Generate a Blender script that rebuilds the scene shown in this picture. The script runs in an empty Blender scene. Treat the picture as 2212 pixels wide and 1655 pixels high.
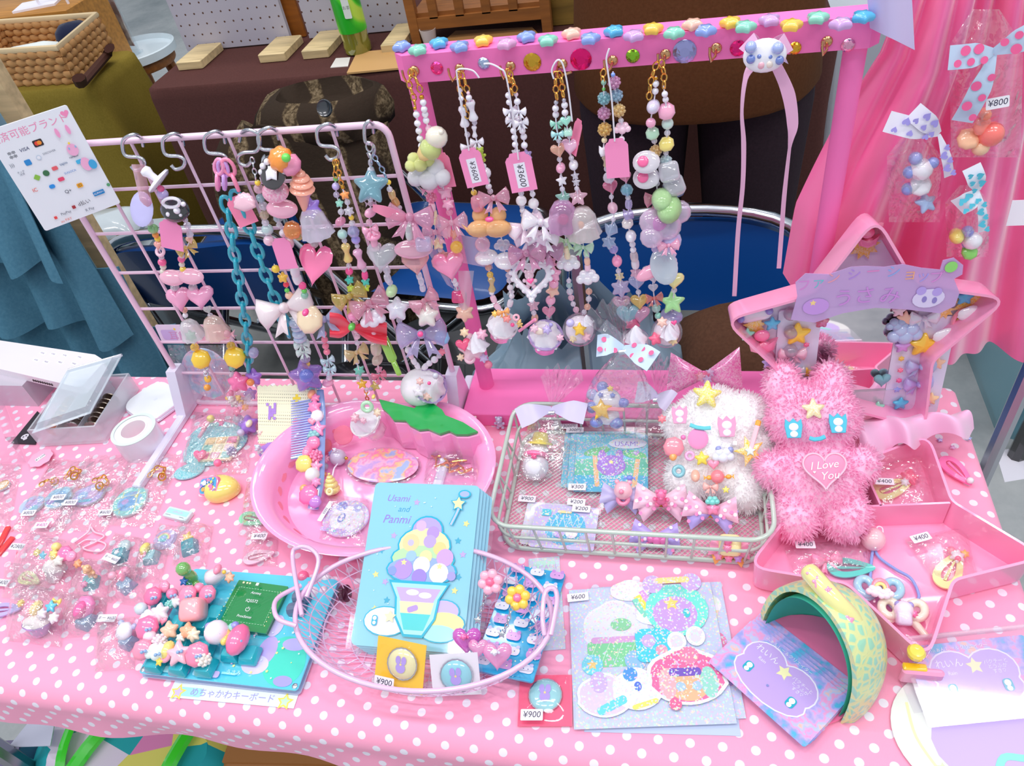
import bpy, math, random
import numpy as np
from mathutils import Vector, Matrix, Euler, noise
from math import sin, cos, pi, radians, hypot, atan2
random.seed(7)
SC = bpy.context.scene
COL = SC.collection
TZ = 0.70                      # height of the sales table above the hall floor (metres)
# ------------------------------------------------------------------ camera
F, CX, CY, CH = 1640.0, 1106.0, 827.5, 0.615      # focal length in px of a 2212x1655 frame, camera height over the table
def _n(v): return v / np.linalg.norm(v)
_dn = _n(np.array([344., 1742., F]))
_x = -np.array([-7256., -93., F]); _x = _n(_x - _dn * (_x @ _dn))
_y = np.cross(-_dn, _x); _y = _y if _y[2] > 0 else -_y
RC = np.stack([_x, _y, -_dn])                        # camera axes -> world axes
cam_d = bpy.data.cameras.new('camera'); cam = bpy.data.objects.new('camera', cam_d); COL.objects.link(cam)
cam_d.sensor_width = 36.0; cam_d.lens = F / 2212 * 36.0; cam_d.clip_start = 0.01; cam_d.clip_end = 60
_m = Matrix.Identity(4)
for _i in range(3):
    _m[_i][0], _m[_i][1], _m[_i][2] = RC[_i][0], -RC[_i][1], -RC[_i][2]
_m[2][3] = TZ + CH
cam.matrix_world = _m
SC.camera = cam
# ------------------------------------------------------------------ light
VS = SC.view_settings
VS.view_transform = 'Standard'; VS.look = 'None'; VS.gamma = 1.0; VS.use_curve_mapping = False; VS.exposure = 0.12
world = bpy.data.worlds.new('hall_light'); SC.world = world; world.use_nodes = True
_bg = world.node_tree.nodes['Background']; _bg.inputs[0].default_value = (0.86, 0.92, 1.0, 1); _bg.inputs[1].default_value = 0.62
def area(name, loc, sx, sy, power, col=(1, 0.965, 0.985), aim=None):
    d = bpy.data.lights.new(name, 'AREA'); d.shape = 'RECTANGLE'; d.size = sx; d.size_y = sy; d.energy = power; d.color = col
    o = bpy.data.objects.new(name, d); COL.objects.link(o); o.location = loc
    if aim: o.rotation_euler = (Vector(aim) - Vector(loc)).to_track_quat('-Z', 'Y').to_euler()
    return o
for _lx in (-2.2, -0.5, 1.2):
    for _ly, _p in ((-0.9, 13), (0.5, 18), (2.6, 9)):
        area('hall_ceiling_lamp', (_lx, _ly, 3.6), 1.1, 0.22, _p)
SC.cycles.transparent_max_bounces = 16
SC.cycles.max_bounces = 8; SC.cycles.diffuse_bounces = 6; SC.cycles.use_adaptive_sampling = True; SC.cycles.adaptive_threshold = 0.03
SC.cycles.caustics_reflective = False; SC.cycles.caustics_refractive = False
# ------------------------------------------------------------------ pixel -> place (table plane z = TZ + dz, or upright plane y = Y)
def _ray(px, py): return RC @ np.array([px - CX, py - CY, F])
def T(px, py, dz=0.0):
    r = _ray(px, py); t = (dz - CH) / r[2]; return Vector((r[0] * t, r[1] * t, TZ + dz))
def V(px, py, Y):
    r = _ray(px, py); t = Y / r[1]; return Vector((r[0] * t, Y, TZ + CH + r[2] * t))
def mpp(p):                                             # metres per photo pixel at a place
    c = RC.T @ np.array([p[0], p[1], p[2] - TZ - CH]); return c[2] / F
# ------------------------------------------------------------------ materials
PAL = dict(wh='#f3f0fa', pk='#ffb0d2', hp='#ff4f9a', lv='#c9b8f2', ye='#ffdb38', cy='#58cfe6', mt='#9fead2', orr='#ff9c3c', pe='#ffcbb0', gn='#66dd55', bl='#6f9cf0',
           sl='#d8d8e6', cr='#fdf0c0', gd='#e0a840', bk='#1c1c22', rd='#ff2f55', pu='#a678e0', ly='#f2f08a', tl='#1fb0b8', br='#6b4026', gy='#8a90a0', sk='#bfe3ff', lp='#ffd3e6', lg='#c9f2b0')
def lin(h, a=1.0):
    h = PAL.get(h, h).lstrip('#'); o = []
    for i in (0, 2, 4):
        c = int(h[i:i + 2], 16) / 255; o.append(c / 12.92 if c <= 0.04045 else ((c + 0.055) / 1.055) ** 2.4)
    return (*o, a)
_mats = {}
class N:                                                # tiny node helper
    def __init__(s, name):
        s.m = bpy.data.materials.new(name); s.m.use_nodes = True; s.t = s.m.node_tree; s.t.nodes.clear()
        s.out = s.t.nodes.new('ShaderNodeOutputMaterial')
    def n(s, typ, ins=None, **kw):
        n = s.t.nodes.new(typ)
        for k, v in kw.items(): setattr(n, k, v)
        for k, v in (ins or {}).items():
            i = n.inputs[k]
            if isinstance(v, bpy.types.NodeSocket): s.t.links.new(v, i)
            else: i.default_value = v
        return n
    def surf(s, sock): s.t.links.new(sock, s.out.inputs[0]); return s.m
    def ramp(s, fac, stops, interp='LINEAR'):
        r = s.n('ShaderNodeValToRGB', {0: fac}); e = r.color_ramp; e.interpolation = interp
        while len(e.elements) < len(stops): e.elements.new(0.5)
        for el, (p, c) in zip(e.elements, stops): el.position = p; el.color = c if len(c) == 4 else (*c, 1)
        return r.outputs[0]
    def bump(s, h, st=0.3, d=0.001): return s.n('ShaderNodeBump', {'Height': h, 'Strength': st, 'Distance': d}).outputs[0]
    def coord(s, k='Object'): return s.n('ShaderNodeTexCoord').outputs[k]
    def noise(s, scale, detail=3, vec=None, rough=0.5):
        d = {'Scale': scale, 'Detail': detail, 'Roughness': rough}
        if vec is not None: d['Vector'] = vec
        return s.n('ShaderNodeTexNoise', d)
    def math(s, op, a, b=0.0): return s.n('ShaderNodeMath', {0: a, 1: b}, operation=op).outputs[0]
    def mix(s, f, a, b): return s.n('ShaderNodeMix', {0: f, 6: a, 7: b}, data_type='RGBA').outputs[2]
    def pr(s, **kw):
        names = dict(c='Base Color', r='Roughness', m='Metallic', n='Normal', coat='Coat Weight', ci='Coat IOR', cr='Coat Roughness', ss='Subsurface Weight', sr='Subsurface Radius', sh='Sheen Weight', tr='Transmission Weight', ior='IOR', sp='Specular IOR Level', em='Emission Color', es='Emission Strength', an='Anisotropic', th='Thin Film Thickness', ssc='Subsurface Scale')
        return s.n('ShaderNodeBsdfPrincipled', {names[k]: v for k, v in kw.items()}).outputs[0]
def mat(fin, col='wh', alpha=None):
    key = (fin, col, alpha)
    if key in _mats: return _mats[key]
    q = N(fin + '_' + col.lstrip('#')); c = lin(col)
    if fin == 'matte': m = q.surf(q.pr(c=c, r=0.75, sp=0.25))
    elif fin == 'paper':
        h = q.noise(900, 2).outputs[0]; m = q.surf(q.pr(c=c, r=0.6, n=q.bump(h, 0.08, 0.0004)))
    elif fin == 'plastic': m = q.surf(q.pr(c=c, r=0.3, coat=0.6, cr=0.07, ci=1.8))
    elif fin == 'gloss': m = q.surf(q.pr(c=c, r=0.16, coat=0.8, cr=0.05, ci=1.8))
    elif fin == 'pearl': m = q.surf(q.pr(c=c, r=0.24, coat=1.0, cr=0.06, ci=1.9, sh=0.2, ss=0.1, ssc=0.004))
    elif fin == 'clear':
        lw = q.n('ShaderNodeLayerWeight', {0: 0.35}).outputs[1]
        a = q.n('ShaderNodeBsdfTransparent', {0: tuple(0.6 + 0.4 * v for v in c[:3]) + (1,)}).outputs[0]
        b = q.pr(c=c, r=0.08, coat=1.0, cr=0.03, ci=2.0, sp=0.8)
        k = q.math('ADD', q.math('MULTIPLY', lw, 0.5), 1.0 - (alpha if alpha is not None else 0.56))
        m = q.surf(q.n('ShaderNodeMixShader', {0: q.math('MINIMUM', k, 1.0), 1: a, 2: b}).outputs[0])
    elif fin == 'film':                                # thin wrinkled cellophane
        h = q.noise(32, 3, q.coord('Object'), 0.6).outputs[0]; h2 = q.n('ShaderNodeTexVoronoi', {'Vector': q.coord('Object'), 'Scale': 24.0}, feature='DISTANCE_TO_EDGE').outputs[0]
        nm = q.bump(q.math('ADD', h, q.math('MULTIPLY', h2, 0.6)), 1.0, 0.016)
        fc = q.n('ShaderNodeLayerWeight', {0: 0.5, 'Normal': nm}).outputs[1]
        k = q.math('ADD', 0.14, q.math('MULTIPLY', q.math('POWER', fc, 3.0), 0.6))
        a = q.n('ShaderNodeBsdfTransparent', {0: (1, 1, 1, 1)}).outputs[0]
        b = q.n('ShaderNodeBsdfGlossy', {0: (1, 1, 1, 1), 'Roughness': 0.07, 'Normal': nm}).outputs[0]
        d = q.n('ShaderNodeMixShader', {0: 0.045, 1: a, 2: q.pr(c=c, r=0.5)}).outputs[0]
        m = q.surf(q.n('ShaderNodeMixShader', {0: k, 1: d, 2: b}).outputs[0])
    elif fin == 'acrylic':
        fc = q.n('ShaderNodeLayerWeight', {0: 0.5}).outputs[1]; k = q.math('ADD', 0.04, q.math('MULTIPLY', q.math('POWER', fc, 4.0), 0.6))
        a = q.n('ShaderNodeBsdfTransparent', {0: tuple(0.75 + 0.25 * v for v in c[:3]) + (1,)}).outputs[0]
        b = q.n('ShaderNodeBsdfGlossy', {0: (1, 1, 1, 1), 'Roughness': 0.06}).outputs[0]
        d = q.n('ShaderNodeMixShader', {0: 1.0 - (alpha if alpha is not None else 0.88), 1: a, 2: q.pr(c=c, r=0.35)}).outputs[0]
        m = q.surf(q.n('ShaderNodeMixShader', {0: k, 1: d, 2: b}).outputs[0])
    elif fin == 'metal': m = q.surf(q.pr(c=c, r=0.2, m=1.0))
    elif fin == 'glitter':
        vo = q.n('ShaderNodeTexVoronoi', {'Vector': q.coord('Object'), 'Scale': 900.0}); hs = vo.outputs['Color']
        f = q.n('ShaderNodeSeparateColor', {0: hs}).outputs[0]
        cc = q.mix(q.math('MULTIPLY', f, 0.45), c, (1, 1, 1, 1))
        m = q.surf(q.pr(c=cc, r=0.25, m=0.15, coat=0.6, n=q.bump(f, 0.5, 0.0006)))
    elif fin == 'holo':
        vo = q.n('ShaderNodeTexVoronoi', {'Vector': q.coord('Object'), 'Scale': 800.0}); s = q.n('ShaderNodeSeparateColor', {0: vo.outputs['Color']})
        hue = q.n('ShaderNodeCombineColor', {0: s.outputs[0], 1: 0.45, 2: 1.0}, mode='HSV').outputs[0]
        pick = q.math('GREATER_THAN', s.outputs[1], 0.72)
        m = q.surf(q.pr(c=q.mix(q.math('MULTIPLY', pick, 0.75), c, hue), r=0.3, coat=0.5, n=q.bump(s.outputs[2], 0.15, 0.0004)))
    elif fin == 'cloth':
        w = q.n('ShaderNodeTexWave', {'Vector': q.coord('Object'), 'Scale': 260.0, 'Distortion': 0.4}).outputs[1]
        n = q.noise(30, 5, q.coord('Object')).outputs[0]
        m = q.surf(q.pr(c=c, r=0.9, sp=0.15, sh=0.2, n=q.bump(q.math('ADD', w, n), 0.25, 0.0008)))
    elif fin == 'satin': m = q.surf(q.pr(c=c, r=0.36, sh=0.5, sp=0.6, an=0.4))
    elif fin == 'fur': m = q.surf(q.n('ShaderNodeMixShader', {0: 0.5, 1: q.n('ShaderNodeBsdfDiffuse', {0: c}).outputs[0], 2: q.n('ShaderNodeBsdfTranslucent', {0: c}).outputs[0]}).outputs[0])
    elif fin == 'tulle':
        a = q.n('ShaderNodeBsdfTransparent').outputs[0]; b = q.pr(c=c, r=0.6, sh=0.5)
        m = q.surf(q.n('ShaderNodeMixShader', {0: 0.45, 1: a, 2: b}).outputs[0])
    elif fin == 'wood':
        tc = q.n('ShaderNodeMapping', {0: q.coord('Object'), 3: (1.0, 9.0, 9.0)}).outputs[0]
        n = q.noise(9, 5, tc).outputs[0]; cc = q.ramp(n, [(0.3, tuple(v * 0.62 for v in c[:3])), (0.7, c[:3])])
        m = q.surf(q.pr(c=cc, r=0.55, n=q.bump(n, 0.15, 0.001)))
    elif fin == 'led': m = q.surf(q.pr(c=c, r=0.4, em=c, es=1.0))
    else: raise KeyError(fin)
    _mats[key] = m; return m
def custom(name, fn):
    if name in _mats: return _mats[name]
    q = N(name); _mats[name] = m = fn(q); return m
def ink(fin='paper'):                                   # printed colour stored per face
    def fn(q):
        c = q.n('ShaderNodeAttribute', attribute_name='Col').outputs[0]
        if fin == 'holo':
            vo = q.n('ShaderNodeTexVoronoi', {'Vector': q.coord('Object'), 'Scale': 750.0}); s = q.n('ShaderNodeSeparateColor', {0: vo.outputs['Color']})
            hue = q.n('ShaderNodeCombineColor', {0: s.outputs[0], 1: 0.4, 2: 1.0}, mode='HSV').outputs[0]
            c2 = q.mix(q.math('MULTIPLY', q.math('GREATER_THAN', s.outputs[1], 0.78), 0.8), c, hue)
            return q.surf(q.pr(c=c2, r=0.3, coat=0.5, n=q.bump(s.outputs[2], 0.15, 0.0004)))
        if fin == 'gloss': return q.surf(q.pr(c=c, r=0.25, coat=0.5, cr=0.08))
        return q.surf(q.pr(c=c, r=0.55))
    return custom('ink_' + fin, fn)
# ------------------------------------------------------------------ mesh builder
def RZ(a): return Matrix.Rotation(a, 4, 'Z')
def RX(a): return Matrix.Rotation(a, 4, 'X')
def RY(a): return Matrix.Rotation(a, 4, 'Y')
def TR(*v): return Matrix.Translation(Vector(v[0]) if len(v) == 1 else Vector(v))
def SCL(x, y=None, z=None):
    m = Matrix.Identity(4); m[0][0] = x; m[1][1] = x if y is None else y; m[2][2] = x if z is None else z; return m
MM = SCL(0.001)
def frame_xy(o, xdir, up=Vector((0, 0, 1))):             # origin, local x, local z -> matrix
    x = Vector(xdir).normalized(); z = (Vector(up) - x * Vector(up).dot(x)).normalized(); y = z.cross(x)
    m = Matrix((( x[0], y[0], z[0], o[0]), (x[1], y[1], z[1], o[1]), (x[2], y[2], z[2], o[2]), (0, 0, 0, 1))); return m
def frame_z(o, zdir, spin=0.0):
    q = Vector(zdir).normalized().to_track_quat('Z', 'Y'); return TR(o) @ q.to_matrix().to_4x4() @ RZ(spin)
class G:
    def __init__(s, M=None): s.v = []; s.f = []; s.c = []; s.uv = None; s.M = M or Matrix.Identity(4); s.col = None
    def at(s, M): s.M = M; return s
    def add(s, vs, fs):
        b = len(s.v); M = s.M
        s.v += [tuple(M @ Vector(p)) for p in vs]; s.f += [tuple(b + i for i in f) for f in fs]
        if s.col is not None: s.c += [s.col] * len(fs)
        return s
    def box(s, c, d, r=0.0):                             # centre, size, optional chamfer
        hx, hy, hz = d[0] / 2, d[1] / 2, d[2] / 2
        if r <= 0:
            vs = [(c[0] + i * hx, c[1] + j * hy, c[2] + k * hz) for k in (-1, 1) for j in (-1, 1) for i in (-1, 1)]
            return s.add(vs, [(0, 2, 3, 1), (4, 5, 7, 6), (0, 1, 5, 4), (2, 6, 7, 3), (0, 4, 6, 2), (1, 3, 7, 5)])
        o = rrect(d[0], d[1], min(r * 1.5, hx, hy) , 3); o = [(x + c[0] , y + c[1]) for x, y in o]
        cc = (c[0], c[1]); i_ = [(cc[0] + (x - cc[0]) * (1 - r / hx), cc[1] + (y - cc[1]) * (1 - r / hy)) for x, y in o]
        return s.loft([[(*p, c[2] - hz) for p in i_], [(*p, c[2] - hz + r) for p in o], [(*p, c[2] + hz - r) for p in o], [(*p, c[2] + hz) for p in i_]])
    def loft(s, rings, caps=True, closed=True, loop=False):
        n = len(rings[0]); vs = [p for r in rings for p in r]; fs = []
        R_ = len(rings); m = n if closed else n - 1
        for k in range(R_ if loop else R_ - 1):
            for i in range(m):
                j = (i + 1) % n; k2 = (k + 1) % R_
                fs.append((k * n + i, k * n + j, k2 * n + j, k2 * n + i))
        if caps and closed and not loop: fs += [tuple(range(n - 1, -1, -1)), tuple(range((R_ - 1) * n, R_ * n))]
        return s.add(vs, fs)
    def prism(s, o, z0, z1, bev=0.0):
        if bev <= 0: return s.loft([[(x, y, z0) for x, y in o], [(x, y, z1) for x, y in o]])
        cx = sum(p[0] for p in o) / len(o); cy = sum(p[1] for p in o) / len(o); R_ = max(hypot(x - cx, y - cy) for x, y in o); k = 1 - bev / R_
        i_ = [(cx + (x - cx) * k, cy + (y - cy) * k) for x, y in o]
        return s.loft([[(x, y, z0) for x, y in i_], [(x, y, z0 + bev) for x, y in o], [(x, y, z1 - bev) for x, y in o], [(x, y, z1) for x, y in i_]])
    def puff(s, o, t, z=0.0, n=3, flat=0.0):             # outline blown up to a cushion, thickness t
        cx = sum(p[0] for p in o) / len(o); cy = sum(p[1] for p in o) / len(o); rings = []
        A = [(-1 if not flat else -flat) * pi / 2 + i * ((1 + (1 if not flat else flat)) * pi / 2) / (2 * n) for i in range(2 * n + 1)]
        for a in A:
            k = max(0.02, cos(a) ** 0.75) if abs(a) < pi / 2 - 1e-6 else 0.02
            rings.append([(cx + (x - cx) * k, cy + (y - cy) * k, z + sin(a) * t / 2) for x, y in o])
        return s.loft(rings)
    def ell(s, c, r, nu=12, nv=8, M2=None):
        r = (r, r, r) if not hasattr(r, '__len__') else r; rings = []; M2 = M2 or Matrix.Identity(4)
        for i in range(1, nv):
            a = -pi / 2 + pi * i / nv
            rings.append([tuple(Vector(c) + M2 @ Vector((r[0] * cos(a) * cos(2 * pi * j / nu), r[1] * cos(a) * sin(2 * pi * j / nu), r[2] * sin(a)))) for j in range(nu)])
        b = tuple(Vector(c) + M2 @ Vector((0, 0, -r[2]))); t = tuple(Vector(c) + M2 @ Vector((0, 0, r[2])))
        vs = [b] + [p for q in rings for p in q] + [t]; fs = []; m = nv - 1
        for j in range(nu):
            k = (j + 1) % nu; fs.append((0, 1 + k, 1 + j)); fs.append((len(vs) - 1, 1 + (m - 1) * nu + j, 1 + (m - 1) * nu + k))
            for i in range(m - 1): fs.append((1 + i * nu + j, 1 + i * nu + k, 1 + (i + 1) * nu + k, 1 + (i + 1) * nu + j))
        return s.add(vs, fs)
    def lathe(s, prof, seg=24, caps=True):
        return s.loft([[(r * cos(2 * pi * j / seg), r * sin(2 * pi * j / seg), z) for j in range(seg)] for r, z in prof], caps)
    def tube(s, pts, r, seg=8, closed=False, flat=1.0):
        P = [Vector(p) for p in pts]; n = len(P); rings = []; up = None
        for i in range(n):
            if closed: d = P[(i + 1) % n] - P[i - 1]
            else: d = P[min(i + 1, n - 1)] - P[max(i - 1, 0)]
            d = d.normalized() if d.length > 1e-9 else Vector((0, 0, 1))
            if up is None: up = Vector((0, 0, 1)) if abs(d.z) < 0.9 else Vector((0, 1, 0))
            a = d.cross(up); a = a.normalized() if a.length > 1e-6 else d.orthogonal().normalized(); up = a.cross(d)
            rr = r[i] if hasattr(r, '__len__') else r
            rings.append([tuple(P[i] + (a * cos(2 * pi * j / seg) + up * sin(2 * pi * j / seg) * flat) * rr) for j in range(seg)])
        return s.loft(rings, caps=not closed, loop=closed)
    def sheet(s, fn, nu, nv, th=0.0):                    # fn(u,v)->point ; optional thickness along normals
        P = [[Vector(fn(i / nu, j / nv)) for i in range(nu + 1)] for j in range(nv + 1)]
        vs = [tuple(p) for r in P for p in r]; w = nu + 1
        fs = [(j * w + i, j * w + i + 1, (j + 1) * w + i + 1, (j + 1) * w + i) for j in range(nv) for i in range(nu)]
        if th:
            nb = len(vs)
            for j in range(nv + 1):
                for i in range(nu + 1):
                    a = P[j][min(i + 1, nu)] - P[j][max(i - 1, 0)]; b = P[min(j + 1, nv)][i] - P[max(j - 1, 0)][i]
                    nn = a.cross(b); nn = nn.normalized() if nn.length > 1e-12 else Vector((0, 0, 1))
                    vs.append(tuple(P[j][i] - nn * th))
            fs += [tuple(nb + q for q in reversed(f)) for f in fs[:]]
            ring = [i for i in range(w)] + [j * w + nu for j in range(1, nv + 1)] + [nv * w + i for i in range(nu - 1, -1, -1)] + [j * w for j in range(nv - 1, 0, -1)]
            for k in range(len(ring)):
                a, b = ring[k], ring[(k + 1) % len(ring)]; fs.append((b, a, nb + a, nb + b))
        return s.add(vs, fs)
    def mesh(s, name, smooth=None):
        me = bpy.data.meshes.new(name); me.from_pydata(s.v, [], s.f); me.validate(); me.update()
        if s.c and len(s.c) == len(me.polygons):
            at = me.color_attributes.new('Col', 'FLOAT_COLOR', 'CORNER'); arr = []
            for p in me.polygons: arr += list(s.c[p.index]) * p.loop_total
            at.data.foreach_set('color', arr)
        if s.uv is not None:
            l = me.uv_layers.new(name='UVMap'); ar = []
            for lp in me.loops: ar += s.uv[lp.vertex_index]
            l.data.foreach_set('uv', ar)
        if smooth is not None:
            me.polygons.foreach_set('use_smooth', [True] * len(me.polygons))
            try: me.set_sharp_from_angle(angle=radians(smooth))
            except Exception: pass
        return me
# outlines ---------------------------------------------------------
def rrect(w, h, r, k=4):
    o = []; r = min(r, w / 2, h / 2)
    for cx, cy, a0 in ((w / 2 - r, h / 2 - r, 0), (-w / 2 + r, h / 2 - r, 90), (-w / 2 + r, -h / 2 + r, 180), (w / 2 - r, -h / 2 + r, 270)):
        for i in range(k + 1): a = radians(a0 + 90 * i / k); o.append((cx + r * cos(a), cy + r * sin(a)))
    return o
def circ(r, n=20, ry=None, cx=0, cy=0): return [(cx + r * cos(2 * pi * i / n), cy + (ry or r) * sin(2 * pi * i / n)) for i in range(n)]
def star(R_, r=None, n=5, a0=90, soft=0):
    r = r or R_ * 0.52; o = []
    for i in range(2 * n):
        a = radians(a0 + 180 * i / n); q = R_ if i % 2 == 0 else r
        if soft and i % 2 == 0:
            for d in (-7, 0, 7): o.append((q * (0.94 if d else 1) * cos(a + radians(d)), q * (0.94 if d else 1) * sin(a + radians(d))))
        else: o.append((q * cos(a), q * sin(a)))
    return o
def heart(R_, n=22):
    o = []
    for i in range(n):
        t = 2 * pi * i / n; o.append((R_ * 16 * sin(t) ** 3 / 16.5, R_ * (13 * cos(t) - 5 * cos(2 * t) - 2 * cos(3 * t) - cos(4 * t) + 2) / 16.5))
    return o[::-1]
def lobes(R_, n=5, k=0.18, m=30, a0=90): return [((R_ * (1 - k + k * cos(n * t))) * cos(t + radians(a0)), (R_ * (1 - k + k * cos(n * t))) * sin(t + radians(a0))) for t in [2 * pi * i / m for i in range(m)]]
def cloud(w, h, n=28):
    o = []
    for i in range(n):
        t = 2 * pi * i / n; k = 1 + 0.10 * abs(sin(3.0 * t)) * (1 if sin(t) > -0.35 else 0.15); o.append((w / 2 * cos(t) * k, h / 2 * sin(t) * k * (1 if sin(t) > 0 else 0.8)))
    return o
def xf(o, x=0, y=0, a=0, s=1, sy=None):
    c, d = cos(radians(a)), sin(radians(a)); sy = sy or s
    return [(x + (p * s) * c - (q * sy) * d, y + (p * s) * d + (q * sy) * c) for p, q in o]
def spline(pts, n=6, closed=False):                      # Catmull-Rom through points
    P = [Vector(p) for p in pts]; o = []; m = len(P)
    for i in range(m if closed else m - 1):
        a, b, c, d = (P[(i - 1) % m] if closed or i else P[0]), P[i], P[(i + 1) % m], (P[(i + 2) % m] if closed or i + 2 < m else P[-1])
        for k in range(n):
            t = k / n; o.append(0.5 * ((2 * b) + (c - a) * t + (2 * a - 5 * b + 4 * c - d) * t * t + (3 * b - a - 3 * c + d) * t ** 3))
    if not closed: o.append(P[-1])
    return o
# objects ----------------------------------------------------------
W = {}
def _attach(o, parent, M):
    if parent is not None: o.parent = parent; o.matrix_parent_inverse = W[parent.name].inverted()
    o.matrix_basis = M; W[o.name] = M.copy()
def props(o, label=None, cat=None, group=None, kind=None):
    if label: o['label'] = label
    if cat: o['category'] = cat
    if group: o['group'] = group
    if kind: o['kind'] = kind
def thing(name, label, cat, loc, group=None):
    o = bpy.data.objects.new(name, None); COL.objects.link(o); o.empty_display_size = 0.02
    _attach(o, None, TR(loc)); props(o, label, cat, group); return o
def put(name, g, m, parent=None, M=None, smooth=40, label=None, cat=None, group=None, kind=None):
    """link a builder (world coordinates) or a shared mesh (placed with M) as one object"""
    if isinstance(g, G):
        if M is None:
            a = np.array(g.v); c = Vector(((a[:, 0].min() + a[:, 0].max()) / 2, (a[:, 1].min() + a[:, 1].max()) / 2, a[:, 2].min()))
            g.v = [(p[0] - c[0], p[1] - c[1], p[2] - c[2]) for p in g.v]; M = TR(c)
        me = g.mesh(name, smooth)
    else: me = g
    o = bpy.data.objects.new(name, me); COL.objects.link(o); _attach(o, parent, M or Matrix.Identity(4))
    if m is not None:
        if not me.materials: me.materials.append(m)
        if me.materials[0] != m: o.material_slots[0].link = 'OBJECT'; o.material_slots[0].material = m
    props(o, label, cat, group, kind); return o
_shared = {}
def shared(key, fn, smooth=50):
    if key not in _shared: _shared[key] = fn().mesh(key if isinstance(key, str) else str(key[0]), smooth)
    return _shared[key]
_txt = {}
_fd = {}
def text_mesh(s, shear=0.0):
    k = (s, shear)
    if k not in _txt:
        cu = bpy.data.curves.new('lettering', 'FONT'); cu.body = s; cu.size = 1.0; cu.align_x = 'CENTER'; cu.align_y = 'CENTER'; cu.shear = shear; cu.resolution_u = 3
        ob = bpy.data.objects.new('lettering_tmp', cu); me = ob.to_mesh()
        vs = [tuple(v.co) for v in me.vertices]; fs = [tuple(p.vertices) for p in me.polygons]
        ob.to_mesh_clear(); bpy.data.objects.remove(ob); bpy.data.curves.remove(cu); _txt[k] = (vs, fs)
    return _txt[k]
class Pr:
    """flat print: coloured shapes in a local frame measured in millimetres, each layer a hair above the last"""
    def __init__(s, M, z=0.15, dz=0.05): s.g = G(); s.M = M @ MM; s.z = z; s.dz = dz
    def poly(s, o, c):
        s.g.M = s.M; s.g.col = lin(c); s.g.add([(x, y, s.z) for x, y in o], [tuple(range(len(o)))]); s.z += s.dz; return s
    def rect(s, x, y, w, h, c, r=0, a=0): return s.poly(xf(rrect(w, h, r) if r else [(w / 2, h / 2), (-w / 2, h / 2), (-w / 2, -h / 2), (w / 2, -h / 2)], x, y, a), c)
    def circ(s, x, y, r, c, ry=None, n=18, a=0): return s.poly(xf(circ(r, n, ry), x, y, a), c)
    def star(s, x, y, r, c, a=0, n=5, k=0.5): return s.poly(xf(star(r, r * k, n), x, y, a), c)
    def heart(s, x, y, r, c, a=0): return s.poly(xf(heart(r), x, y, a), c)
    def line(s, pts, w, c, closed=False, n=5):
        P = [Vector((p[0], p[1], 0)) for p in (spline([(p[0], p[1], 0) for p in pts], n, closed) if n else pts)]; m = len(P); vs = []
        for i in range(m):
            d = (P[(i + 1) % m] - P[i - 1]) if closed else (P[min(i + 1, m - 1)] - P[max(i - 1, 0)]); d = d.normalized() if d.length else Vector((1, 0, 0))
            k = Vector((-d.y, d.x, 0)) * w / 2; vs += [(P[i].x + k.x, P[i].y + k.y, s.z), (P[i].x - k.x, P[i].y - k.y, s.z)]
        fs = [(2 * i, 2 * i + 1, 2 * ((i + 1) % m) + 1, 2 * ((i + 1) % m)) for i in range(m if closed else m - 1)]
        s.g.M = s.M; s.g.col = lin(c); s.g.add(vs, fs); s.z += s.dz; return s
    def text(s, x, y, size, t, c, a=0, shear=0.0):
        vs, fs = text_mesh(t, shear); s.g.M = s.M @ TR(x, y, s.z) @ RZ(radians(a)) @ SCL(size, size, 1); s.g.col = lin(c); s.g.add(vs, fs); s.z += s.dz; return s
    def build(s, parent, fin='paper', name='print'): return put(name, s.g, ink(fin), parent, smooth=None)
# ================================================================== setting
def _floor(q):
    c=q.coord('Object');n=q.noise(3,6,c,0.65).outputs[0];s=q.noise(60,3,c).outputs[0]
    col=q.ramp(n,[(0.3,lin('#8d9598')[:3]),(0.55,lin('#b4b8b8')[:3]),(0.75,lin('#c8cac8')[:3])])
    return q.surf(q.pr(c=q.mix(q.math('MULTIPLY',s,0.25),col,lin('#70787c')),r=0.55,n=q.bump(s,0.2,0.002)))
put('floor',G().box((0,2.0,-0.02),(9,8,0.04)),custom('hall_concrete',_floor),smooth=None,kind='structure')
def _wall(q):return q.surf(q.pr(c=lin('#9aa7ad'),r=0.8,n=q.bump(q.noise(20).outputs[0],0.1,0.002)))
put('wall_back',G().box((0,6.03,1.6),(9,0.06,3.2)),custom('hall_wall',_wall),smooth=None,kind='structure')
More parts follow.
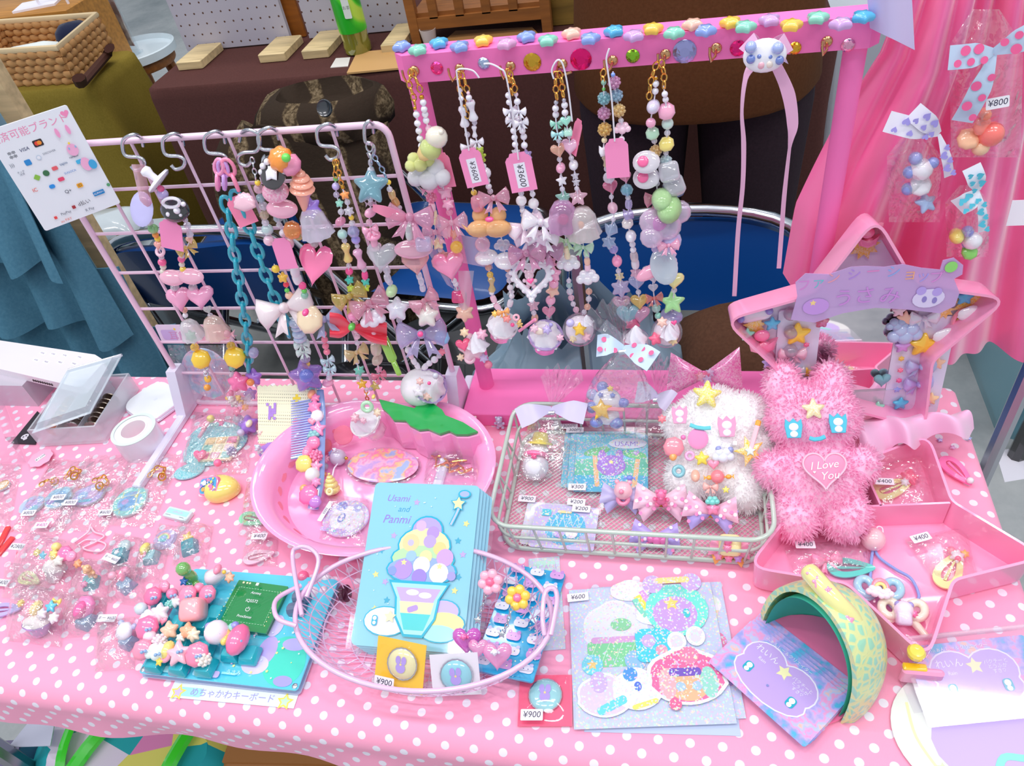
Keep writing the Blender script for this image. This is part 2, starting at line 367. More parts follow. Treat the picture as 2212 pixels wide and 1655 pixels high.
# ------------------------------------------------------------------ sales table and its cloth
XR,YF,YB=0.284,0.212,0.642
tb=thing('folding_table','long folding table carrying the pink polka dot cloth','table',(-0.35,0.43,0))
put('tabletop',G().box((-0.36,0.430,TZ-0.022),(1.24,0.388,0.024)),mat('wood','#b09070'),tb)
for lx in (-0.93,0.22):
    for ly in (0.27,0.6):put('leg',G().tube([(lx,ly,0.0),(lx,ly,TZ-0.032)],0.013),mat('metal','#9a9aa2'),tb)
def _bend(s,e,r):
    d=s-(e-r)
    if d<=0:return s,0.0
    a=d/r
    if a<pi/2:return e-r+r*sin(a),r*(1-cos(a))
    return e,r+d-r*pi/2
def _cloth_pt(s,t):
    y1,d1=_bend(-t,-YF,0.022);y2,d2=_bend(t,YB,0.008);x,d3=_bend(s,XR,0.012)
    y=-y1 if t<0.43 else y2
    z=-(d1+d2+d3)
    if d1>0.03:y-=0.006*sin(s*19)*min(1,(d1-0.03)*25)+0.004*sin(s*47+1)*min(1,(d1-0.03)*25)
    if d3>0.02:k=min(1,(d3-0.02)*12);x+=k*(0.020*sin(t*34+0.8)+0.016)*(0.5+d3*2)
    z+=0.0002*noise.noise(Vector((s*9,t*9,1.3)))
    return (x,y,TZ+z)
g=G();nu,nv=150,96;s0,s1,t0,t1=-0.98,XR+0.24,YF-0.050,YB+0.10
S=[s0+(XR-0.03-s0)*i/105 for i in range(106)]+[XR-0.03+(s1-XR+0.03)*i/45 for i in range(1,46)]
TT=[t0+(YF+0.05-t0)*i/40 for i in range(41)]+[YF+0.05+(YB-0.02-YF-0.05)*i/30 for i in range(1,31)]+[YB-0.02+(t1-YB+0.02)*i/26 for i in range(1,27)]
vs=[_cloth_pt(s,t)for t in TT for s in S];w_=len(S)
g.add(vs,[(j*w_+i,j*w_+i+1,(j+1)*w_+i+1,(j+1)*w_+i)for j in range(len(TT)-1)for i in range(w_-1)])
g.uv=[(s,t)for t in TT for s in S]
def _dots(q):
    uv=q.n('ShaderNodeUVMap').outputs[0];sp=q.n('ShaderNodeSeparateXYZ',{0:uv})
    A,B=0.02415,0.01167
    v=q.math('DIVIDE',q.math('SUBTRACT',sp.outputs[1],0.2402),B);rv=q.math('ROUND',v)
    u=q.math('SUBTRACT',q.math('DIVIDE',q.math('ADD',sp.outputs[0],0.5943),A),q.math('MULTIPLY',rv,-0.5));du=q.math('MULTIPLY',q.math('SUBTRACT',u,q.math('ROUND',u)),A)
    def dist(row):
        dv=q.math('MULTIPLY',q.math('SUBTRACT',v,row),B)
        uu=q.math('ADD',q.math('DIVIDE',q.math('ADD',sp.outputs[0],0.5943),A),q.math('MULTIPLY',row,0.5))
        du=q.math('MULTIPLY',q.math('SUBTRACT',uu,q.math('ROUND',uu)),A)
        return q.math('SQRT',q.math('ADD',q.math('MULTIPLY',du,du),q.math('MULTIPLY',dv,dv)))
    d=q.math('MINIMUM',dist(rv),q.math('MINIMUM',dist(q.math('ADD',rv,1.0)),dist(q.math('SUBTRACT',rv,1.0))))
    k=q.ramp(q.math('DIVIDE',d,0.01),[(0.335,(1,1,1)),(0.365,(0,0,0))])
    n1=q.noise(14,4,q.coord('Object')).outputs[0];wv=q.n('ShaderNodeTexWave',{'Vector':uv,'Scale':700.0}).outputs[1]
    return q.surf(q.pr(c=q.mix(k,lin('#fda6c6'),lin('#f1e9f6')),r=0.85,sp=0.2,sh=0.15,n=q.bump(q.math('ADD',n1,q.math('MULTIPLY',wv,0.04)),0.35,0.004)))
cloth=put('tablecloth',g,custom('pink_polka_dot_cotton',_dots),None,smooth=80,label='pink cotton cloth with white polka dots covering the sales table',cat='tablecloth')
# ================================================================== neighbouring booths behind
def drape_box(name,x0,x1,y0,y1,zt,zb,m,label,cat,fold=0.018,nfold=11,r=0.03):
    t=thing(name,label,cat,((x0+x1)/2,(y0+y1)/2,0))
    put('tabletop',G().box(((x0+x1)/2,(y0+y1)/2,zt-0.03),(x1-x0-0.02,y1-y0-0.02,0.03)),mat('wood','#8a6a4a'),t)
    for lx in (x0+0.05,x1-0.05):
        for ly in (y0+0.06,y1-0.06):put('leg',G().tube([(lx,ly,0),(lx,ly,zt-0.045)],0.014),mat('metal','#8a8a90'),t)
    o=rrect(x1-x0,y1-y0,r,4);P=[]
    for i in range(len(o)):
        a,b=o[i],o[(i+1)%len(o)];k=max(1,int(hypot(a[0]-b[0],a[1]-b[1])/0.03))
        P+=[(a[0]+(b[0]-a[0])*j/k,a[1]+(b[1]-a[1])*j/k)for j in range(k)]
    cx,cy=(x0+x1)/2,(y0+y1)/2;rings=[]
    for z,e in ((zt,-0.012),(zt-0.006,-0.002),(zt-0.03,0.002),(zt-0.15,0.3),(zt-0.35,0.75),(zb,1.0)):
        ring=[]
        for i,(x,y)in enumerate(P):
            L=hypot(x,y)or 1;k=(e*fold*(1+sin(i*2*pi*nfold/len(P))+0.5*sin(i*2*pi*nfold*2.3/len(P)+z*4)))if e>0.01 else e
            ring.append((cx+x+x/L*k,cy+y+y/L*k,z))
        rings.append(ring)
    g=G();g.loft(rings,caps=False);g.add(rings[0],[tuple(range(len(P)))])
    put('table_cover',g,m,t,smooth=60);return t
def _tweed(base,dark):
    def fn(q):
        c=q.coord('Object');n=q.noise(14,6,c,0.6).outputs[0];f=q.noise(220,2,c).outputs[0]
        col=q.mix(f,lin(base),lin(dark));col=q.mix(q.math('MULTIPLY',n,0.5),col,lin(dark))
        return q.surf(q.pr(c=col,r=0.9,sp=0.1,n=q.bump(f,0.3,0.001)))
    return fn
BROWN=custom('dark_brown_cloth',_tweed('#66403c','#523430'));OLIVE=custom('olive_cloth',_tweed('#97843a','#7a6826'))
drape_box('draped_table',-1.30,0.30,1.645,2.25,TZ,0.06,BROWN,'table in dark brown cloth behind the blue chairs, pegboard standing on it','table',r=0.035)
drape_box('draped_table',-2.35,-1.49,1.70,1.95,TZ,0.05,OLIVE,'table in olive green cloth carrying the woven basket','table',0.03,8)
def _peg(q):
    c=q.coord('Object');sp=q.n('ShaderNodeSeparateXYZ',{0:c});k=[]
    for i in (0,2):
        f=q.math('FRACT',q.math('DIVIDE',sp.outputs[i],0.0254));k.append(q.math('SUBTRACT',f,0.5))
    d=q.math('SQRT',q.math('ADD',q.math('MULTIPLY',k[0],k[0]),q.math('MULTIPLY',k[1],k[1])))
    return q.surf(q.pr(c=q.ramp(d,[(0.085,lin('#5a3828')[:3]),(0.11,lin('#b9b5c2')[:3])]),r=0.5))
PEG=custom('white_pegboard',_peg)
def peg_panel(pxa,pxb,lab,feet):
    a,b=T(*pxa),T(*pxb);Y=(a.y+b.y)/2
    t=thing('pegboard_panel',lab,'display board',(a.x,Y,TZ))
    put('board',G().box(((a.x+b.x)/2,Y+0.01,TZ+0.204),(b.x-a.x,0.012,0.40)),PEG,t,smooth=None)
    for (l,r)in feet:
        p,q2=T(*l),T(*r);put('foot',G().box(((p.x+q2.x)/2,(Y+p.y)/2-0.002,TZ+0.0105),(q2.x-p.x,Y-p.y,0.021),0.002),mat('wood','#f0d6a0'),t)
    return t
peg_panel((402,118),(632,92),'white pegboard panel with wooden feet, beside the stool and olive table',[((387,153),(437,151)),((563,137),(618,134))])
peg_panel((668,88),(893,66),'white pegboard panel with wooden feet, standing behind the green tea bottle',[((656,129),(711,126)),((826,117),(872,113))])
_p=T(612,92);put('wooden_upright_board',G().box((_p.x+0.012,1.925,TZ+0.2),(0.085,0.012,0.40),0.002),mat('wood','#b0651c'),None,label='upright orange brown board between the two pegboard panels',cat='board')
_p=T(776,112);bt=thing('tea_bottle','green tea bottle with bright green wrap standing before the pegboard','bottle',_p)
put('bottle_body',G(TR(_p)).lathe([(0.026,0),(0.032,0.004),(0.033,0.02),(0.031,0.03),(0.033,0.05),(0.033,0.15),(0.030,0.17),(0.014,0.2),(0.013,0.215)],20),mat('clear','#8a8a2c',0.25),bt)
def _tea(q):
    c=q.coord('Object');w=q.n('ShaderNodeTexWave',{'Vector':c,'Scale':6.0,'Distortion':6.0,'Detail':1.0},bands_direction='DIAGONAL').outputs[1]
    return q.surf(q.pr(c=q.ramp(w,[(0.3,lin('#2bb52a')[:3]),(0.55,lin('#5be03a')[:3]),(0.8,lin('#c9f25a')[:3])]),r=0.3))
put('wrap',G(TR(_p)).lathe([(0.0336,0.052),(0.0338,0.06),(0.0338,0.145),(0.0315,0.163)],20,False),custom('tea_wrap',_tea),bt)
put('cap',G(TR(_p)).lathe([(0.0145,0.212),(0.0145,0.228),(0.013,0.230)],16),mat('plastic','wh'),bt)
_fp=Pr(TR(_p)@TR(0.012,-0.0345,0.10)@RX(pi/2),0.0);_fp.rect(0,10,18,46,'#e8efe8',3);_fp.text(0,10,9,'お茶','#3a5a3a').build(bt,name='label_print')
def flat_quad(name,px,th,m,label,cat,dz=0.0,group=None):
    P=[T(x,y,dz)for x,y in px];g=G().loft([[tuple(p)for p in P],[(p.x,p.y,p.z+th)for p in P]]);return put(name,g,m,None,smooth=None,label=label,cat=cat,group=group)
flat_quad('paper_bag',[(750,161),(868,150),(862,108),(772,116)],0.004,mat('paper','#d2a468'),'flat kraft paper bag beside the green tea bottle','paper bag')
flat_quad('card',[(714,147),(752,144),(757,125),(726,127)],0.0015,mat('paper','#e8e4dc'),'small white card beside the kraft paper bag','card')
_a,_b=T(905,92),T(1185,66);cr=thing('wooden_crate','brown slatted wooden crate on the dark brown table','crate',_a);wd=mat('wood','#a8682c');Yc=1.80
for x in (_a.x,_b.x):put('post',G().box((x,Yc,TZ+0.12),(0.022,0.022,0.24)),wd,cr)
for x in (_a.x,_b.x):put('post',G().box((x,Yc+0.2,TZ+0.12),(0.022,0.022,0.24)),wd,cr)
put('rail',G().box(((_a.x+_b.x)/2,Yc,TZ+0.045),(_b.x-_a.x,0.02,0.026)),wd,cr);put('shelf_board',G().box(((_a.x+_b.x)/2,Yc+0.1,TZ+0.062),(_b.x-_a.x,0.2,0.01)),wd,cr)
for k in range(4):put('slat',G().box((_a.x+(_b.x-_a.x)*(0.17+k*0.2),Yc-0.004,TZ+0.145),(0.02,0.012,0.18)),wd,cr)
put('top_rail',G().box(((_a.x+_b.x)/2,Yc,TZ+0.235),(_b.x-_a.x,0.02,0.02)),wd,cr)
_c=T(1222,55);b2=thing('wooden_box','pale yellowish wooden box beside the slatted crate','box',_c)
put('box_body',G().box((_c.x,_c.y+0.08,TZ+0.065),(0.085,0.16,0.13),0.002),mat('wood','#9a7a34'),b2);put('lid',G().box((_c.x,_c.y+0.08,TZ+0.138),(0.09,0.165,0.016),0.002),mat('wood','#b08e3e'),b2)
_c=T(930,95);cu=thing('paper_cup','small white cup in front of the slatted crate','cup',_c);put('cup_wall',G(TR(_c)).lathe([(0.015,0),(0.02,0.035),(0.0185,0.035),(0.0135,0.003)],18),mat('plastic','#e6ddd8'),cu)
flat_quad('kraft_board',[(955,98),(1165,80),(1150,64),(985,72)],0.006,mat('paper','#b5814a'),'flat kraft cardboard sheet lying before the crate','cardboard')
bk=thing('woven_basket','woven water hyacinth basket standing on the olive green cloth','basket',T(90,180))
WK=custom('woven_straw',lambda q:q.surf(q.pr(c=q.mix(q.noise(30,3,q.coord('Object')).outputs[0],lin('#a8743c'),lin('#cfa06a')),r=0.7)))
A_,B_,C_,D_=T(-40,190),T(162,182),T(245,118,0.0),T(40,120,0.0)
def wicker_side(p,q2,h,rows=7):
    L=(q2-p).length;d=(q2-p).normalized();n=max(6,int(L/0.03));g=G()
    for r_ in range(rows):
        z=TZ+h*(r_+0.5)/rows
        g.tube([tuple(Vector((p.x,p.y,z))+d*(L*i/(n*4))+Vector((d.y,-d.x,0))*0.005*sin(i*pi/2+r_*pi))for i in range(n*4+1)],[0.0098 if i%2 else 0.0088 for i in range(n*4+1)],6)
    put('wicker',g,WK,bk,smooth=60)
B_=T(165,180);A_=T(-60,190);C_=T(243,104);D_=A_+(C_-B_)
for p,q2 in ((A_,B_),(B_,C_),(C_,D_),(D_,A_)):wicker_side(p,q2,0.085,5)
put('rim',G().tube([(p.x,p.y,TZ+0.09)for p in (A_,B_,C_,D_)],0.008,8,True),mat('matte','#d9c29a'),bk)
put('basket_bottom',G().loft([[(p.x,p.y,TZ+0.004)for p in (A_,B_,C_,D_)],[(p.x,p.y,TZ+0.012)for p in (A_,B_,C_,D_)]]),WK,bk,smooth=None)
put('handle',G().tube([T(170,168,.06),T(176,182,.02),T(232,118,.02),T(236,104,.05)],0.016,8,False,0.6),mat('matte','#4a2a20'),bk)
_c=(A_+C_)/2;put('folded_towel',G(TR(_c+Vector((0.02,-0.05,0.045)))@RZ(0.3)).puff(rrect(0.17,0.11,0.02),0.06),mat('cloth','#e6eeea'),None,label='folded white towel inside the woven basket',cat='towel')
put('cloth_pouch',G(TR(_c+Vector((0.09,0.07,0.055)))@RZ(0.5)).puff(rrect(0.10,0.07,0.025),0.07),mat('cloth','#1c2440'),None,label='dark navy cloth pouch inside the woven basket',cat='pouch')
st=thing('wooden_stool','brown wooden stool under the white round tray','stool',T(285,105,-0.7));_c=T(285,105,-0.12)
put('stool_seat',G(TR(_c.x,_c.y,TZ-0.178)).lathe([(0.12,0),(0.125,0.008),(0.125,0.024),(0.12,0.03)],28),wd,st)
for k in range(4):a=k*pi/2+0.6;put('leg',G().tube([(_c.x+0.09*cos(a),_c.y+0.09*sin(a),TZ-0.175),(_c.x+0.15*cos(a),_c.y+0.15*sin(a),0.0)],0.018),wd,st)
tr_=thing('round_tray','white round tray on the wooden stool','tray',(_c.x,_c.y,TZ-0.148));put('tray_disc',G(TR(_c.x,_c.y,TZ-0.148)).lathe([(0.13,0),(0.14,0.004),(0.14,0.028),(0.134,0.03),(0.13,0.014)],36),mat('plastic','#dfeef4'),tr_)
_f=TR(_c.x-0.05,_c.y+0.01,TZ-0.132)@RZ(-0.25);cs=thing('photo_stand','clear upright stand holding a dark red photo card on white tray','display stand',(_c.x-0.05,_c.y,TZ-0.132))
put('panel',G(_f).box((0,0,0.115),(0.17,0.006,0.23)),mat('acrylic','#e8f4fa'),cs,smooth=None);put('photo',G(_f).box((-0.005,0.006,0.10),(0.14,0.003,0.16)),custom('dark_red_photo',lambda q:q.surf(q.pr(c=q.ramp(q.noise(14,3,q.coord('Object')).outputs[0],[(0.35,lin('#3a1418')[:3]),(0.5,lin('#8c2a2a')[:3]),(0.6,lin('#e8d8d0')[:3])]),r=0.25))),cs,smooth=None)
put('foot',G(_f).box((0,-0.02,0.003),(0.17,0.07,0.006)),mat('acrylic','#e8f4fa'),cs,smooth=None)
wr=thing('wire_rack','white wire rack standing behind the woven basket','rack',(-1.86,2.2,TZ+.08))
for dx in (-0.05,0.05):put('upright_wire',G().tube([(-1.86+dx,2.16,TZ+.08),(-1.86+dx,2.16,TZ+0.34),(-1.86+dx,2.2,TZ+0.34)],0.004),mat('plastic','wh'),wr)
for k in range(3):put('cross_wire',G().tube([(-1.91,2.16,TZ+0.14+k*0.07),(-1.81,2.16,TZ+0.14+k*0.07)],0.0035),mat('plastic','wh'),wr)
_c=T(60,60);ob=thing('wooden_tray_box','tall orange wooden box with white paper on top behind the woven basket','box',(-1.99,2.2,0))
put('box_body',G().box((-1.99,2.2,0.39),(0.42,0.2,0.78),0.003),mat('wood','#c88a3a'),ob);put('paper_sheet',G(TR(-1.93,2.18,TZ+0.083)@RZ(0.3)).box((0,0,0),(0.13,0.09,0.006)),mat('paper','wh'),ob,smooth=None)
wb=thing('white_bin','pale grey plastic bin on the concrete beyond the pink bar','bin',(0.52,2.3,0))
put('bin_body',G(TR(0.52,2.34,0)).loft([[(x,y,0.0)for x,y in rrect(0.24,0.24,0.02)],[(x,y,0.52)for x,y in rrect(0.32,0.32,0.03)]]),mat('plastic','#c8ccd6'),wb);put('lid',G(TR(0.52,2.34,0.52)).puff(rrect(0.34,0.34,0.03),0.03),mat('plastic','#d6dae2'),wb)
# ================================================================== person standing behind, brown coat
def skinbody(name,V_,E_,R_,sub=2):
    me=bpy.data.meshes.new(name);me.from_pydata(V_,E_,[]);ob=bpy.data.objects.new(name,me);COL.objects.link(ob)
    ob.modifiers.new('skin','SKIN');sk=me.skin_vertices[0].data
    for i,r in enumerate(R_):sk[i].radius=(r if hasattr(r,'__len__')else (r,r));sk[i].use_root=(i==0)
    md=ob.modifiers.new('sub','SUBSURF');md.levels=sub;md.render_levels=sub
    dg=bpy.context.evaluated_depsgraph_get();me2=bpy.data.meshes.new_from_object(ob.evaluated_get(dg));bpy.data.objects.remove(ob)
    me2.polygons.foreach_set('use_smooth',[True]*len(me2.polygons));return me2
PX,PY=0.012,1.36
bv=[(0,0,.93),(0,0,1.08),(0,.0,1.24),(0,.0,1.38),(0,0,1.47),(0,.02,1.55),(0,.025,1.63),(0,.02,1.70)]
be=[(i,i+1)for i in range(7)];brd=[(.15,.11),(.14,.10),(.16,.105),(.14,.09),(.055,.055),(.075,.088),(.083,.10),(.06,.07)]
for s in (-1,1):
    b=len(bv);bv+=[(s*.17,0,1.37),(s*.20,.03,1.12),(s*.15,.19,1.10),(s*.13,.27,1.11)];be+=[(3,b),(b,b+1),(b+1,b+2),(b+2,b+3)];brd+=[.06,.045,.034,.026]
    for k in range(4):c=len(bv);bv+=[(s*(.12+.016*(k-1.5)),.325,1.11),(s*(.115+.017*(k-1.5)),.365-.006*abs(k-1.5),1.09)];be+=[(b+3,c),(c,c+1)];brd+=[.009,.008]
    c=len(bv);bv+=[(s*.095,.29,1.125),(s*.08,.32,1.13)];be+=[(b+3,c),(c,c+1)];brd+=[.010,.009]
    c=len(bv);bv+=[(s*.10,0,.84),(s*.105,0,.48),(s*.11,.01,.10),(s*.115,.10,.045)];be+=[(0,c),(c,c+1),(c+1,c+2),(c+2,c+3)];brd+=[.095,.065,.048,.042]
body_me=skinbody('body',[(PX+x,PY+y,z)for x,y,z in bv],be,brd)
pn=thing('person','person in a long brown coat and dark trousers standing behind the chairs','person',(PX,PY,0))
put('body',body_me,mat('matte','#d8a98c'),pn,Matrix.Identity(4))
COAT=custom('brown_wool_coat',_tweed('#6e452c','#54321c'));TROU=custom('dark_trousers',_tweed('#3c2e36','#2c2228'))
def ring(cx,cy,z,rx,ry,n=28,w=0.0,ph=0):return [(cx+rx*cos(2*pi*i/n)*(1+w*sin(5*2*pi*i/n+ph)),cy+ry*sin(2*pi*i/n)*(1+w*sin(5*2*pi*i/n+ph)),z)for i in range(n)]
put('coat',G().loft([ring(PX,PY,z,rx,ry,32,w)for z,rx,ry,w in ((.735,.205,.15,.02),(.745,.212,.156,.02),(.84,.205,.15,.015),(.95,.195,.145,.01),(1.1,.185,.135,0),(1.28,.2,.135,0),(1.40,.17,.11,0),(1.47,.08,.08,0),(1.52,.075,.085,0))],caps=False),COAT,pn,smooth=70)
for s in (-1,1):
    put('sleeve',G().tube([(PX+s*.13,PY,1.41),(PX+s*.17,PY,1.34),(PX+s*.195,PY+.03,1.12),(PX+s*.16,PY+.17,1.10)],[.07,.075,.062,.05],14),COAT,pn,smooth=70)
    put('trouser_leg',G().tube([(PX+s*.09,PY,.88),(PX+s*.105,PY,.70),(PX+s*.108,PY,.48),(PX+s*.112,PY+.005,.25),(PX+s*.112,PY+.01,.07)],[.105,.10,.086,.078,.078],16),TROU,pn,smooth=70)
    put('shoe',G(TR(PX+s*.114,PY+.055,0.0)@RZ(pi)).loft([[(x*k,y*k2-o,z)for x,y in circ(.046,16,.13)]for z,k,k2,o in ((0,1,1,0),(.03,1.02,1,0),(.06,.85,.7,-.03),(.085,.8,.42,-.06))]),mat('plastic','#1a1416'),pn,smooth=60)
put('hair',G().ell((PX,PY-.005,1.665),(.095,.115,.105),16,12),mat('matte','#241a16'),pn)
# ================================================================== blue folding chairs
CHR=mat('metal','#c8ccd4')
VIN=custom('blue_vinyl',lambda q:q.surf(q.pr(c=lin('#0c468c'),r=0.34,coat=0.2,n=q.bump(q.noise(300,2,q.coord('Object')).outputs[0],0.12,0.0006))))
def folding_chair(label,M,bw=0.38,zt=0.70,zseat=0.43):
    """local: x across, y towards the back, seat from y=-0.40 to 0, backrest at y=0"""
    t=thing('folding_chair',label,'chair',M.to_translation())
    hw=bw/2+0.012
    def bx(u,v):x=(u-0.5)*bw;k=1-(2*u-1)**2;return M@Vector((x,0.02+0.035*k+(v-0.5)*0.03,zt-0.175+0.165*v-0.03*(2*u-1)**4*v))
    put('backrest',G().sheet(bx,20,6,0.016),VIN,t,smooth=60)
    put('seat',G(M@TR(0,-0.2,zseat)).puff(rrect(bw*0.98,0.36,0.06,6),0.036,0,3),VIN,t,smooth=70)
    arc=[(-hw,0.02,zseat-0.05),(-hw,0.03,zt-0.15)]+[(-hw*cos(pi*k/16)**1 if 1 else 0,0.03+0.035*sin(pi*k/16),zt-0.10+0.115*sin(pi*k/16)**0.45)for k in range(17)]+[(hw,0.03,zt-0.15),(hw,0.02,zseat-0.05)]
    put('back_frame',G(M).tube(arc,0.011,10),CHR,t,smooth=60)
    put('seat_rim',G(M@TR(0,-0.2,zseat-0.014)).tube([(x,y,0)for x,y in rrect(bw+0.015,0.385,0.06,5)],0.0095,8,True),CHR,t,smooth=60)
    for s in (-1,1):
        put('leg',G(M).tube([(s*hw,0.03,zt-0.16),(s*(hw+0.006),-0.40,0.012)],0.011,10),CHR,t);put('leg',G(M).tube([(s*(hw-0.028),-0.32,zseat-0.03),(s*(hw-0.028),0.12,0.012)],0.011,10),CHR,t)
    put('stretcher',G(M).tube([(-hw-0.004,-0.33,0.11),(hw+0.004,-0.33,0.11)],0.009),CHR,t);put('stretcher',G(M).tube([(-hw+0.03,0.09,0.075),(hw-0.03,0.09,0.075)],0.009),CHR,t)
    return t
folding_chair('blue vinyl folding chair with chrome rim below the ribbon necklaces and bar',TR(-0.005,1.05,0),0.375,0.622)
folding_chair('blue vinyl folding chair seen through the grid panel beside the slate board',TR(-0.94,1.16,0)@RZ(pi+0.06),0.35,0.625)
folding_chair('blue vinyl folding chair with bright seat and tweed coat on its back',TR(-0.705,1.37,0)@RZ(1.42),0.36,0.72)
def _coat(q):
    c=q.coord('Object');sp=q.n('ShaderNodeSeparateXYZ',{0:c});n=q.noise(110,4,c,0.7).outputs[0];b=q.noise(9,2,c).outputs[0]
    st=q.math('SINE',q.math('ADD',q.math('MULTIPLY',sp.outputs[0],75.0),q.math('ADD',q.math('MULTIPLY',sp.outputs[2],16.0),q.math('MULTIPLY',b,5.0))))
    sp_=q.ramp(n,[(0.42,lin('#463a2c')[:3]),(0.56,lin('#786850')[:3]),(0.7,lin('#94826a')[:3])])
    k=q.ramp(st,[(0.35,(0,0,0)),(0.6,(1,1,1))])
    return q.surf(q.pr(c=q.mix(k,lin('#3a3028'),sp_),r=0.95,sp=0.05,n=q.bump(n,0.6,0.003)))
ct=thing('tweed_coat','dark brown striped tweed coat hung over the back of a blue chair','coat',(-0.72,1.30,0.40));CTM=custom('striped_tweed',_coat)
def coatpt(u,v):
    a=-0.55*pi+1.1*pi*u;x=-0.705+0.145*sin(a)*(0.95+0.1*v)+0.012*sin(9*u+5*v);
    y=1.30-0.105*cos(a)*(0.6+0.6*v)+0.018*sin(13*u+2)*v;z=0.775-0.42*v-0.05*abs(sin(a))**2+0.012*sin(7*u)
    return (x,y,z+0.02*noise.noise(Vector((u*6,v*5,3))))
put('coat_body',G().sheet(coatpt,40,28,0.012),CTM,ct,smooth=80)
put('collar',G().loft([ring(-0.68+dx,1.31,z,rx,ry,24,.05,ph)for dx,z,rx,ry,ph in ((0,.73,.135,.09,0),(.0,.76,.14,.095,.4),(.01,.79,.12,.085,.8),(.02,.80,.095,.06,1.2),(.02,.77,.08,.05,1.2))],caps=True),CTM,ct,smooth=80)
put('sleeve',G().tube(spline([(-.79,1.27,.74),(-.835,1.23,.68),(-.83,1.2,.58),(-.80,1.2,.47)],5),[.045]*3+[.06]*8+[.055]*5,14),CTM,ct,smooth=80)
_b=V(701,234,1.19);put('button',G(frame_z(_b,(0,-1,0.5))).lathe([(0.013,-.003),(0.015,0),(0.0135,.003),(0.010,.001)],18),mat('plastic','#20262e'),ct)
# ================================================================== clutter between tables
pz=thing('slate_board','slate blue upright board in a pale wood frame behind the frilled garment','board',(-1.25,0.93,0));_p=V(160,490,0.93)
put('panel',G().box((_p.x-0.32,0.94,0.66),(0.60,0.012,1.28)),mat('matte','#4f7688'),pz,smooth=None)
put('frame',G().box((_p.x+0.012,0.94,0.66),(0.03,0.024,1.32)),mat('wood','#e2c89a'),pz);put('edge_strip',G().box((_p.x-0.018,0.934,0.66),(0.03,0.014,1.3)),mat('matte','#8fb4c6'),pz,smooth=None)
gm=thing('frilled_garment','teal blue tiered frill garment hanging before the slate board','garment',(-1.05,0.84,0.4));FR=custom('teal_frill',_tweed('#5c8ca0','#3f6e86'))
for k in range(5):
    zt_=TZ+0.27-k*0.125
    def fp(u,v,k=k,z=zt_):return (-1.45+(0.505+0.035*k)*u+0.02*v*u,0.875-0.05*v-0.022*v*sin(u*40+k*2)-0.01*sin(u*13+k),z-0.165*v+0.012*sin(u*22+k*3)*v-0.07*u*v)
    put('frill',G().sheet(fp,90,8,0.003),FR,gm,smooth=80)
put('hanger_rail',G().tube([(-1.5,0.885,TZ+0.28),(-0.96,0.885,TZ+0.28)],0.007),mat('metal','#99aaaa'),gm)
def carton(name,label,cat,M,d,m,m2=None,r=0.004):
    t=thing(name,label,cat,M.to_translation());put('box_body',G(M).box((0,0,d[2]/2),d,r),m,t);put('flap',G(M).box((0,0,d[2]+0.004),(d[0]*0.98,d[1]*0.5,0.006)),m2 or m,t,smooth=None);return t
carton('cardboard_box','brown cardboard box with a cream stripe below the slate board','box',TR(-0.74,0.755,0)@RZ(-0.2),(0.08,0.13,0.54),mat('paper','#8a5428'),mat('paper','#d8c8a8'))
put('packet',G(TR(-1.25,1.27,0.545)@RZ(0.2)).puff(rrect(0.16,0.12,0.02),0.07),mat('plastic','#cdd8dc'),None,label='white plastic packet behind the payment sign',cat='packet')
carton('storage_carton','pale grey carton standing behind the payment sign','carton',TR(-1.27,1.28,0.0)@RZ(0.1),(0.22,0.2,0.50),mat('paper','#b8c4c8'))
put('black_bag',G(TR(-0.60,0.99,0.0)).loft([ring(0,0,z,rx,ry,24,.04,z*9)for z,rx,ry in ((0,.14,.09),(.03,.16,.11),(.25,.15,.10),(.36,.11,.06),(.38,.08,.03))]),mat('plastic','#141418'),None,smooth=60,label='black bag slumped on the floor behind the grid panel',cat='bag')
def _foil(q):
    w=q.n('ShaderNodeTexVoronoi',{'Vector':q.coord('Object'),'Scale':60.0}).outputs[0]
    return q.surf(q.pr(c=lin('#5f9a9c'),r=0.35,m=0.55,n=q.bump(w,0.7,0.004)))
put('insulated_bag',G(TR(-0.52,0.79,0.0)@RZ(0.12)).box((0,0,0.17),(0.28,0.20,0.34),0.03),custom('teal_foil',_foil),None,label='teal silver quilted cool bag standing behind the grid panel',cat='bag')
gp=thing('plastic_bag','crumpled grey blue plastic bag behind the pink base board','bag',(-0.14,0.86,0.2))
def pbag(u,v):a=2*pi*u;r=(0.14+0.03*noise.noise(Vector((cos(a)*2,sin(a)*2,v*4))))*(0.75+0.5*sin(pi*min(v*1.1,1)));return (-0.15+r*cos(a),0.85+0.6*r*sin(a),0.28+0.36*v+0.05*noise.noise(Vector((cos(a)*3,sin(a)*3,v*2+7))))
put('bag_skin',G().sheet(pbag,40,20),mat('plastic','#8aa6b8'),gp,smooth=60)
put('pole',G().tube([(-0.128,0.76,0.0),(-0.128,0.76,0.80)],0.008),mat('metal','#b8bcc6'),None,label='thin grey metal pole behind the pink base board',cat='pole')
put('brown_tote',G(TR(0.10,0.88,0.462)).loft([ring(0,0,z,rx,ry,24,.05,z*7)for z,rx,ry in ((0,.10,.08),(.03,.12,.10),(.10,.11,.09),(.14,.07,.04))]),custom('brown_canvas',_tweed('#6a4a38','#4a3226')),None,smooth=60,label='brown canvas tote slumped on the seat behind the bear bags',cat='bag')
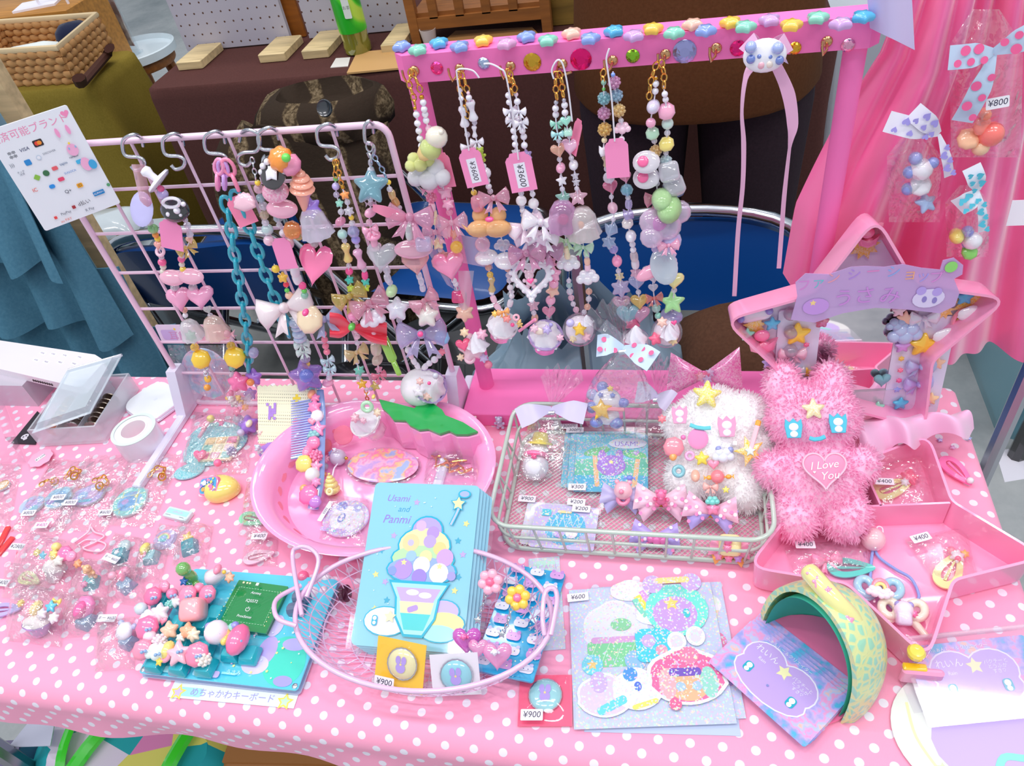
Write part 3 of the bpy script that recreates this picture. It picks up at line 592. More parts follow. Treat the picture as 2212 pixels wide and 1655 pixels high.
put('black_bag',G(TR(-0.36,1.0,0.0)).loft([ring(0,0,z,rx,ry,24,.05,z*7)for z,rx,ry in ((0,.12,.1),(.04,.14,.12),(.3,.13,.11),(.44,.09,.05))]),mat('plastic','#17151a'),None,smooth=60,label='added black bag filling in the floor shade behind the pink stand leg',cat='bag')  # added dark filler, stands in for the shade on the floor here
sb=thing('storage_bin','translucent blue storage bin on the concrete beside the pink satin','bin',(0.80,1.36,0));SBM=mat('acrylic','#8fd0e0',0.45)
put('bin_wall',G(TR(0.80,1.38,0)).loft([[(x,y,z)for x,y in rrect(w,h,0.03)]for z,w,h in ((0.0,.30,.34),(.30,.34,.40),(.31,.36,.42),(.31,.335,.395),(.01,.29,.33))],caps=True),SBM,sb,smooth=40)
put('lid',G(TR(0.80,1.38,0.312)).puff(rrect(0.37,0.43,0.03),0.02),SBM,sb)
_p=T(2195,985,-0.7);put('pole',G().tube([(_p.x,_p.y,0),(_p.x+0.02,_p.y+0.01,0.9)],0.017),mat('plastic','#121418'),None,label='black pole standing on the concrete by the storage bin',cat='pole')
flat_quad('paper_scrap',[(2150,975),(2212,965),(2212,1035),(2170,1042)],0.0008,mat('paper','wh'),'white paper scrap on the concrete by the black pole','paper',-0.7)
# ================================================================== under the front of the table
def _zip(q):
    c=q.coord('Object');v=q.n('ShaderNodeTexVoronoi',{'Vector':c,'Scale':11.0,'Randomness':1.0});s=q.n('ShaderNodeSeparateColor',{0:v.outputs['Color']})
    return q.surf(q.pr(c=q.ramp(s.outputs[0],[(0.0,lin('#18a8b0')[:3]),(0.3,lin('#e9dcf0')[:3]),(0.5,lin('#e88ac0')[:3]),(0.65,lin('#18a8b0')[:3]),(0.85,lin('#e8e070')[:3])],'CONSTANT'),r=0.7))
ub=thing('zip_tote','teal and pink patterned tote with neon green zips under the table','bag',T(270,1600,-0.55));_c=T(270,1610,-0.42)
put('tote_body',G(TR(_c.x,_c.y,0)).box((0,0.0,0.14),(0.36,0.17,0.28),0.05),custom('candy_print',_zip),ub)
for dx,b in ((-0.10,.05),(-0.05,-.03),(0.07,.02)):
    put('zip',G(TR(_c.x,_c.y,0)).tube(spline([(dx+0.0,-0.088,0.10),(dx+b*.3,-0.092,0.24),(dx+b,-0.03,0.292),(dx+b*1.6,0.06,0.29)],6),0.010,6,False,0.5),mat('plastic','#3ae02c'),ub)
_c=T(560,1640,-0.42);carton('kraft_bag','brown kraft paper bag under the front of the table','paper bag',TR(_c.x+0.035,_c.y+0.03,0)@RZ(0.1),(0.19,0.12,0.27),mat('paper','#a8703a'))
_c=T(790,1650,-0.42);put('printed_pouch',G(TR(_c.x+0.04,_c.y+0.03,0.0)).loft([ring(0,0,z,rx,ry,24,.04,z*7)for z,rx,ry in ((0,.08,.08),(.04,.09,.09),(.22,.085,.085),(.28,.06,.05))]),custom('blue_white_print',lambda q:q.surf(q.pr(c=q.ramp(q.noise(9,2,q.coord('Object')).outputs[0],[(0.4,lin('#e6e2ea')[:3]),(0.58,lin('#e6e2ea')[:3]),(0.6,lin('#2a8ad8')[:3])]),r=0.7))),None,label='white pouch with blue blotches under the table',cat='pouch')
_c=T(1010,1655,-0.42);carton('teal_box','teal box under the front of the table','box',TR(_c.x+0.05,_c.y+0.03,0),(0.12,0.12,0.26),mat('plastic','#2fb6ac'))
_c=T(40,1640,-0.42);put('plastic_sack',G(TR(_c.x-.05,_c.y,0)).loft([ring(0,0,z,rx,ry,24,.06,z*9)for z,rx,ry in ((0,.05,.06),(.04,.06,.07),(.2,.055,.06),(.26,.03,.03))]),mat('clear','#5a4a80',0.2),None,smooth=60,label='dark purple plastic sack under the table beside the zip tote',cat='bag')
flat_quad('paper_sheet',[(20,1615),(110,1612),(120,1560),(60,1565)],0.002,mat('paper','#d4d8ee'),'white paper sheet tucked beside the zip tote','paper',-0.40)
# ================================================================== white-pink grid panel with feet
GY=0.590;GX0,GX1=-0.603,-0.250;GRM=mat('plastic','#f3cfe6');GFM=mat('plastic','#e4e0f4')
gp_=thing('grid_panel','pale pink wire grid panel on white feet hung with charm strings','grid rack',((GX0+GX1)/2,GY,TZ))
zs=[TZ+0.0497*k+0.002 for k in range(8)];xs=[GX0+(GX1-GX0)*k/7 for k in range(8)]
zt_=zs[-1];out=[(x+(GX0+GX1)/2,GY,z+(zs[0]+zt_)/2)for x,z in rrect(GX1-GX0,zt_-zs[0],0.012,5)]
put('rim',G().tube(out,0.0033,8,True),GRM,gp_,smooth=60)
for x in xs[1:-1]:put('upright_wire',G().tube([(x,GY-0.001,zs[0]),(x,GY-0.001,zt_)],0.0017,6),GRM,gp_,smooth=60)
for z in zs[1:-1]:put('cross_wire',G().tube([(GX0,GY+0.0018,z),(GX1,GY+0.0018,z)],0.0017,6),GRM,gp_,smooth=60)
for x in (GX0,GX1):
    put('foot',G().box((x,GY-0.045,TZ+0.0045),(0.011,0.19,0.009),0.0015),GFM,gp_)
    put('foot_clip',G().loft([[(x+sx*0.0065,GY+a,TZ+0.008)for sx,a in ((-1,-.03),(1,-.03),(1,.02),(-1,.02))],[(x+sx*0.0065,GY+a,TZ+0.062)for sx,a in ((-1,-.008),(1,-.008),(1,.008),(-1,.008))]]),GFM,gp_,smooth=30)
# ================================================================== hot pink stand
BAR=mat('matte','#ff7fc2');SBX0,SBX1=-0.2335,0.1365;BYF,BYB=0.598,0.622;BZ0,BZ1=TZ+0.3795,TZ+0.402
sd=thing('display_stand','hot pink painted wooden stand with a gem studded bar for necklaces','stand',(-0.05,0.6,TZ))
def barbox(g):
    c=0.008;o=[(SBX0+c,BYF),(SBX1-c,BYF),(SBX1,BYF+c),(SBX1,BYB-c*0),(SBX0,BYB),(SBX0,BYF+c)]
    return g.loft([[(x,y,BZ0)for x,y in o],[(x,y,BZ1)for x,y in o]])
put('bar',barbox(G()),BAR,sd,smooth=20)
put('base_board',G().box((-0.049,0.603,TZ+0.0095),(0.385,0.076,0.019),0.001),BAR,sd,smooth=20)
for x in (-0.222,0.122):put('leg',G(TR(x,0.612,TZ+0.019)).lathe([(0.0085,0),(0.0085,BZ0-TZ-0.019)],20),BAR,sd,smooth=60)
STAR3=shared('star_cabochon',lambda:G().puff(star(1.0,0.66,5,90,1),0.9,0.35,2,0.4),60)
STC=dict(b='#8aa6ea',m='#8fdcc4',c='#4fb8e8',y='#ffcf4a',p='#e8a8d8',e='#ffc9b4',l='#d4a8e4')
for px,py,c in [(870,105,'b'),(905,113,'m'),(950,98,'c'),(995,106,'b'),(1045,93,'y'),(1095,100,'p'),(1139,85,'b'),(1184,93,'m'),(1236,78,'e'),(1275,89,'b'),(1327,73,'c'),(1370,83,'l'),(1410,68,'y'),(1456,77,'m'),(1496,59,'e'),(1524,72,'b'),(1578,55,'y'),(1609,64,'m'),(1662,50,'l'),(1708,61,'y'),(1765,45,'m'),(1815,58,'l'),(1862,43,'c')]:
    p=T(px,py+4,0.402);put('star_cabochon',STAR3,mat('plastic',STC[c]),sd,TR(p)@RZ(random.uniform(-1,1))@SCL(0.0085,0.0085,0.009))
GEM=shared('gem',lambda:G().loft([[(r*cos(2*pi*(j+o)/12),r*sin(2*pi*(j+o)/12),z)for j in range(12)]for r,z,o in ((1.0,0,0),(1.0,0.15,.5),(0.72,0.4,0),(0.42,0.55,.5))]),5)
for px,py,r,c in [(944,147,5,'hp'),(1045,137,4.6,'#b8c8e8'),(1150,134,6.8,'#d8a83c'),(1255,128,8,'#f02878'),(1367,121,5,'#8fc83c'),(1479,111,8.4,'#a8a8dc'),(1594,104,5.6,'#e83080'),(1832,98,4.6,'#f0a8c8'),(1717,104,4.4,'#e8b03c')]:
    p=V(px,py,BYF);put('gem',GEM,mat('metal',c),sd,TR(p)@RX(pi/2)@SCL(r*0.00105,r*0.00105,0.0045))
HK=mat('metal','#d8a878');hooks={}
for px,py,up in [(888,164,1),(985,160,1),(1094,155,1),(1205,150,0),(1313,143,1),(1426,130,1),(1535,117,1),(1772,103,1)]:
    p=V(px,py,BYF);g=G(TR(p));d=0.008
    g.tube([(0.004,0.0,0.004),(0.003,-0.010,0.002),(0.0,-0.0135,0.0),(-0.001,-0.0145,0.0055),(-0.001,-0.0145,0.0105)]if up else [(0,0,0.002),(0,-0.012,0.0),(0.007,-0.014,0.001),(0.013,-0.0145,0.003)],0.0011,6)
    put('hook',g,HK,sd,smooth=60);put('hook_rosette',G(TR(p)@RX(pi/2)@TR(0.004,0.004,0)).lathe([(0.0042,0),(0.0036,0.0016),(0.0012,0.0022)],14),HK,sd,smooth=60);hooks[px]=p+Vector((0,-0.0135,0))
def bear_g(s=1.0):
    g=G(SCL(s))
    for c,r in (((0,0,.62),.3),((-.2,0,.86),.12),((.2,0,.86),.12),((0,0,.12),(.30,.26,.32)),((-.34,-.08,.26),.13),((.34,-.08,.26),.13),((-.2,-.06,-.22),.16),((.2,-.06,-.22),.16),((0,-.26,.56),.11)):g.ell(c,r,10,7)
    return g
BEAR=shared('bear_bead',bear_g,60)
for px,py,c in [(1025,914,'#e8e0d8'),(1079,918,'#c0b8d8'),(1146,921,'#e6dca0'),(1205,916,'#d8d8e6')]:
    p=T(px,py,0.009);put('bear_bead',BEAR,mat('pearl',c),sd,TR(p.x,0.5605,TZ+0.007)@SCL(0.0135))
# ================================================================== beads
def _flower(n=6):return lambda:G().puff(lobes(0.5,n,0.16,36),0.5,0,2)
def bone():
    g=G()
    g.lathe([(0.02,-0.5),(0.2,-0.46),(0.24,-0.36),(0.17,-0.2),(0.12,0),(0.17,0.2),(0.24,0.36),(0.2,0.46),(0.02,0.5)],10);return g
def bowb(th=0.3):
    g=G()
    for s in (-1,1):
        g.puff(xf([(0.05,-0.06),(0.5,-0.33),(0.6,-0.1),(0.6,0.16),(0.5,0.36),(0.05,0.08)],0,0,0,1)if s>0 else [(-x,y)for x,y in [(0.05,-0.06),(0.5,-0.33),(0.6,-0.1),(0.6,0.16),(0.5,0.36),(0.05,0.08)]][::-1],th,0,2)
        g.puff([(s*x,y)for x,y in ([(0.02,0),(0.12,-0.02),(0.42,-0.52),(0.22,-0.46),(0.14,-0.56)])][::(-1 if s>0 else 1)],th*.6,-.05,1)
    g.ell((0,0,0.04),(0.11,0.12,0.17),10,6);return g
def duck():
    g=G();g.ell((0,-.18,0),(.46,.30,.34),14,9);g.ell((.06,.25,0),(.28,.28,.27),14,9);g.puff([(-.3,-.2),(-.62,.08),(-.45,-.25)],.2);return g
def cloudb():
    g=G()
    for x,y,r in ((-.34,-.05,.22),(0,-.08,.28),(.34,-.05,.22),(-.16,.16,.24),(.18,.16,.24)):g.ell((x,y,0),(r,r,r*.8),12,7)
    return g
def candy():
    g=G();g.ell((0,0,0),(.32,.26,.26),12,8)
    for s in (-1,1):g.puff([(s*.26,0),(s*.6,.28),(s*.52,0),(s*.6,-.28)][::(1 if s>0 else-1)],.14,0,1)
    return g
def ghostcup():
    g=G();g.loft([[(r*(1+k*sin(10*2*pi*j/30))*cos(2*pi*j/30),r*(1+k*sin(10*2*pi*j/30))*sin(2*pi*j/30),z)for j in range(30)]for r,z,k in ((.02,.5,0),(.25,.44,.02),(.38,.25,.03),(.42,0,.04),(.5,-.28,.06),(.52,-.38,.08),(.4,-.42,.05))]);return g
def mush():
    g=G();g.lathe([(.02,.42),(.3,.34),(.5,.08),(.54,-.06),(.42,-.14),(.16,-.16),(.14,-.4),(.02,-.42)],18);return g
def cream():
    g=G();R_=[]
    for k in range(15):t=k/14;R_.append([((.5*(1-t)**.8*(1+.14*sin(6*(2*pi*j/24)+t*7))+.01)*cos(2*pi*j/24),(.5*(1-t)**.8*(1+.14*sin(6*(2*pi*j/24)+t*7))+.01)*sin(2*pi*j/24),t*.9-.3)for j in range(24)])
    return g.loft(R_)
def soft():
    g=G();g.lathe([(.06,-.6),(.2,-.1),(.24,-.05),(.02,-.04)],14)
    for r,z,h in ((.32,.02,.13),(.29,.18,.12),(.22,.32,.10),(.13,.44,.09),(.05,.53,.07)):g.ell((0,0,z),(r,r,h),14,6)
    return g
def torus():return G().tube([(0.34*cos(2*pi*i/16),0.34*sin(2*pi*i/16),0)for i in range(16)],0.16,8,True)
def facet():return G().loft([[(r*cos(2*pi*(j+o)/8),r*sin(2*pi*(j+o)/8),z)for j in range(8)]for r,z,o in ((.1,-.5,0),(.38,-.3,.5),(.5,0,0),(.38,.3,.5),(.1,.5,0))])
def berry():
    g=G()
    for k in range(26):
        z=1-2*(k+.5)/26;a=k*2.4;r=(1-z*z)**.5;g.ell((.38*r*cos(a),.38*r*sin(a),.38*z),.14,6,4)
    return g.ell((0,0,0),.36,10,7)
def shell():return G().puff([(0,-.4)]+[(0.5*sin(a)*(1+.05*cos(14*a)),-.1+.5*cos(a)*(1+.05*cos(14*a)))for a in [radians(-105+210*i/28)for i in range(29)]][::-1],.34,0,2,.2)
BEADS=dict(o=lambda:G().ell((0,0,0),.5,14,10),d=lambda:G().ell((0,0,0),(.62,.62,.30),14,8),e=lambda:G().ell((0,0,0),(.40,.62,.40),12,8),t=lambda:G().lathe([(.05,-.5),(.34,-.42),(.4,-.2),(.4,.2),(.34,.42),(.05,.5)],14),x=facet,b=berry,H=lambda:G().puff(heart(.56),.42),S=lambda:G().puff(star(.6,.34,5,90,1),.4),F=_flower(6),C=_flower(5),B=bowb,N=bone,D=duck,L=cloudb,Y=candy,J=ghostcup,M=mush,W=cream,I=soft,R=torus,A=lambda:bear_g(.85),Q=shell,G=lambda:G().box((0,0,0),(.8,.8,.8),.12),E=lambda:G().puff([(-.34,-.5),(.34,-.5),(.42,-.1),(.3,.42),(.12,.22),(-.12,.22),(-.3,.42),(-.42,-.1)],.44),K=lambda:G().puff([(-.1,-.5),(.3,-.42),(.5,-.1),(.42,.3),(.1,.5),(-.3,.42),(-.5,.05),(-.4,-.35)],.5))
BNAME=dict(o='round_bead',d='disc_bead',e='oval_bead',t='barrel_bead',x='faceted_bead',b='cluster_bead',H='heart_bead',S='star_bead',F='flower_bead',C='blossom_bead',B='bow_bead',N='bone_bead',D='duck_bead',L='cloud_bead',Y='candy_bead',J='dome_charm',M='mushroom_bead',W='cream_swirl',I='soft_serve_bead',R='ring_bead',A='bear_bead',Q='shell_bead',G='cube_bead',E='tulip_bead',K='pebble_bead')
FINX=dict(p='plastic',l='pearl',c='clear',g='glitter',m='metal',h='holo')
VIEW=Vector((0.15,-0.78,0.62))
def bead(kind,col,fin,p,size,parent,spin=0.0,face=VIEW,jit=0.25):
    me=shared('bead_'+kind,BEADS[kind],55)
    if kind in 'tNWJMIAe':M=TR(p)@(Vector((0,1,0)).rotation_difference(Vector((sin(spin)*-1,0,cos(spin)))).to_matrix().to_4x4()@RX(-pi/2)if kind not in 'A' else RZ(spin*0))
    else:
        f=Vector((face[0]+random.uniform(-jit,jit),face[1],face[2]+random.uniform(-jit,jit))).normalized();M=frame_xy(p,Vector((-f.y,f.x,0)),f)@RZ(spin)
        if kind in 'd':M=TR(p)@RX(random.uniform(-.3,.3))@RY(random.uniform(-.2,.2)+spin)
    return put(BNAME[kind],me,mat(FINX[fin],col),parent,M@SCL(size))
def chain_g(pts,link,wire,twist=True,elong=1.55):
    """a run of interlinked oval links along pts"""
    P=spline(pts,10);L=[0]
    for a,b in zip(P,P[1:]):L.append(L[-1]+(b-a).length)
    n=max(2,int(L[-1]/(link*elong*0.78)));out=[]
    for k in range(n):
        s=L[-1]*(k+.5)/n;i=max(j for j in range(len(L))if L[j]<=s);i=min(i,len(P)-2);t=(s-L[i])/max(1e-9,L[i+1]-L[i]);p=P[i].lerp(P[i+1],t);d=(P[i+1]-P[i]).normalized()
        a=d.cross(VIEW).normalized();b=d.cross(a)
        w=a if k%2==0 else (b*0.9+a*0.35).normalized()
        out.append((p,d,w))
    return out
def chain(parent,pts,link,wire,m,name='chain_link',joined=False,elong=1.55):
    me=shared(('link',round(elong,2),round(wire/link,3)),lambda:G().tube([(0.5*cos(t),elong/2*sin(t)*(1.0),0)for t in [2*pi*i/14 for i in range(14)]],wire/link,6,True),70)
    if joined:
        g=G()
        for p,d,w in chain_g(pts,link,wire,elong=elong):g.at(frame_xy(p,w,w.cross(d))@SCL(link));g.tube([(0.5*cos(t),elong/2*sin(t),0)for t in [2*pi*i/10 for i in range(10)]],wire/link,5,True)
        return put('chain',g,m,parent,smooth=70)
    for p,d,w in chain_g(pts,link,wire,elong=elong):put(name,me,m,parent,frame_xy(p,w,w.cross(d))@SCL(link))
def strand(parent,Y,path,toks,cord=True):
    """beads threaded along a pixel path; token: kind.colour.finish.size(px)[.spin]"""
    P=spline([V(x,y,Y+random.uniform(-.002,.002))for x,y in path],8);L=[0]
    for a,b in zip(P,P[1:]):L.append(L[-1]+(b-a).length)
    def at(s):
        i=0
        while i<len(L)-2 and L[i+1]<s:i+=1
        return P[i].lerp(P[i+1],(s-L[i])/max(1e-9,L[i+1]-L[i])),P[min(i+1,len(P)-1)]-P[i]
    T_=[]
    for tk in toks.split():
        a=tk.split('.');n=1
        if a[0][0].isdigit():n=int(a[0][0]);a[0]=a[0][1:]
        T_+=[a]*n
    long_=dict(d=.62,e=1.2,N=1.0,B=.75,I=1.1,t=1.0,L=.85,Y=.6,J=.85,D=1.0,M=.8)
    sz=[float(a[3])*long_.get(a[0],0.95)for a in T_];tot=sum(sz);acc=0
    for a,z in zip(T_,sz):
        p,d=at(L[-1]*(acc+z/2)/tot);acc+=z;spin=(float(a[4])if len(a)>4 else 0)*pi/180+atan2(-d.x,-d.z)*(1 if a[0]in 'tNeIG' else 0.4)
        bead(a[0],a[1],a[2],p+Vector((0,random.uniform(-.0015,.0015),0)),float(a[3])*mpp(p),parent,-spin if a[0]in 'tNeIG' else spin)
    if cord:put('cord',G().tube([tuple(p)for p in P[::2]+[P[-1]]],0.0006,5),mat('matte','#e8e4f0'),parent,smooth=None)
TAGM=mat('paper','#f58fc0');TAGM2=mat('paper','#ff8fb4')
def swing_tag(parent,Y,c,w,h,ang=0,txt=None,yaw=0.0,m=None,tilt=0.25):
    p=V(c[0],c[1],Y);k=mpp(p);w*=k;h*=k
    M=TR(p)@RZ(yaw)@RX(pi/2-tilt)@RZ(radians(ang));o=[(-w/2,-h/2),(w/2,-h/2),(w/2,h*.32),(w*.42,h*.40),(w*.34,h*.42),(w*.28,h*.5),(-w*.28,h*.5),(-w*.34,h*.42),(-w*.42,h*.40),(-w/2,h*.32)]
    t=put('price_tag',G(M).prism(o,-0.0003,0.0003),m or TAGM,parent,smooth=None)
    if txt:
        q=Pr(M,0.4);q.rect(0,-h*80,w*430,h*640,'#e9e6f2');q.text(0,-h*80,w*330,txt,'#3a3040',-90,0.15);q.build(t,name='lettering')
    return t
def thread_loop(parent,Y,pts,r=0.0007,m=None):put('string',G().tube(spline([V(x,y,Y)for x,y in pts],6),r,5),m or mat('matte','#f0eef6'),parent,smooth=60)
GOLD=mat('metal','#f0b45a')
NY=0.5825
def necklace(label,hook,chains=(),**k):
    t=thing('bead_necklace',label,'necklace',V(hook[0],hook[1],NY),'necklaces hanging from the pink bar')
    for c in chains:chain(t,[V(x,y,NY)for x,y in c],0.0042,0.0007,GOLD,joined=True)
    return t
n1=necklace('pearl necklace with a yellow unicorn bead and pink heart balloon',(888,150),[[(888,150),(884,180),(892,205),(897,230)],[(890,150),(900,175),(905,185),(909,200)]])
strand(n1,NY,[(896,228),(902,260),(906,290),(912,330),(918,372)],'o.gd.m.8 5o.wh.l.15 e.wh.l.15 o.wh.c.14 o.lv.l.14')
strand(n1,NY,[(909,205),(915,230),(920,260),(930,290)],'1o.gd.m.11 4o.wh.l.15 e.lp.c.20')
bead('L','#e8f06a','g',V(906,350,NY-.006),.024,n1);bead('o','#d8ec5a','g',V(930,322,NY-.008),.019,n1);bead('o','#f4ecd8','l',V(943,297,NY-.006),.019,n1);bead('e','#f4ecd8','l',V(952,284,NY-.008),.007,n1,.3);bead('K','#ffd24a','g',V(918,330,NY-.012),.014,n1)
bead('L','wh','g',V(926,379,NY-.004),.036,n1)
strand(n1,NY,[(926,390),(937,470),(948,530),(962,560)],'o.sl.c.12 Y.pk.p.34 b.pk.c.26 t.lp.l.20 t.cr.l.20 t.cr.l.18 B.lp.c.52 C.cr.l.30 o.wh.c.12 F.pe.c.26')
strand(n1,NY,[(953,392),(968,440),(978,490),(988,540)],'o.sl.c.14 C.pk.l.34 F.pk.l.30 o.pk.c.16 B.lp.c.60 H.pe.c.24 o.lp.c.16 H.pk.c.24')
bead('H','#ff92c0','l',V(970,575,NY-.010),.030,n1,.15);bead('o','ye','c',V(986,534,NY-.008),.012,n1)
put('tulle_ribbon',G().sheet(lambda u,v:tuple(V(985+70*u+10*v,505+62*v+14*u,NY+.008-.01*sin(3*u))),8,4),mat('tulle','#f4d8ee'),n1,smooth=80)
put('tulle_ribbon',G().sheet(lambda u,v:tuple(V(925+40*v+16*u,545+70*v-10*u+20*u*v,NY+.008-.01*sin(3*u))),8,4),mat('tulle','#f4d8ee'),n1,smooth=80)
put('tulle_ribbon',G().sheet(lambda u,v:tuple(V(990+34*u*(1-v*.3),585+85*v,NY+.004-.01*sin(3*u))),8,4),mat('tulle','#f0e8f4'),n1,smooth=80)
strand(n1,NY,[(980,600),(988,630),(998,660),(1010,690)],'2o.wh.l.13 R.sl.c.14 G.hp.c.34 o.wh.c.10 F.pe.l.44')
wp_=V(1021,752,NY-.01)
for c,k,z,dx,dy in (('#ffd8e4','C',66,0,0),('#ff5f8f','H',30,-20,-6),('#f4f2fa','W',44,10,-14),('#ffe2b8','F',22,-18,-34),('#ffc0d8','F',26,20,-30),('#fdd0e0','R',26,-6,22),('#f7e6c0','F',18,-26,20),('#d8c8f0','F',22,24,22),('#ff8aa8','o',18,34,36)):
    bead(k,c,'p',V(1021+dx,752+dy,NY-.012-(.008 if k!='C' else 0)),z*mpp(wp_),n1)
swing_tag(n1,NY+.004,(960,368),40,74,12,None,-.3,TAGM2)
n2=necklace('white bone bead necklace with orange duck beads and a cream cup charm',(985,150),[[(990,155),(993,190),(1000,215),(1006,240),(1011,255)],[(992,155),(1003,172),(1006,185),(1011,200)]])
strand(n2,NY,[(994,190),(997,215),(1003,260),(1010,300),(1013,335),(1018,390),(1028,440)],'1o.lp.l.9 1o.wh.l.12 N.wh.l.46 o.wh.c.13 B.wh.l.30 B.cr.l.30 1o.wh.l.12 o.wh.l.14 o.wh.l.14 o.ye.l.14 o.sl.c.12')
strand(n2,NY,[(1012,195),(1014,220),(1024,262),(1026,290),(1035,320),(1043,350),(1050,380),(1060,420)],'1o.lp.l.8 1o.wh.l.14 N.wh.l.46 o.wh.c.12 N.wh.l.26 B.wh.l.26 o.sl.c.12 A.#d8f03c.c.30 o.wh.l.12 o.wh.l.26 2o.wh.l.14 o.wh.c.13')
for x,sp in ((1036,0),(1074,0)):
    bead('D','#ffae2a','g',V(x,482,NY-.012),.027,n2,0,jit=.05)
_bk=V(1057,474,NY-.024);put('beak',G(TR(_bk)).ell((0,0,0),(.004,.003,.0022)),mat('plastic','hp'),n2)
bead('B','#f4b8d0','c',V(1066,428,NY-.008),.024,n2);bead('t','#ffa8c0','c',V(1031,440,NY-.01),.014,n2)
strand(n2,NY,[(1038,512),(1047,545),(1055,580),(1060,600),(1063,632)],'o.lp.c.34 d.wh.l.42 o.pe.c.15 o.ye.c.15 N.#f4dc90.c.36')
strand(n2,NY,[(1082,510),(1090,545),(1096,580),(1100,610),(1106,640)],'L.wh.c.36 d.wh.l.42 o.pe.c.15 2o.wh.c.13 o.wh.l.14 H.wh.l.12')
strand(n2,NY,[(1060,628),(1068,650),(1080,668),(1084,680)],'o.wh.l.12 t.lp.l.17 t.lp.l.17 t.wh.l.16');strand(n2,NY,[(1106,635),(1102,655),(1096,668),(1090,680)],'o.wh.l.13 t.wh.l.17 t.wh.l.17 o.wh.l.12')
swing_tag(n2,NY-.01,(1022,362),50,82,9,'¥3600');thread_loop(n2,NY-.008,[(1013,325),(1000,250),(988,170),(990,150),(1020,152),(1035,168)])
n3=necklace('white pearl necklace with a scalloped heart frame and lilac cup charm',(1094,145),[[(1096,150),(1102,185),(1106,205)],[(1098,152),(1110,180),(1112,200)]])
strand(n3,NY,[(1096,200),(1102,230),(1108,270),(1112,300),(1115,335),(1122,410)],'2o.wh.l.13 B.wh.l.28 B.wh.l.28 3o.wh.l.14 F.wh.c.22 o.wh.c.12 3o.wh.l.14 2o.lp.l.12')
strand(n3,NY,[(1113,200),(1118,225),(1126,262),(1130,290),(1134,320),(1140,350),(1147,405)],'o.lp.l.10 o.wh.l.15 B.wh.l.28 B.wh.l.28 3o.wh.l.15 F.lv.c.28 o.lv.c.13 2o.wh.l.12 H.lp.c.24')
strand(n3,NY,[(1126,410),(1127,440),(1130,468)],'o.wh.c.13 o.#f8f4f8.l.24 o.wh.c.12 o.wh.l.13 o.wh.c.11');strand(n3,NY,[(1148,400),(1153,440),(1158,465)],'o.wh.c.13 o.wh.l.13 o.#f8f4f8.l.24 o.wh.c.13')
bead('B','#f8e0ee','l',V(1135,486,NY-.006),.029,n3,.3);bead('B','#f4eef6','l',V(1168,480,NY-.009),.029,n3,-.3);bead('B','#f0d8ec','l',V(1146,515,NY-.006),.026,n3);bead('B','#f4eef6','l',V(1172,512,NY-.006),.026,n3)
bead('B','#e8a8cc','c',V(1138,548,NY-.012),.030,n3,.1);bead('B','#d8a0c8','c',V(1178,538,NY-.008),.028,n3,-.35)
hp_=V(1148,606,NY-.012);hs=46*mpp(hp_);Mh=frame_xy(hp_,(1,0,0),VIEW)
fo=heart(hs,24);g=G(Mh).tube([(x*.86,y*.86,0)for x,y in fo],hs*.15,8,True);put('heart_frame',g,mat('pearl','wh'),n3,smooth=60)
for k,(x,y)in enumerate(fo):put('scallop',shared('bead_o',BEADS['o'],55),mat('pearl','wh'),n3,Mh@TR(x*1.02,y*1.02,0)@SCL(hs*.26))
bead('A','#f6d4e2','l',V(1146,612,NY-.012),.018,n3);bead('H','hp','p',V(1146,608,NY-.024),.006,n3)
strand(n3,NY,[(1185,555),(1195,590),(1196,620),(1190,645),(1184,690)],'F.pk.c.30 C.pk.l.36 o.pk.l.22 C.pe.l.32 o.pk.l.22 o.wh.c.10 H.pk.c.28 o.sl.c.11');strand(n3,NY,[(1150,640),(1153,665),(1155,690),(1165,705)],'o.wh.c.11 S.lp.c.24 o.wh.c.12 e.pe.c.20 o.wh.c.11')
swing_tag(n3,NY-.01,(1125,372),58,84,7,'¥3600');thread_loop(n3,NY-.008,[(1120,345),(1108,250),(1093,165),(1080,148),(1060,138),(1045,138)])
n4=necklace('mint and pink heart bead necklace with dome charms and clouds',(1205,150),[[(1200,155),(1200,180),(1201,195),(1203,215)],[(1207,155),(1213,175),(1215,195),(1217,210)]])
strand(n4,NY,[(1202,215),(1200,245),(1203,280),(1207,300),(1207,330),(1212,375),(1215,410),(1220,440)],'1o.sl.c.10 2o.wh.l.15 B.mt.l.24 B.#a8e0e4.l.24 o.wh.c.11 H.pe.c.32 o.wh.c.12 e.pk.l.26 S.wh.l.22 o.wh.c.12 S.#b0ecdc.c.32')
strand(n4,NY,[(1218,212),(1221,250),(1226,280),(1230,300),(1232,330),(1241,370),(1246,405),(1250,440)],'o.sl.c.9 2o.wh.l.15 H.mt.l.24 E.#b8ead8.l.24 o.wh.c.10 H.#f0b8d8.l.38 o.wh.c.12 e.wh.l.26 2S.wh.c.16 o.wh.c.11 S.lp.c.36')
bead('J','#cf98c8','c',V(1216,466,NY-.008),46*.00062,n4);bead('J','#e8e0e0','c',V(1259,482,NY-.008),48*.00062,n4);bead('o','hp','c',V(1217,474,NY-.008),.010,n4);bead('o','or' if 0 else '#ffa060','p',V(1254,486,NY-.008),.007,n4)
strand(n4,NY,[(1221,492),(1222,520),(1226,555),(1228,585)],'o.#f8f0e0.l.16 o.wh.c.10 B.#c8ecc0.l.40 t.cr.l.17 t.cr.l.17 L.wh.l.48');strand(n4,NY,[(1258,500),(1260,530),(1268,560),(1270,612)],'2o.wh.l.15 B.#c0eac8.l.38 t.wh.c.16 t.pe.l.17 t.lp.l.17 L.wh.l.46')
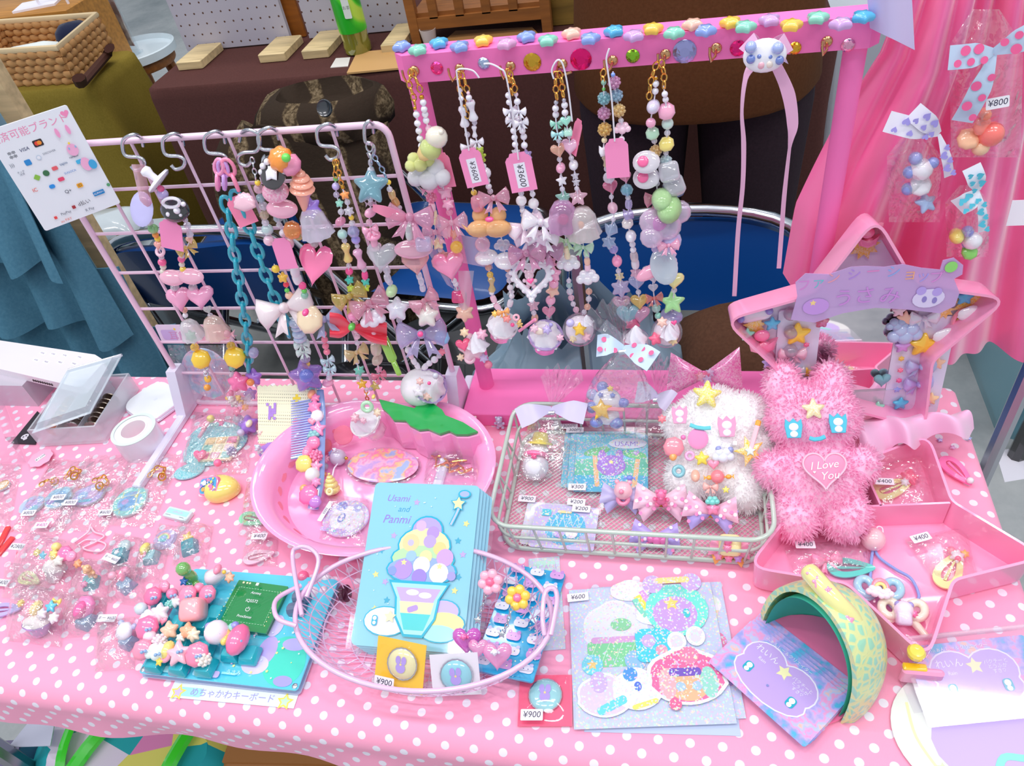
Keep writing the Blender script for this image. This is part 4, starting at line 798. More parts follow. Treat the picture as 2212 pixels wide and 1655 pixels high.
strand(n4,NY,[(1229,600),(1230,625),(1236,650),(1248,675)],'o.wh.c.11 o.#c0e8e4.c.14 x.wh.c.16 o.lp.c.14 o.wh.c.12 o.lp.c.14');strand(n4,NY,[(1272,622),(1272,645),(1268,665),(1258,680)],'o.pe.c.15 x.wh.c.14 o.pe.c.15 o.wh.c.12')
swing_tag(n4,NY+.003,(1244,296),26,78,-8,None,-.8,TAGM2);thread_loop(n4,NY-.008,[(1236,262),(1227,190),(1216,140),(1204,130),(1192,150),(1196,170)])
n5=necklace('rainbow cluster bead necklace with clear hearts and a blank pink tag',(1313,140),[[(1305,150),(1302,165),(1304,180)]])
strand(n5,NY,[(1304,172),(1304,200),(1305,230),(1305,262),(1307,290),(1304,330),(1318,395)],'o.mt.c.12 e.gn.c.10 b.#a0d8e0.c.30 b.#e8b0d8.c.30 b.#f0cc70.c.32 o.cr.l.13 E.wh.l.26 N.#f4e4c0.c.24 o.wh.c.14 o.wh.c.26')
strand(n5,NY,[(1324,155),(1328,190),(1334,220),(1340,250),(1344,275),(1343,300),(1348,330),(1352,395)],'o.bl.l.10 b.#e8b0d8.c.30 b.#b0d4e8.c.30 b.#f0d490.c.30 o.wh.c.12 L.lp.l.34 o.wh.l.14 2o.wh.l.10 e.wh.c.20 2o.lp.c.16 H.pk.c.26')
strand(n5,NY,[(1320,390),(1320,410),(1322,440),(1326,465),(1320,490),(1315,520),(1330,550),(1335,580),(1340,610),(1342,645),(1346,680)],'H.#f890b8.c.32 o.wh.c.11 e.lp.c.28 o.wh.c.11 E.#c0d4f0.c.34 F.#b8cce8.c.34 o.lv.c.20 e.#ff9cc4.p.28 o.wh.c.12 F.cr.c.22 F.#dcd0f0.c.44 H.#e8b8d4.c.36 o.wh.c.12')
strand(n5,NY,[(1352,395),(1355,415),(1358,445),(1355,480),(1362,505),(1368,540),(1372,570),(1374,600),(1380,640),(1384,672)],'x.#90d4e8.c.28 o.wh.c.12 t.#d0c8f0.c.20 E.#c8b8e8.c.28 K.#f0e8e4.l.26 e.wh.l.30 2o.wh.l.14 t.#f4e8e8.c.22 t.wh.l.22 F.lp.c.26 H.#c8ccf0.c.34 o.wh.c.12 H.#f4d068.c.36 o.wh.c.11')
bead('H','#90d8e8','c',V(1358,682,NY-.008),.022,n5);bead('H','#e8a8cc','c',V(1382,680,NY-.008),.018,n5);bead('F','#ff78a8','c',V(1366,698,NY-.012),.016,n5)
swing_tag(n5,NY-.010,(1333,342),50,84,2);thread_loop(n5,NY-.008,[(1328,305),(1322,220),(1314,160),(1310,128),(1316,105)])
n6=necklace('pastel charm necklace with bear plaques, green bean and a star',(1426,128),[[(1420,135),(1410,160),(1404,190),(1402,215)],[(1428,130),(1434,160),(1434,190)]])
strand(n6,NY,[(1417,165),(1416,190),(1412,225),(1406,260),(1410,290),(1416,320),(1415,340)],'o.gd.m.9 2o.wh.l.15 e.#e0d8f0.l.36 o.pk.l.22 K.#bce8c8.l.30 o.wh.c.13 b.#f0d090.c.28')
strand(n6,NY,[(1433,185),(1437,210),(1440,245),(1442,275),(1440,305),(1438,340),(1440,360)],'o.gd.m.10 2o.wh.l.14 K.#ffb0d0.l.38 o.#cdeee0.l.26 o.wh.c.14 K.#f4e070.l.34 o.wh.c.12 b.#d8ecf0.c.28')
for (x,y)in ((1396,350),(1396,384)):
    bp=V(x,y,NY-.008);q=put('bear_plaque',G(frame_xy(bp,(1,0,0),VIEW)).puff(lobes(.011,2,.08,24,0),.005),mat('clear','#f0ecf4',.3),n6);put('printed_face',G(frame_xy(bp+VIEW*.003,(1,0,0),VIEW)).puff(xf(circ(.0045),-.003,0),.002),mat('plastic','#f0609a'),q)
for (x,y)in ((1446,372),(1456,404)):bead('G','#e8e8f0','c',V(x,y,NY-.004),.020,n6,.2)
strand(n6,NY,[(1418,375),(1420,420),(1424,460),(1420,490),(1416,530),(1414,570),(1410,600),(1414,650),(1424,690)],'o.wh.c.14 o.wh.c.13 B.#f4a8bc.c.50 o.wh.c.12 L.#f0e4f0.c.46 2o.#e0c8f0.c.18 o.wh.c.14 o.wh.c.16 H.wh.c.44 H.wh.c.20 B.#f89890.c.34 o.#c8ece0.c.20 o.mt.l.16')
bead('e','#9ce070','g',V(1446,452,NY-.016),.026,n6,-.1);bead('e','#a4e480','g',V(1430,432,NY-.014),.022,n6,.15);bead('L','#efdcf2','c',V(1434,480,NY-.014),.046,n6,.5);bead('o','#e8a0e0','c',V(1408,468,NY-.012),.014,n6);bead('o','#e8a0e0','c',V(1424,482,NY-.02),.014,n6)
bead('o','#c0b8e8','l',V(1446,520,NY-.014),.021,n6);bead('B','#f4a8c8','l',V(1444,530,NY-.024),.016,n6)
strand(n6,NY,[(1452,545),(1456,575),(1456,590)],'3o.#d8d0f0.l.17 o.wh.l.15');put('ear_plate',G(frame_xy(V(1434,575,NY-.012),(1,0,0),VIEW)).puff(xf(circ(.012,20,.017),0,0,15),.006),mat('clear','#cdd8e4',.25),n6);put('ear_plate',G(frame_xy(V(1403,588,NY-.012),(1,0,0),VIEW)).puff(xf(circ(.006,20,.013),0,0,-60),.005),mat('plastic','#f4a8c4'),n6)
strand(n6,NY,[(1456,595),(1456,630),(1452,660),(1450,690)],'H.#f2ec98.l.40 o.wh.c.13 S.#a8ec98.l.46 d.#b8b0e4.c.40')
def ball_charm(par,px,py,rpx,bits,shellc='#f4eef8',Y=NY):
    c=V(px,py,Y-.014);r=rpx*mpp(c)
    put('cream_core',G().ell(tuple(c),r*.82,20,14),mat('matte','#f6f0f6'),par);
    for k,col,dx,dy,z in bits:bead(k,col,'p',V(px+dx,py+dy,Y-.014-r*.8),z*mpp(c),par)
    put('clear_shell',G().ell(tuple(c),r,22,14),mat('acrylic',shellc),par)
ball_charm(n4,1252,712,37,[('S','#ffd040',0,0,26),('o','#c8c0ee',-20,-14,18),('F','#ffc8d8',14,16,22),('W','wh',16,-20,24),('F','#f8e8b0',-14,20,18)])
ball_charm(n6,1440,718,34,[('C','#ff6a90',-24,14,30),('F','#ffd0c0',-10,-22,24),('W','wh',6,-2,36),('F','#f8e0a8',14,18,22),('H','hp',16,-20,12)])
ball_charm(n5,1372,742,34,[('W','wh',2,-18,44),('F','#ff9ac0',-16,-4,20),('o','hp',2,2,14),('S','#4fb0e8',16,4,16),('R','#ffb0b8',22,20,22),('F','#ffd8b8',10,24,20)])
def cup_charm(par,px,py,wpx,hpx,ang,cupc,bits,Y=NY,lab=None,flat=True):
    c=V(px,py,Y-.012);k=mpp(c);M=TR(c)@RY(radians(ang))@RX(radians(20));w=wpx*k/2;h=hpx*k
    put('cup',G(M).loft([[(w*r*cos(2*pi*j/28)*(1+fl*sin(7*2*pi*j/28)),w*r*sin(2*pi*j/28),z*h)for j in range(28)]for r,z,fl in ((.6,-.55,.06),(.72,-.5,.06),(.8,-.2,.02),(.95,.12,0),(1.02,.14,0),(1.02,.22,0),(.9,.22,0),(.74,-.4,0))]),mat('clear',cupc,.35),par,smooth=50)
    put('cream_top',shared('bead_W',BEADS['W'],55),mat('matte','#f4f2f8'),par,M@TR(0,0,h*.36)@SCL(w*1.9,w*1.9,h*.75))
    for kk,col,dx,dy,z in bits:bead(kk,col,'p',V(px+dx,py+dy,Y-.012-w*.85),z*k,par)
cup_charm(n2,1085,708,66,62,20,'#f0ecf2',[('F','#ff9c98',10,-20,20),('F','#ffd060',-16,-30,16),('A','#f4d27c',38,-6,18),('o','hp',22,-6,9),('B','#ffb060',2,-34,22),('R','#ffb8c8',30,-22,16)])
put('straw',G().tube([tuple(V(1122,715,NY-.02)),tuple(V(1156,690,NY-.03))],.0016),mat('plastic','#ff9ac4'),n2)
cup_charm(n3,1178,730,74,66,12,'#cdb8ec',[('F','#c8b8ec',4,-18,22),('o','#a8a0dc',12,-28,9),('F','#f8c0d8',32,0,18),('Q','#f4e4d0',-14,-14,20),('F','#ffd4e4',-24,-20,20)])
rb=thing('ribbon_hair_clip','pink ribbon bow clip with a white bear face and two long tails','hair clip',V(1650,115,NY),None);RBM=mat('satin','#f2b8dc')
for s,ax,ay in ((-1,1612,88),(1,1704,90)):
    a=V(1650,116,NY);b=V(ax,ay,NY-.006);d=(b-a);sd_=Vector((-d.z,0,d.x)).normalized()*.007
    put('bow_loop',G().sheet(lambda u,v,a=a,d=d,sd_=sd_:tuple(a+d*(1-abs(2*u-1))+sd_*(2*v-1)*(.4+.6*(1-abs(2*u-1)))+Vector((0,-.006*sin(2*pi*u),0))),16,3,.0004),RBM,rb,smooth=80)
put('bow_tail',G().sheet(lambda u,v:tuple(V(1650+45*u+8*v,105+24*u+18*(v-.5),NY-.002)),6,2,.0004),mat('satin','#e0c8f0'),rb,smooth=80)
def tail(pts,w):
    P=spline([(x,y,0)for x,y in pts],8);n=len(P)-1
    def f(u,v):
        i=min(int(u*n),n-1);t=u*n-i;p=P[i].lerp(P[i+1],t);ww=np.interp(u,[i/(len(w)-1)for i in range(len(w))],w);return tuple(V(p.x+(v-.5)*ww,p.y,NY-.004-.006*sin(u*5)-.004*(v-.5)))
    return G().sheet(f,40,3,.0004)
put('ribbon_tail',tail([(1628,140),(1610,170),(1602,240),(1606,310),(1604,400),(1594,500),(1586,640)],[30,10,6,10,9,9,9]),RBM,rb,smooth=80)
put('ribbon_tail',tail([(1676,140),(1702,200),(1712,270),(1705,320),(1694,420),(1688,500),(1682,580)],[26,30,24,6,9,9,9]),RBM,rb,smooth=80)
fc=V(1652,120,NY-.012);put('bear_face',G(frame_xy(fc,(1,0,0),(0,-1,.3))).puff(circ(.015,22,.0115),.010),mat('gloss','#f4f2fa'),rb)
for dx,dy,r,c in ((-30,-18,.0042,'#a8b8ec'),(28,-16,.0042,'#a8b8ec'),(-30,8,.0032,'#7088d0'),(32,10,.0032,'#7088d0'),(-12,2,.0016,'#7088d0'),(12,3,.0016,'#7088d0'),(-8,20,.003,'#f8b8c8'),(10,18,.003,'#f4e4d8')):
    put('bear_face_detail',shared('bead_o',BEADS['o'],55),mat('gloss',c),rb,TR(V(1652+dx,120+dy,NY-.016))@SCL(r*2))
# ================================================================== S hooks and charm strings on the grid panel
SY=GY-0.012;SIL=mat('metal','#d4d6de')
HP=[(22,24),(17,6),(0,0),(-20,11),(-22,30),(-14,46),(13,49),(25,58),(21,72),(6,77),(-4,68)]
hlab=['chrome S hook carrying the black cameo charm string','empty chrome S hook with nothing hanging from it','chrome S hook carrying the turquoise chain','chrome S hook carrying a thin silver chain with a yellow bead','chrome S hook carrying the orange pumpkin bead string','chrome S hook carrying the red ribbon charm string','thin chrome hook carrying the teal star bead string']
for k,(hx,hy)in enumerate([(287,291),(374,289),(464,284),(539,281),(580,276),(707,268),(797,262)]):
    sx=0.45 if k==6 else 1.0;sg=-1 if k==3 else 1
    P=spline([V(hx+sg*sx*x,hy+y,SY+(.017 if i==0 else.010 if i==1 else 0))for i,(x,y)in enumerate(HP)],5)
    put('s_hook',G().tube(P,0.0017,8),SIL,None,smooth=70,label=hlab[k],cat='hook',group='S hooks along the top of the grid panel')
CY2=GY-0.016
def charm(label,px):return thing('charm_string',label,'charm string',V(px[0],px[1],CY2),'charm strings on the grid panel')
c1=charm('charm string with a white pacifier, black skull cameo bead and yellow ducks',(300,360))
put('clear_strap',G().sheet(lambda u,v:tuple(V(284+26*u+22*v,355+95*v,CY2-.004*sin(3*u))),4,8),mat('clear','#f4b8c8',.55),c1,smooth=80)
g=G(TR(V(335,385,CY2-.006))@RY(radians(-38))@SCL(.021));g.lathe([(.02,.62),(.2,.58),(.26,.42),(.17,.2),(.16,-.02),(.62,-.1),(.66,-.2),(.55,-.28),(.02,-.3)],20);put('pacifier',g,mat('gloss','wh'),c1,smooth=60)
strand(c1,CY2-.004,[(347,402),(356,425)],'o.hp.l.15 o.lv.l.24')
put('guitar_pick',G(frame_xy(V(306,452,CY2-.004),(1,0,0),VIEW)).puff(circ(.013,20,.017),.003),mat('plastic','#c4c0f0'),c1)
cm=V(378,453,CY2-.008);q=put('cameo_bead',G(frame_xy(cm,(1,0,-.2),VIEW)).puff(circ(.0145,24,.012),.013),mat('gloss','bk'),c1)
for dx,dy,r in ((4,2,.0036),(-14,10,.0028),(18,-12,.0026),(-4,14,.0018),(12,12,.0018),(-18,-6,.002)):put('white_spot',shared('bead_o',BEADS['o'],55),mat('gloss','wh'),q,TR(V(378+dx,453+dy,CY2-.0148))@SCL(r*1.8))
put('pearl_rim',G().tube([tuple(V(378+18*cos(a)-8,438+10*sin(a),CY2-.015))for a in [2*pi*i/18 for i in range(18)]],.0016,6,True),mat('pearl','wh'),c1)
strand(c1,CY2,[(318,470),(335,500),(342,530),(350,560),(354,590)],'x.wh.c.20 o.#98e088.c.22 o.or.p.14 o.ye.p.14 H.#ffb0a8.p.20 R.lp.p.24 o.wh.c.12 o.hp.l.18 2o.#e4dcd0.l.14'.replace('o.or.p','o.#ff9c3c.p'))
strand(c1,CY2,[(398,470),(412,510),(400,540),(392,560),(398,585)],'o.wh.c.12 N.wh.c.34 H.pe.l.18 B.#f8d878.c.40 o.wh.c.12 o.hp.l.16 o.#e4dcd0.l.13 o.ye.l.14')
swing_tag(c1,CY2-.016,(370,508),52,66,-14)
for x,y,a in ((372,600,-12),(412,597,-14)):q=bead('M' if 0 else 'K','#f8b4cc','p',V(x,y,CY2-.004),.0001,c1);bpy.data.objects.remove(q);put('disc_bead',G(frame_xy(V(x,y,CY2-.004),(1,0,-.15),VIEW)).puff(circ(.0145,24,.0085),.009),mat('gloss','#f8b8d0'),c1)
strand(c1,CY2,[(374,612),(380,632)],'o.#ece6ee.c.19');strand(c1,CY2,[(415,610),(420,630)],'o.#ece6ee.c.19')
bead('H','#f7a6cc','p',V(387,647,CY2-.004),.027,c1,.1);bead('H','#f7a6cc','p',V(433,643,CY2-.004),.027,c1,-.1)
strand(c1,CY2,[(396,665),(400,688)],'o.pe.c.14 o.wh.l.12');strand(c1,CY2,[(447,662),(455,688)],'H.#e8ece8.c.18 o.wh.c.12')
bead('J','#e8e8ec','c',V(412,712,CY2-.006),.025,c1);bead('J','#f4dcd0','c',V(464,707,CY2-.006),.027,c1);bead('F','#98e0b8','c',V(412,726,CY2-.012),.014,c1);bead('Y','#f8c0cc','c',V(487,722,CY2-.008),.020,c1)
strand(c1,CY2,[(419,738),(424,760)],'x.ye.c.20');strand(c1,CY2,[(497,733),(502,758)],'x.ye.c.20')
bead('K','#ffd634','p',V(434,776,CY2-.006),.023,c1);bead('K','#ffd634','p',V(507,772,CY2-.006),.025,c1,.8);strand(c1,CY2,[(444,790),(447,812),(449,843)],'R.sl.m.14 R.sl.m.12 K.#ffc830.p.18 o.#ffb040.p.15');strand(c1,CY2,[(500,790),(503,815)],'o.mt.c.14 o.wh.c.13')
c2=charm('turquoise plastic chain with pink and lilac links and a shell charm',(478,345));TQ=mat('plastic','#1eb2c8')
for pts,cc in (([(478,345),(470,375),(472,410)],'#ff9cc8'),([(486,345),(500,375),(515,410)],'#ff8fb4'),([(480,350),(484,380),(486,405)],'#d8a8f0')):chain(c2,[V(x,y,CY2-.004)for x,y in pts],.0095,.0019,mat('plastic',cc),elong=1.7)
chain(c2,[V(x,y,CY2)for x,y in [(486,428),(497,480),(505,540),(513,590),(521,640),(529,690),(534,740),(537,800)]],.0105,.0021,TQ,elong=1.7)
chain(c2,[V(x,y,CY2)for x,y in [(505,415),(527,460),(545,510),(562,560),(580,610),(596,650),(612,690),(624,725)]],.0105,.0021,TQ,elong=1.7)
bead('Q','#f4c4d4','p',V(528,437,CY2-.012),.022,c2);swing_tag(c2,CY2-.004,(522,455),46,66,12,None,.2,TAGM2);bead('e','#c8c0e4','c',V(548,762,CY2-.006),.014,c2,.4)
bead('C','#ff78b4','p',V(515,826,CY2-.008),.027,c2);bead('C','#b078e0','p',V(548,815,CY2),.022,c2);bead('o','#ff9a50','p',V(541,826,CY2-.008),.009,c2)
c3=charm('charm string with an orange pumpkin bead, pink heart plate and white bow',(590,330));CB=CY2-.004
chain(c3,[V(x,y,CB)for x,y in [(544,340),(549,365),(553,388)]],.004,.0007,SIL,joined=True);strand(c3,CB,[(556,390),(560,412),(566,440),(573,470),(578,505),(584,530)],'o.ye.p.13 o.#f0c8d8.c.22 x.#b0dce4.c.20 x.wh.c.22 x.#e8d8b8.c.22 o.wh.c.16 o.#c8e4e4.l.26 o.lp.l.24')
put('pumpkin_bead',G(frame_xy(V(607,344,CB-.004),(1,0,0),VIEW)).puff(lobes(.0118,8,.06,32),.017),mat('plastic','#ff9a34'),c3);bead('o','#68e050','p',V(618,341,CB-.014),.008,c3);bead('K','#ff6cae','g',V(628,356,CB-.006),.020,c3,.5);bead('o','#e8c830','p',V(638,376,CB),.0085,c3)
put('soft_serve_bead',shared('bead_I',BEADS['I'],55),mat('plastic','#ffb298'),c3,TR(V(653,410,CB-.004))@RY(radians(14))@SCL(.036));bead('F','#a888ec','p',V(671,449,CB),.021,c3);bead('J','#eae4f2','c',V(679,482,CB-.004),.030,c3);strand(c3,CB,[(684,500),(677,535)],'J.#f4e8ee.c.26 x.#f0e8ec.c.20')
q=put('ghost_cameo',G(frame_xy(V(589,372,CB-.006),(1,0,0),VIEW)).puff(circ(.013,22,.0155),.007),mat('gloss','#3a3438'),c3);put('ghost',G(frame_xy(V(586,375,CB-.012),(1,0,0),VIEW)).puff([(-.005,-.006),(0,-.0045),(.005,-.006),(.0055,.002),(0,.008),(-.0055,.002)],.003),mat('gloss','wh'),q)
for k in range(12):a=2*pi*k/12;put('pearl_rim_bead',shared('bead_o',BEADS['o'],55),mat('pearl','wh'),q,TR(V(589+24*cos(a),372+26*sin(a),CB-.006))@SCL(.006))
q=put('domed_bead',G(frame_xy(V(595,414,CB-.006),(1,0,0),VIEW)).puff(circ(.0135,22,.0105),.010),mat('glitter','#f090b8'),c3);put('disc_bead',G(frame_xy(V(609,451,CB-.006),(1,0,-.1),VIEW)).puff(circ(.0155,24,.009),.010),mat('gloss','#f7b2cc'),c3);bead('o','#e0d060','c',V(601,434,CB),.009,c3)
strand(c3,CB,[(600,460),(605,490),(618,515),(625,540)],'x.#c8dce8.c.22 o.wh.c.14 o.wh.l.18 o.lp.l.26');bead('K','#ffa640','c',V(631,497,CB-.006),.018,c3);bead('o','#e4d470','c',V(645,510,CB),.009,c3)
strand(c3,CB,[(592,570),(601,588),(612,600),(625,640),(635,665)],'o.ye.p.18 C.#ffc93c.p.26 o.rd.p.13 o.gn.p.11 o.pe.p.18 x.wh.c.20');strand(c3,CB,[(634,580),(642,605),(655,622),(660,650)],'t.wh.p.26 t.wh.p.26 K.hp.p.18 o.gn.p.12 o.mt.c.16 o.wh.c.13')
put('heart_plate',G(frame_xy(V(680,572,CB-.012),(1,0,0),VIEW)).puff(xf(heart(.0185),0,0,-10,1,1.25),.005),mat('gloss','#ff7cae'),c3)
swing_tag(c3,CB-.014,(614,548),44,70,4)
bead('B','#f2e4e8','p',V(615,665,CB-.008),.050,c3,.15);bead('K','#fbe6c0','p',V(669,690,CB-.012),.030,c3,.5);bead('e','hp','p',V(660,675,CB-.024),.008,c3);bead('B','#a8b4ec','g',V(700,690,CB-.006),.034,c3,.2)
strand(c3,CB,[(638,690),(645,720),(652,745),(660,775),(664,795)],'4d.#c8d8f0.l.24 B.#d8e8e4.l.30 B.#d8e8e4.l.28 o.#c8b8d8.c.22 H.#f8c860.p.18');strand(c3,CB,[(697,715),(703,745),(708,775),(713,800),(708,830)],'4o.#ff80a0.l.15 B.#bcdce8.l.26 B.#bcdce8.l.26 o.wh.c.13 o.wh.l.13 d.pk.p.20')
bead('C','#b48ae4','c',V(662,812,CB-.006),.040,c3);bead('o','#7f94ec','c',V(662,812,CB-.016),.016,c3)
c4=charm('charm string with a red strawberry ribbon and a whipped cream cup',(725,350));chain(c4,[V(x,y,CB)for x,y in [(724,345),(722,365),(726,385)]],.004,.0007,GOLD,joined=True);chain(c4,[V(x,y,CB)for x,y in [(726,345),(734,380),(738,400)]],.004,.0007,GOLD,joined=True)
strand(c4,CB,[(724,382),(725,400),(728,425),(737,450),(736,480),(740,505),(748,535),(752,570),(755,600),(760,630)],'o.#68e050.c.11 o.lv.p.17 o.#d8d0e8.c.14 C.mt.p.20 o.wh.c.14 e.pk.c.24 o.#b8e4d8.p.22 o.wh.c.12 N.#f8dc80.p.44 o.wh.c.12 o.hp.p.17 C.#40d0b8.p.21 C.#c8e030.p.21')
strand(c4,CB,[(738,400),(744,420),(750,440),(757,465),(762,490),(769,520),(777,555),(787,590),(790,630)],'o.gd.m.10 C.#ffa050.p.22 o.wh.c.13 F.wh.c.24 o.ye.p.12 o.wh.c.14 x.#c4c8f0.c.28 o.#a89cec.l.20 o.wh.c.11 N.#f4b8d8.p.46 o.wh.c.13 t.hp.p.18 C.#40d0b8.p.21 C.#c8e030.p.21')
bead('B','#e0c860','c',V(755,640,CB-.006),.030,c4,.3);bead('B','#f0b0c8','c',V(797,655,CB-.006),.034,c4,.3);bead('e','#ff9ccc','p',V(765,678,CB-.006),.016,c4);bead('L','wh','p',V(805,690,CB-.010),.024,c4)
RED=mat('satin','#f0304c')
def fanbow(par,cx,cy,side,w,h,Y,m,name='ribbon_loop'):
    put(name,G().sheet(lambda u,v:tuple(V(cx+side*w*u,cy+(v-.5)*(8+h*sin(pi*min(u*.75,.5)))+6*side*u*(1 if side>0 else-.2)+8*u*side,Y-.006*sin(v*9)*u)),12,14,.0005),m,par,smooth=80)
fanbow(c4,760,708,-1,48,46,CB-.012,RED);fanbow(c4,766,708,1,70,40,CB-.004,RED);bead('e','#58c048','p',V(760,706,CB-.018),.009,c4)
strand(c4,CB,[(766,690),(770,720),(772,745),(770,775),(775,800),(775,820)],'3o.lp.l.14 o.wh.c.12 B.#f4dca0.c.44 o.wh.c.12 F.#68d0b8.l.26 o.wh.c.12');strand(c4,CB,[(806,705),(810,740),(815,775),(818,800),(820,815)],'3o.lp.l.14 o.wh.c.11 t.#f0e0d0.c.30 e.#f0dcd0.c.28 C.pk.c.18 B.#ff90b4.c.28')
strand(c4,CB,[(776,822),(790,840),(806,838),(820,822)],'S.#ffc020.p.20 o.wh.c.10 o.#d0c8e0.c.10 S.#e0d040.c.20 o.pk.c.12')
g=G(frame_xy(V(843,765,CB-.004),(1,0,0),VIEW)@RZ(radians(24))).puff(xf(rrect(.011,.03,.004),0,.006),.006);g.puff(xf(rrect(.006,.018,.002),0,-.016),.005);put('clear_bottle_charm',g,mat('clear','#a4e040',.25),c4)
chain(c4,[V(x,y,CB)for x,y in [(790,842),(795,872)]],.004,.0007,GOLD,joined=True)
cup_charm(c4,795,917,68,72,-10,'#f2f0f0',[('R','#b8e8c0',-2,-38,28),('F','#f8e0c0',20,-26,20),('F','#f4b8c8',-28,-14,22),('F','#f8c8d8',-10,-8,16),('e','#f0d870',12,-60,10)],CB-.035)
c5=charm('charm string with a teal star bead, clear heart and whipped cream pot',(802,310));chain(c5,[V(x,y,CB)for x,y in [(797,305),(800,340),(806,352)]],.006,.0009,SIL,joined=True);chain(c5,[V(x,y,CB)for x,y in [(806,335),(822,360),(835,385)]],.004,.0007,mat('metal','#a8c0d8'),joined=True)
strand(c5,CB,[(799,345),(800,378)],'t.sl.c.13 o.#c8d0e0.l.15');bead('S','#8fc8d8','c',V(801,402,CB-.006),.029,c5)
strand(c5,CB,[(801,425),(800,455),(798,480),(805,510),(812,540)],'o.wh.c.12 Y.#e8c8dc.c.24 e.pk.l.26 o.lp.c.14 B.pk.l.30 d.#ffa8cc.p.28 t.#ffb0d0.l.20 d.lp.l.22');bead('H','#dfe2e8','c',V(824,556,CB-.006),.030,c5)
strand(c5,CB,[(833,575),(838,600),(850,640)],'2t.wh.c.20 o.wh.c.14 e.#c8eab0.p.30');put('rose_ring',shared('bead_C',BEADS['C'],55),mat('pearl','#e8e6f4'),c5,frame_xy(V(858,668,CB-.004),(1,0,0),VIEW)@SCL(.026));strand(c5,CB,[(862,685),(866,710),(875,735),(885,765),(905,795)],'2o.wh.c.14 o.pe.p.18 S.#f8e8d8.c.16 2o.wh.l.16 t.lp.l.14 2t.wh.l.15')
strand(c5,CB,[(836,390),(842,405),(850,430),(865,455)],'o.ye.p.12 o.wh.c.13 t.#f4d890.c.20 t.#f0c070.c.20 o.wh.c.12');put('pink_ribbon_tag',G().sheet(lambda u,v:tuple(V(806+72*u,448+24*u+(v-.5)*24*(.6+.4*sin(pi*u)),CB-.012-.004*sin(5*u))),10,3,.0004),mat('paper','#ff98b8'),c5,smooth=80)
bead('B','#e8a8c8','c',V(885,470,CB-.008),.036,c5,-.3);strand(c5,CB,[(881,488),(884,510),(888,525)],'t.#d8e8e4.l.21 t.#d8e8e4.l.21 t.wh.l.20');put('planet_bead',G(frame_xy(V(893,538,CB-.006),(1,0,0),VIEW)).puff(circ(.019,24,.009),.009),mat('clear','#f0b0c8',.2),c5);bead('G','#e0d8f4','c',V(916,527,CB-.010),.017,c5)
bead('H','#f8c0c0','c',V(898,568,CB-.006),.025,c5);strand(c5,CB,[(904,588),(910,610),(914,630)],'3t.wh.c.17');bead('B','#f4b4c8','c',V(916,650,CB),.026,c5,.5);put('rose_ring',shared('bead_C',BEADS['C'],55),mat('pearl','#f2eee6'),c5,frame_xy(V(922,682,CB-.004),(1,0,0),VIEW)@SCL(.026));strand(c5,CB,[(932,700),(948,718)],'2o.wh.c.13');bead('K','#88bce8','p',V(955,730,CB-.004),.016,c5)
strand(c5,CB,[(958,752),(948,770),(925,785),(915,795)],'F.#ff88a0.p.18 o.wh.c.12 o.wh.l.16 o.wh.l.14 t.wh.l.16');bead('B','#ccc0e8','c',V(910,722,CB-.006),.044,c5,-.1);bead('o','hp','p',V(908,722,CB-.02),.006,c5)
cup_charm(c5,925,838,76,66,40,'#c8b4e8',[('F','#f4c8c0',-18,-14,18),('o','#c8ccd8',16,-26,14),('o','hp',2,-10,8),('F','#f8d0c0',-2,18,22),('C','#f0eef4',-20,8,28)],CB+.006)
put('cream_blob',G().ell(tuple(V(908,838,CB-.004)),.022,16,10),mat('matte','#f4f2f6'),c5)
M=frame_xy(V(352,742,GY+.010),(1,0,0),(0,-1,.15));cd=thing('sign_card','lilac and pink card with lettering tucked behind the grid','card',V(420,745,GY+.01))
put('card_sheet',G(M@MM).prism(xf(rrect(95,26,3),47,13),-.4,0),mat('paper','#ecdcf2'),cd,smooth=None);q=Pr(M,.1);q.rect(64,13,58,26,'#f8c8d8',2);q.rect(14,12,20,14,'#d0b8e8',3);q.text(58,10,13,'耳飾りノーキー','#d89ac4',0,.1);q.star(24,20,2,'ye').star(50,21,1.6,'ye').build(cd,name='lettering')
M=frame_xy(V(446,806,GY+.010),(1,0,0),(0,-1,.35));pl=thing('marbled_disc','round pastel marbled plate in a clear pouch leaning behind the grid','plate',V(446,850,GY+.01))
put('disc',G(M@MM).prism(circ(33,36),-1.5,1.5,.6),custom('pastel_marble',lambda q:q.surf(q.pr(c=q.ramp(q.noise(28,4,q.coord('Object'),.6).outputs[0],[(.35,lin('#8fc8e4')[:3]),(.45,lin('#c0d4f0')[:3]),(.52,lin('#f0c0dc')[:3]),(.58,lin('#c8c0ec')[:3]),(.68,lin('#98dce0')[:3])]),r=.25,coat=.5))),pl)
put('pouch_film',G(M@MM).sheet(lambda u,v:((u-.5)*84,(v-.5)*76,3+1.5*sin(u*9+v*4)*sin(v*7)),14,12),mat('film'),pl,smooth=80)
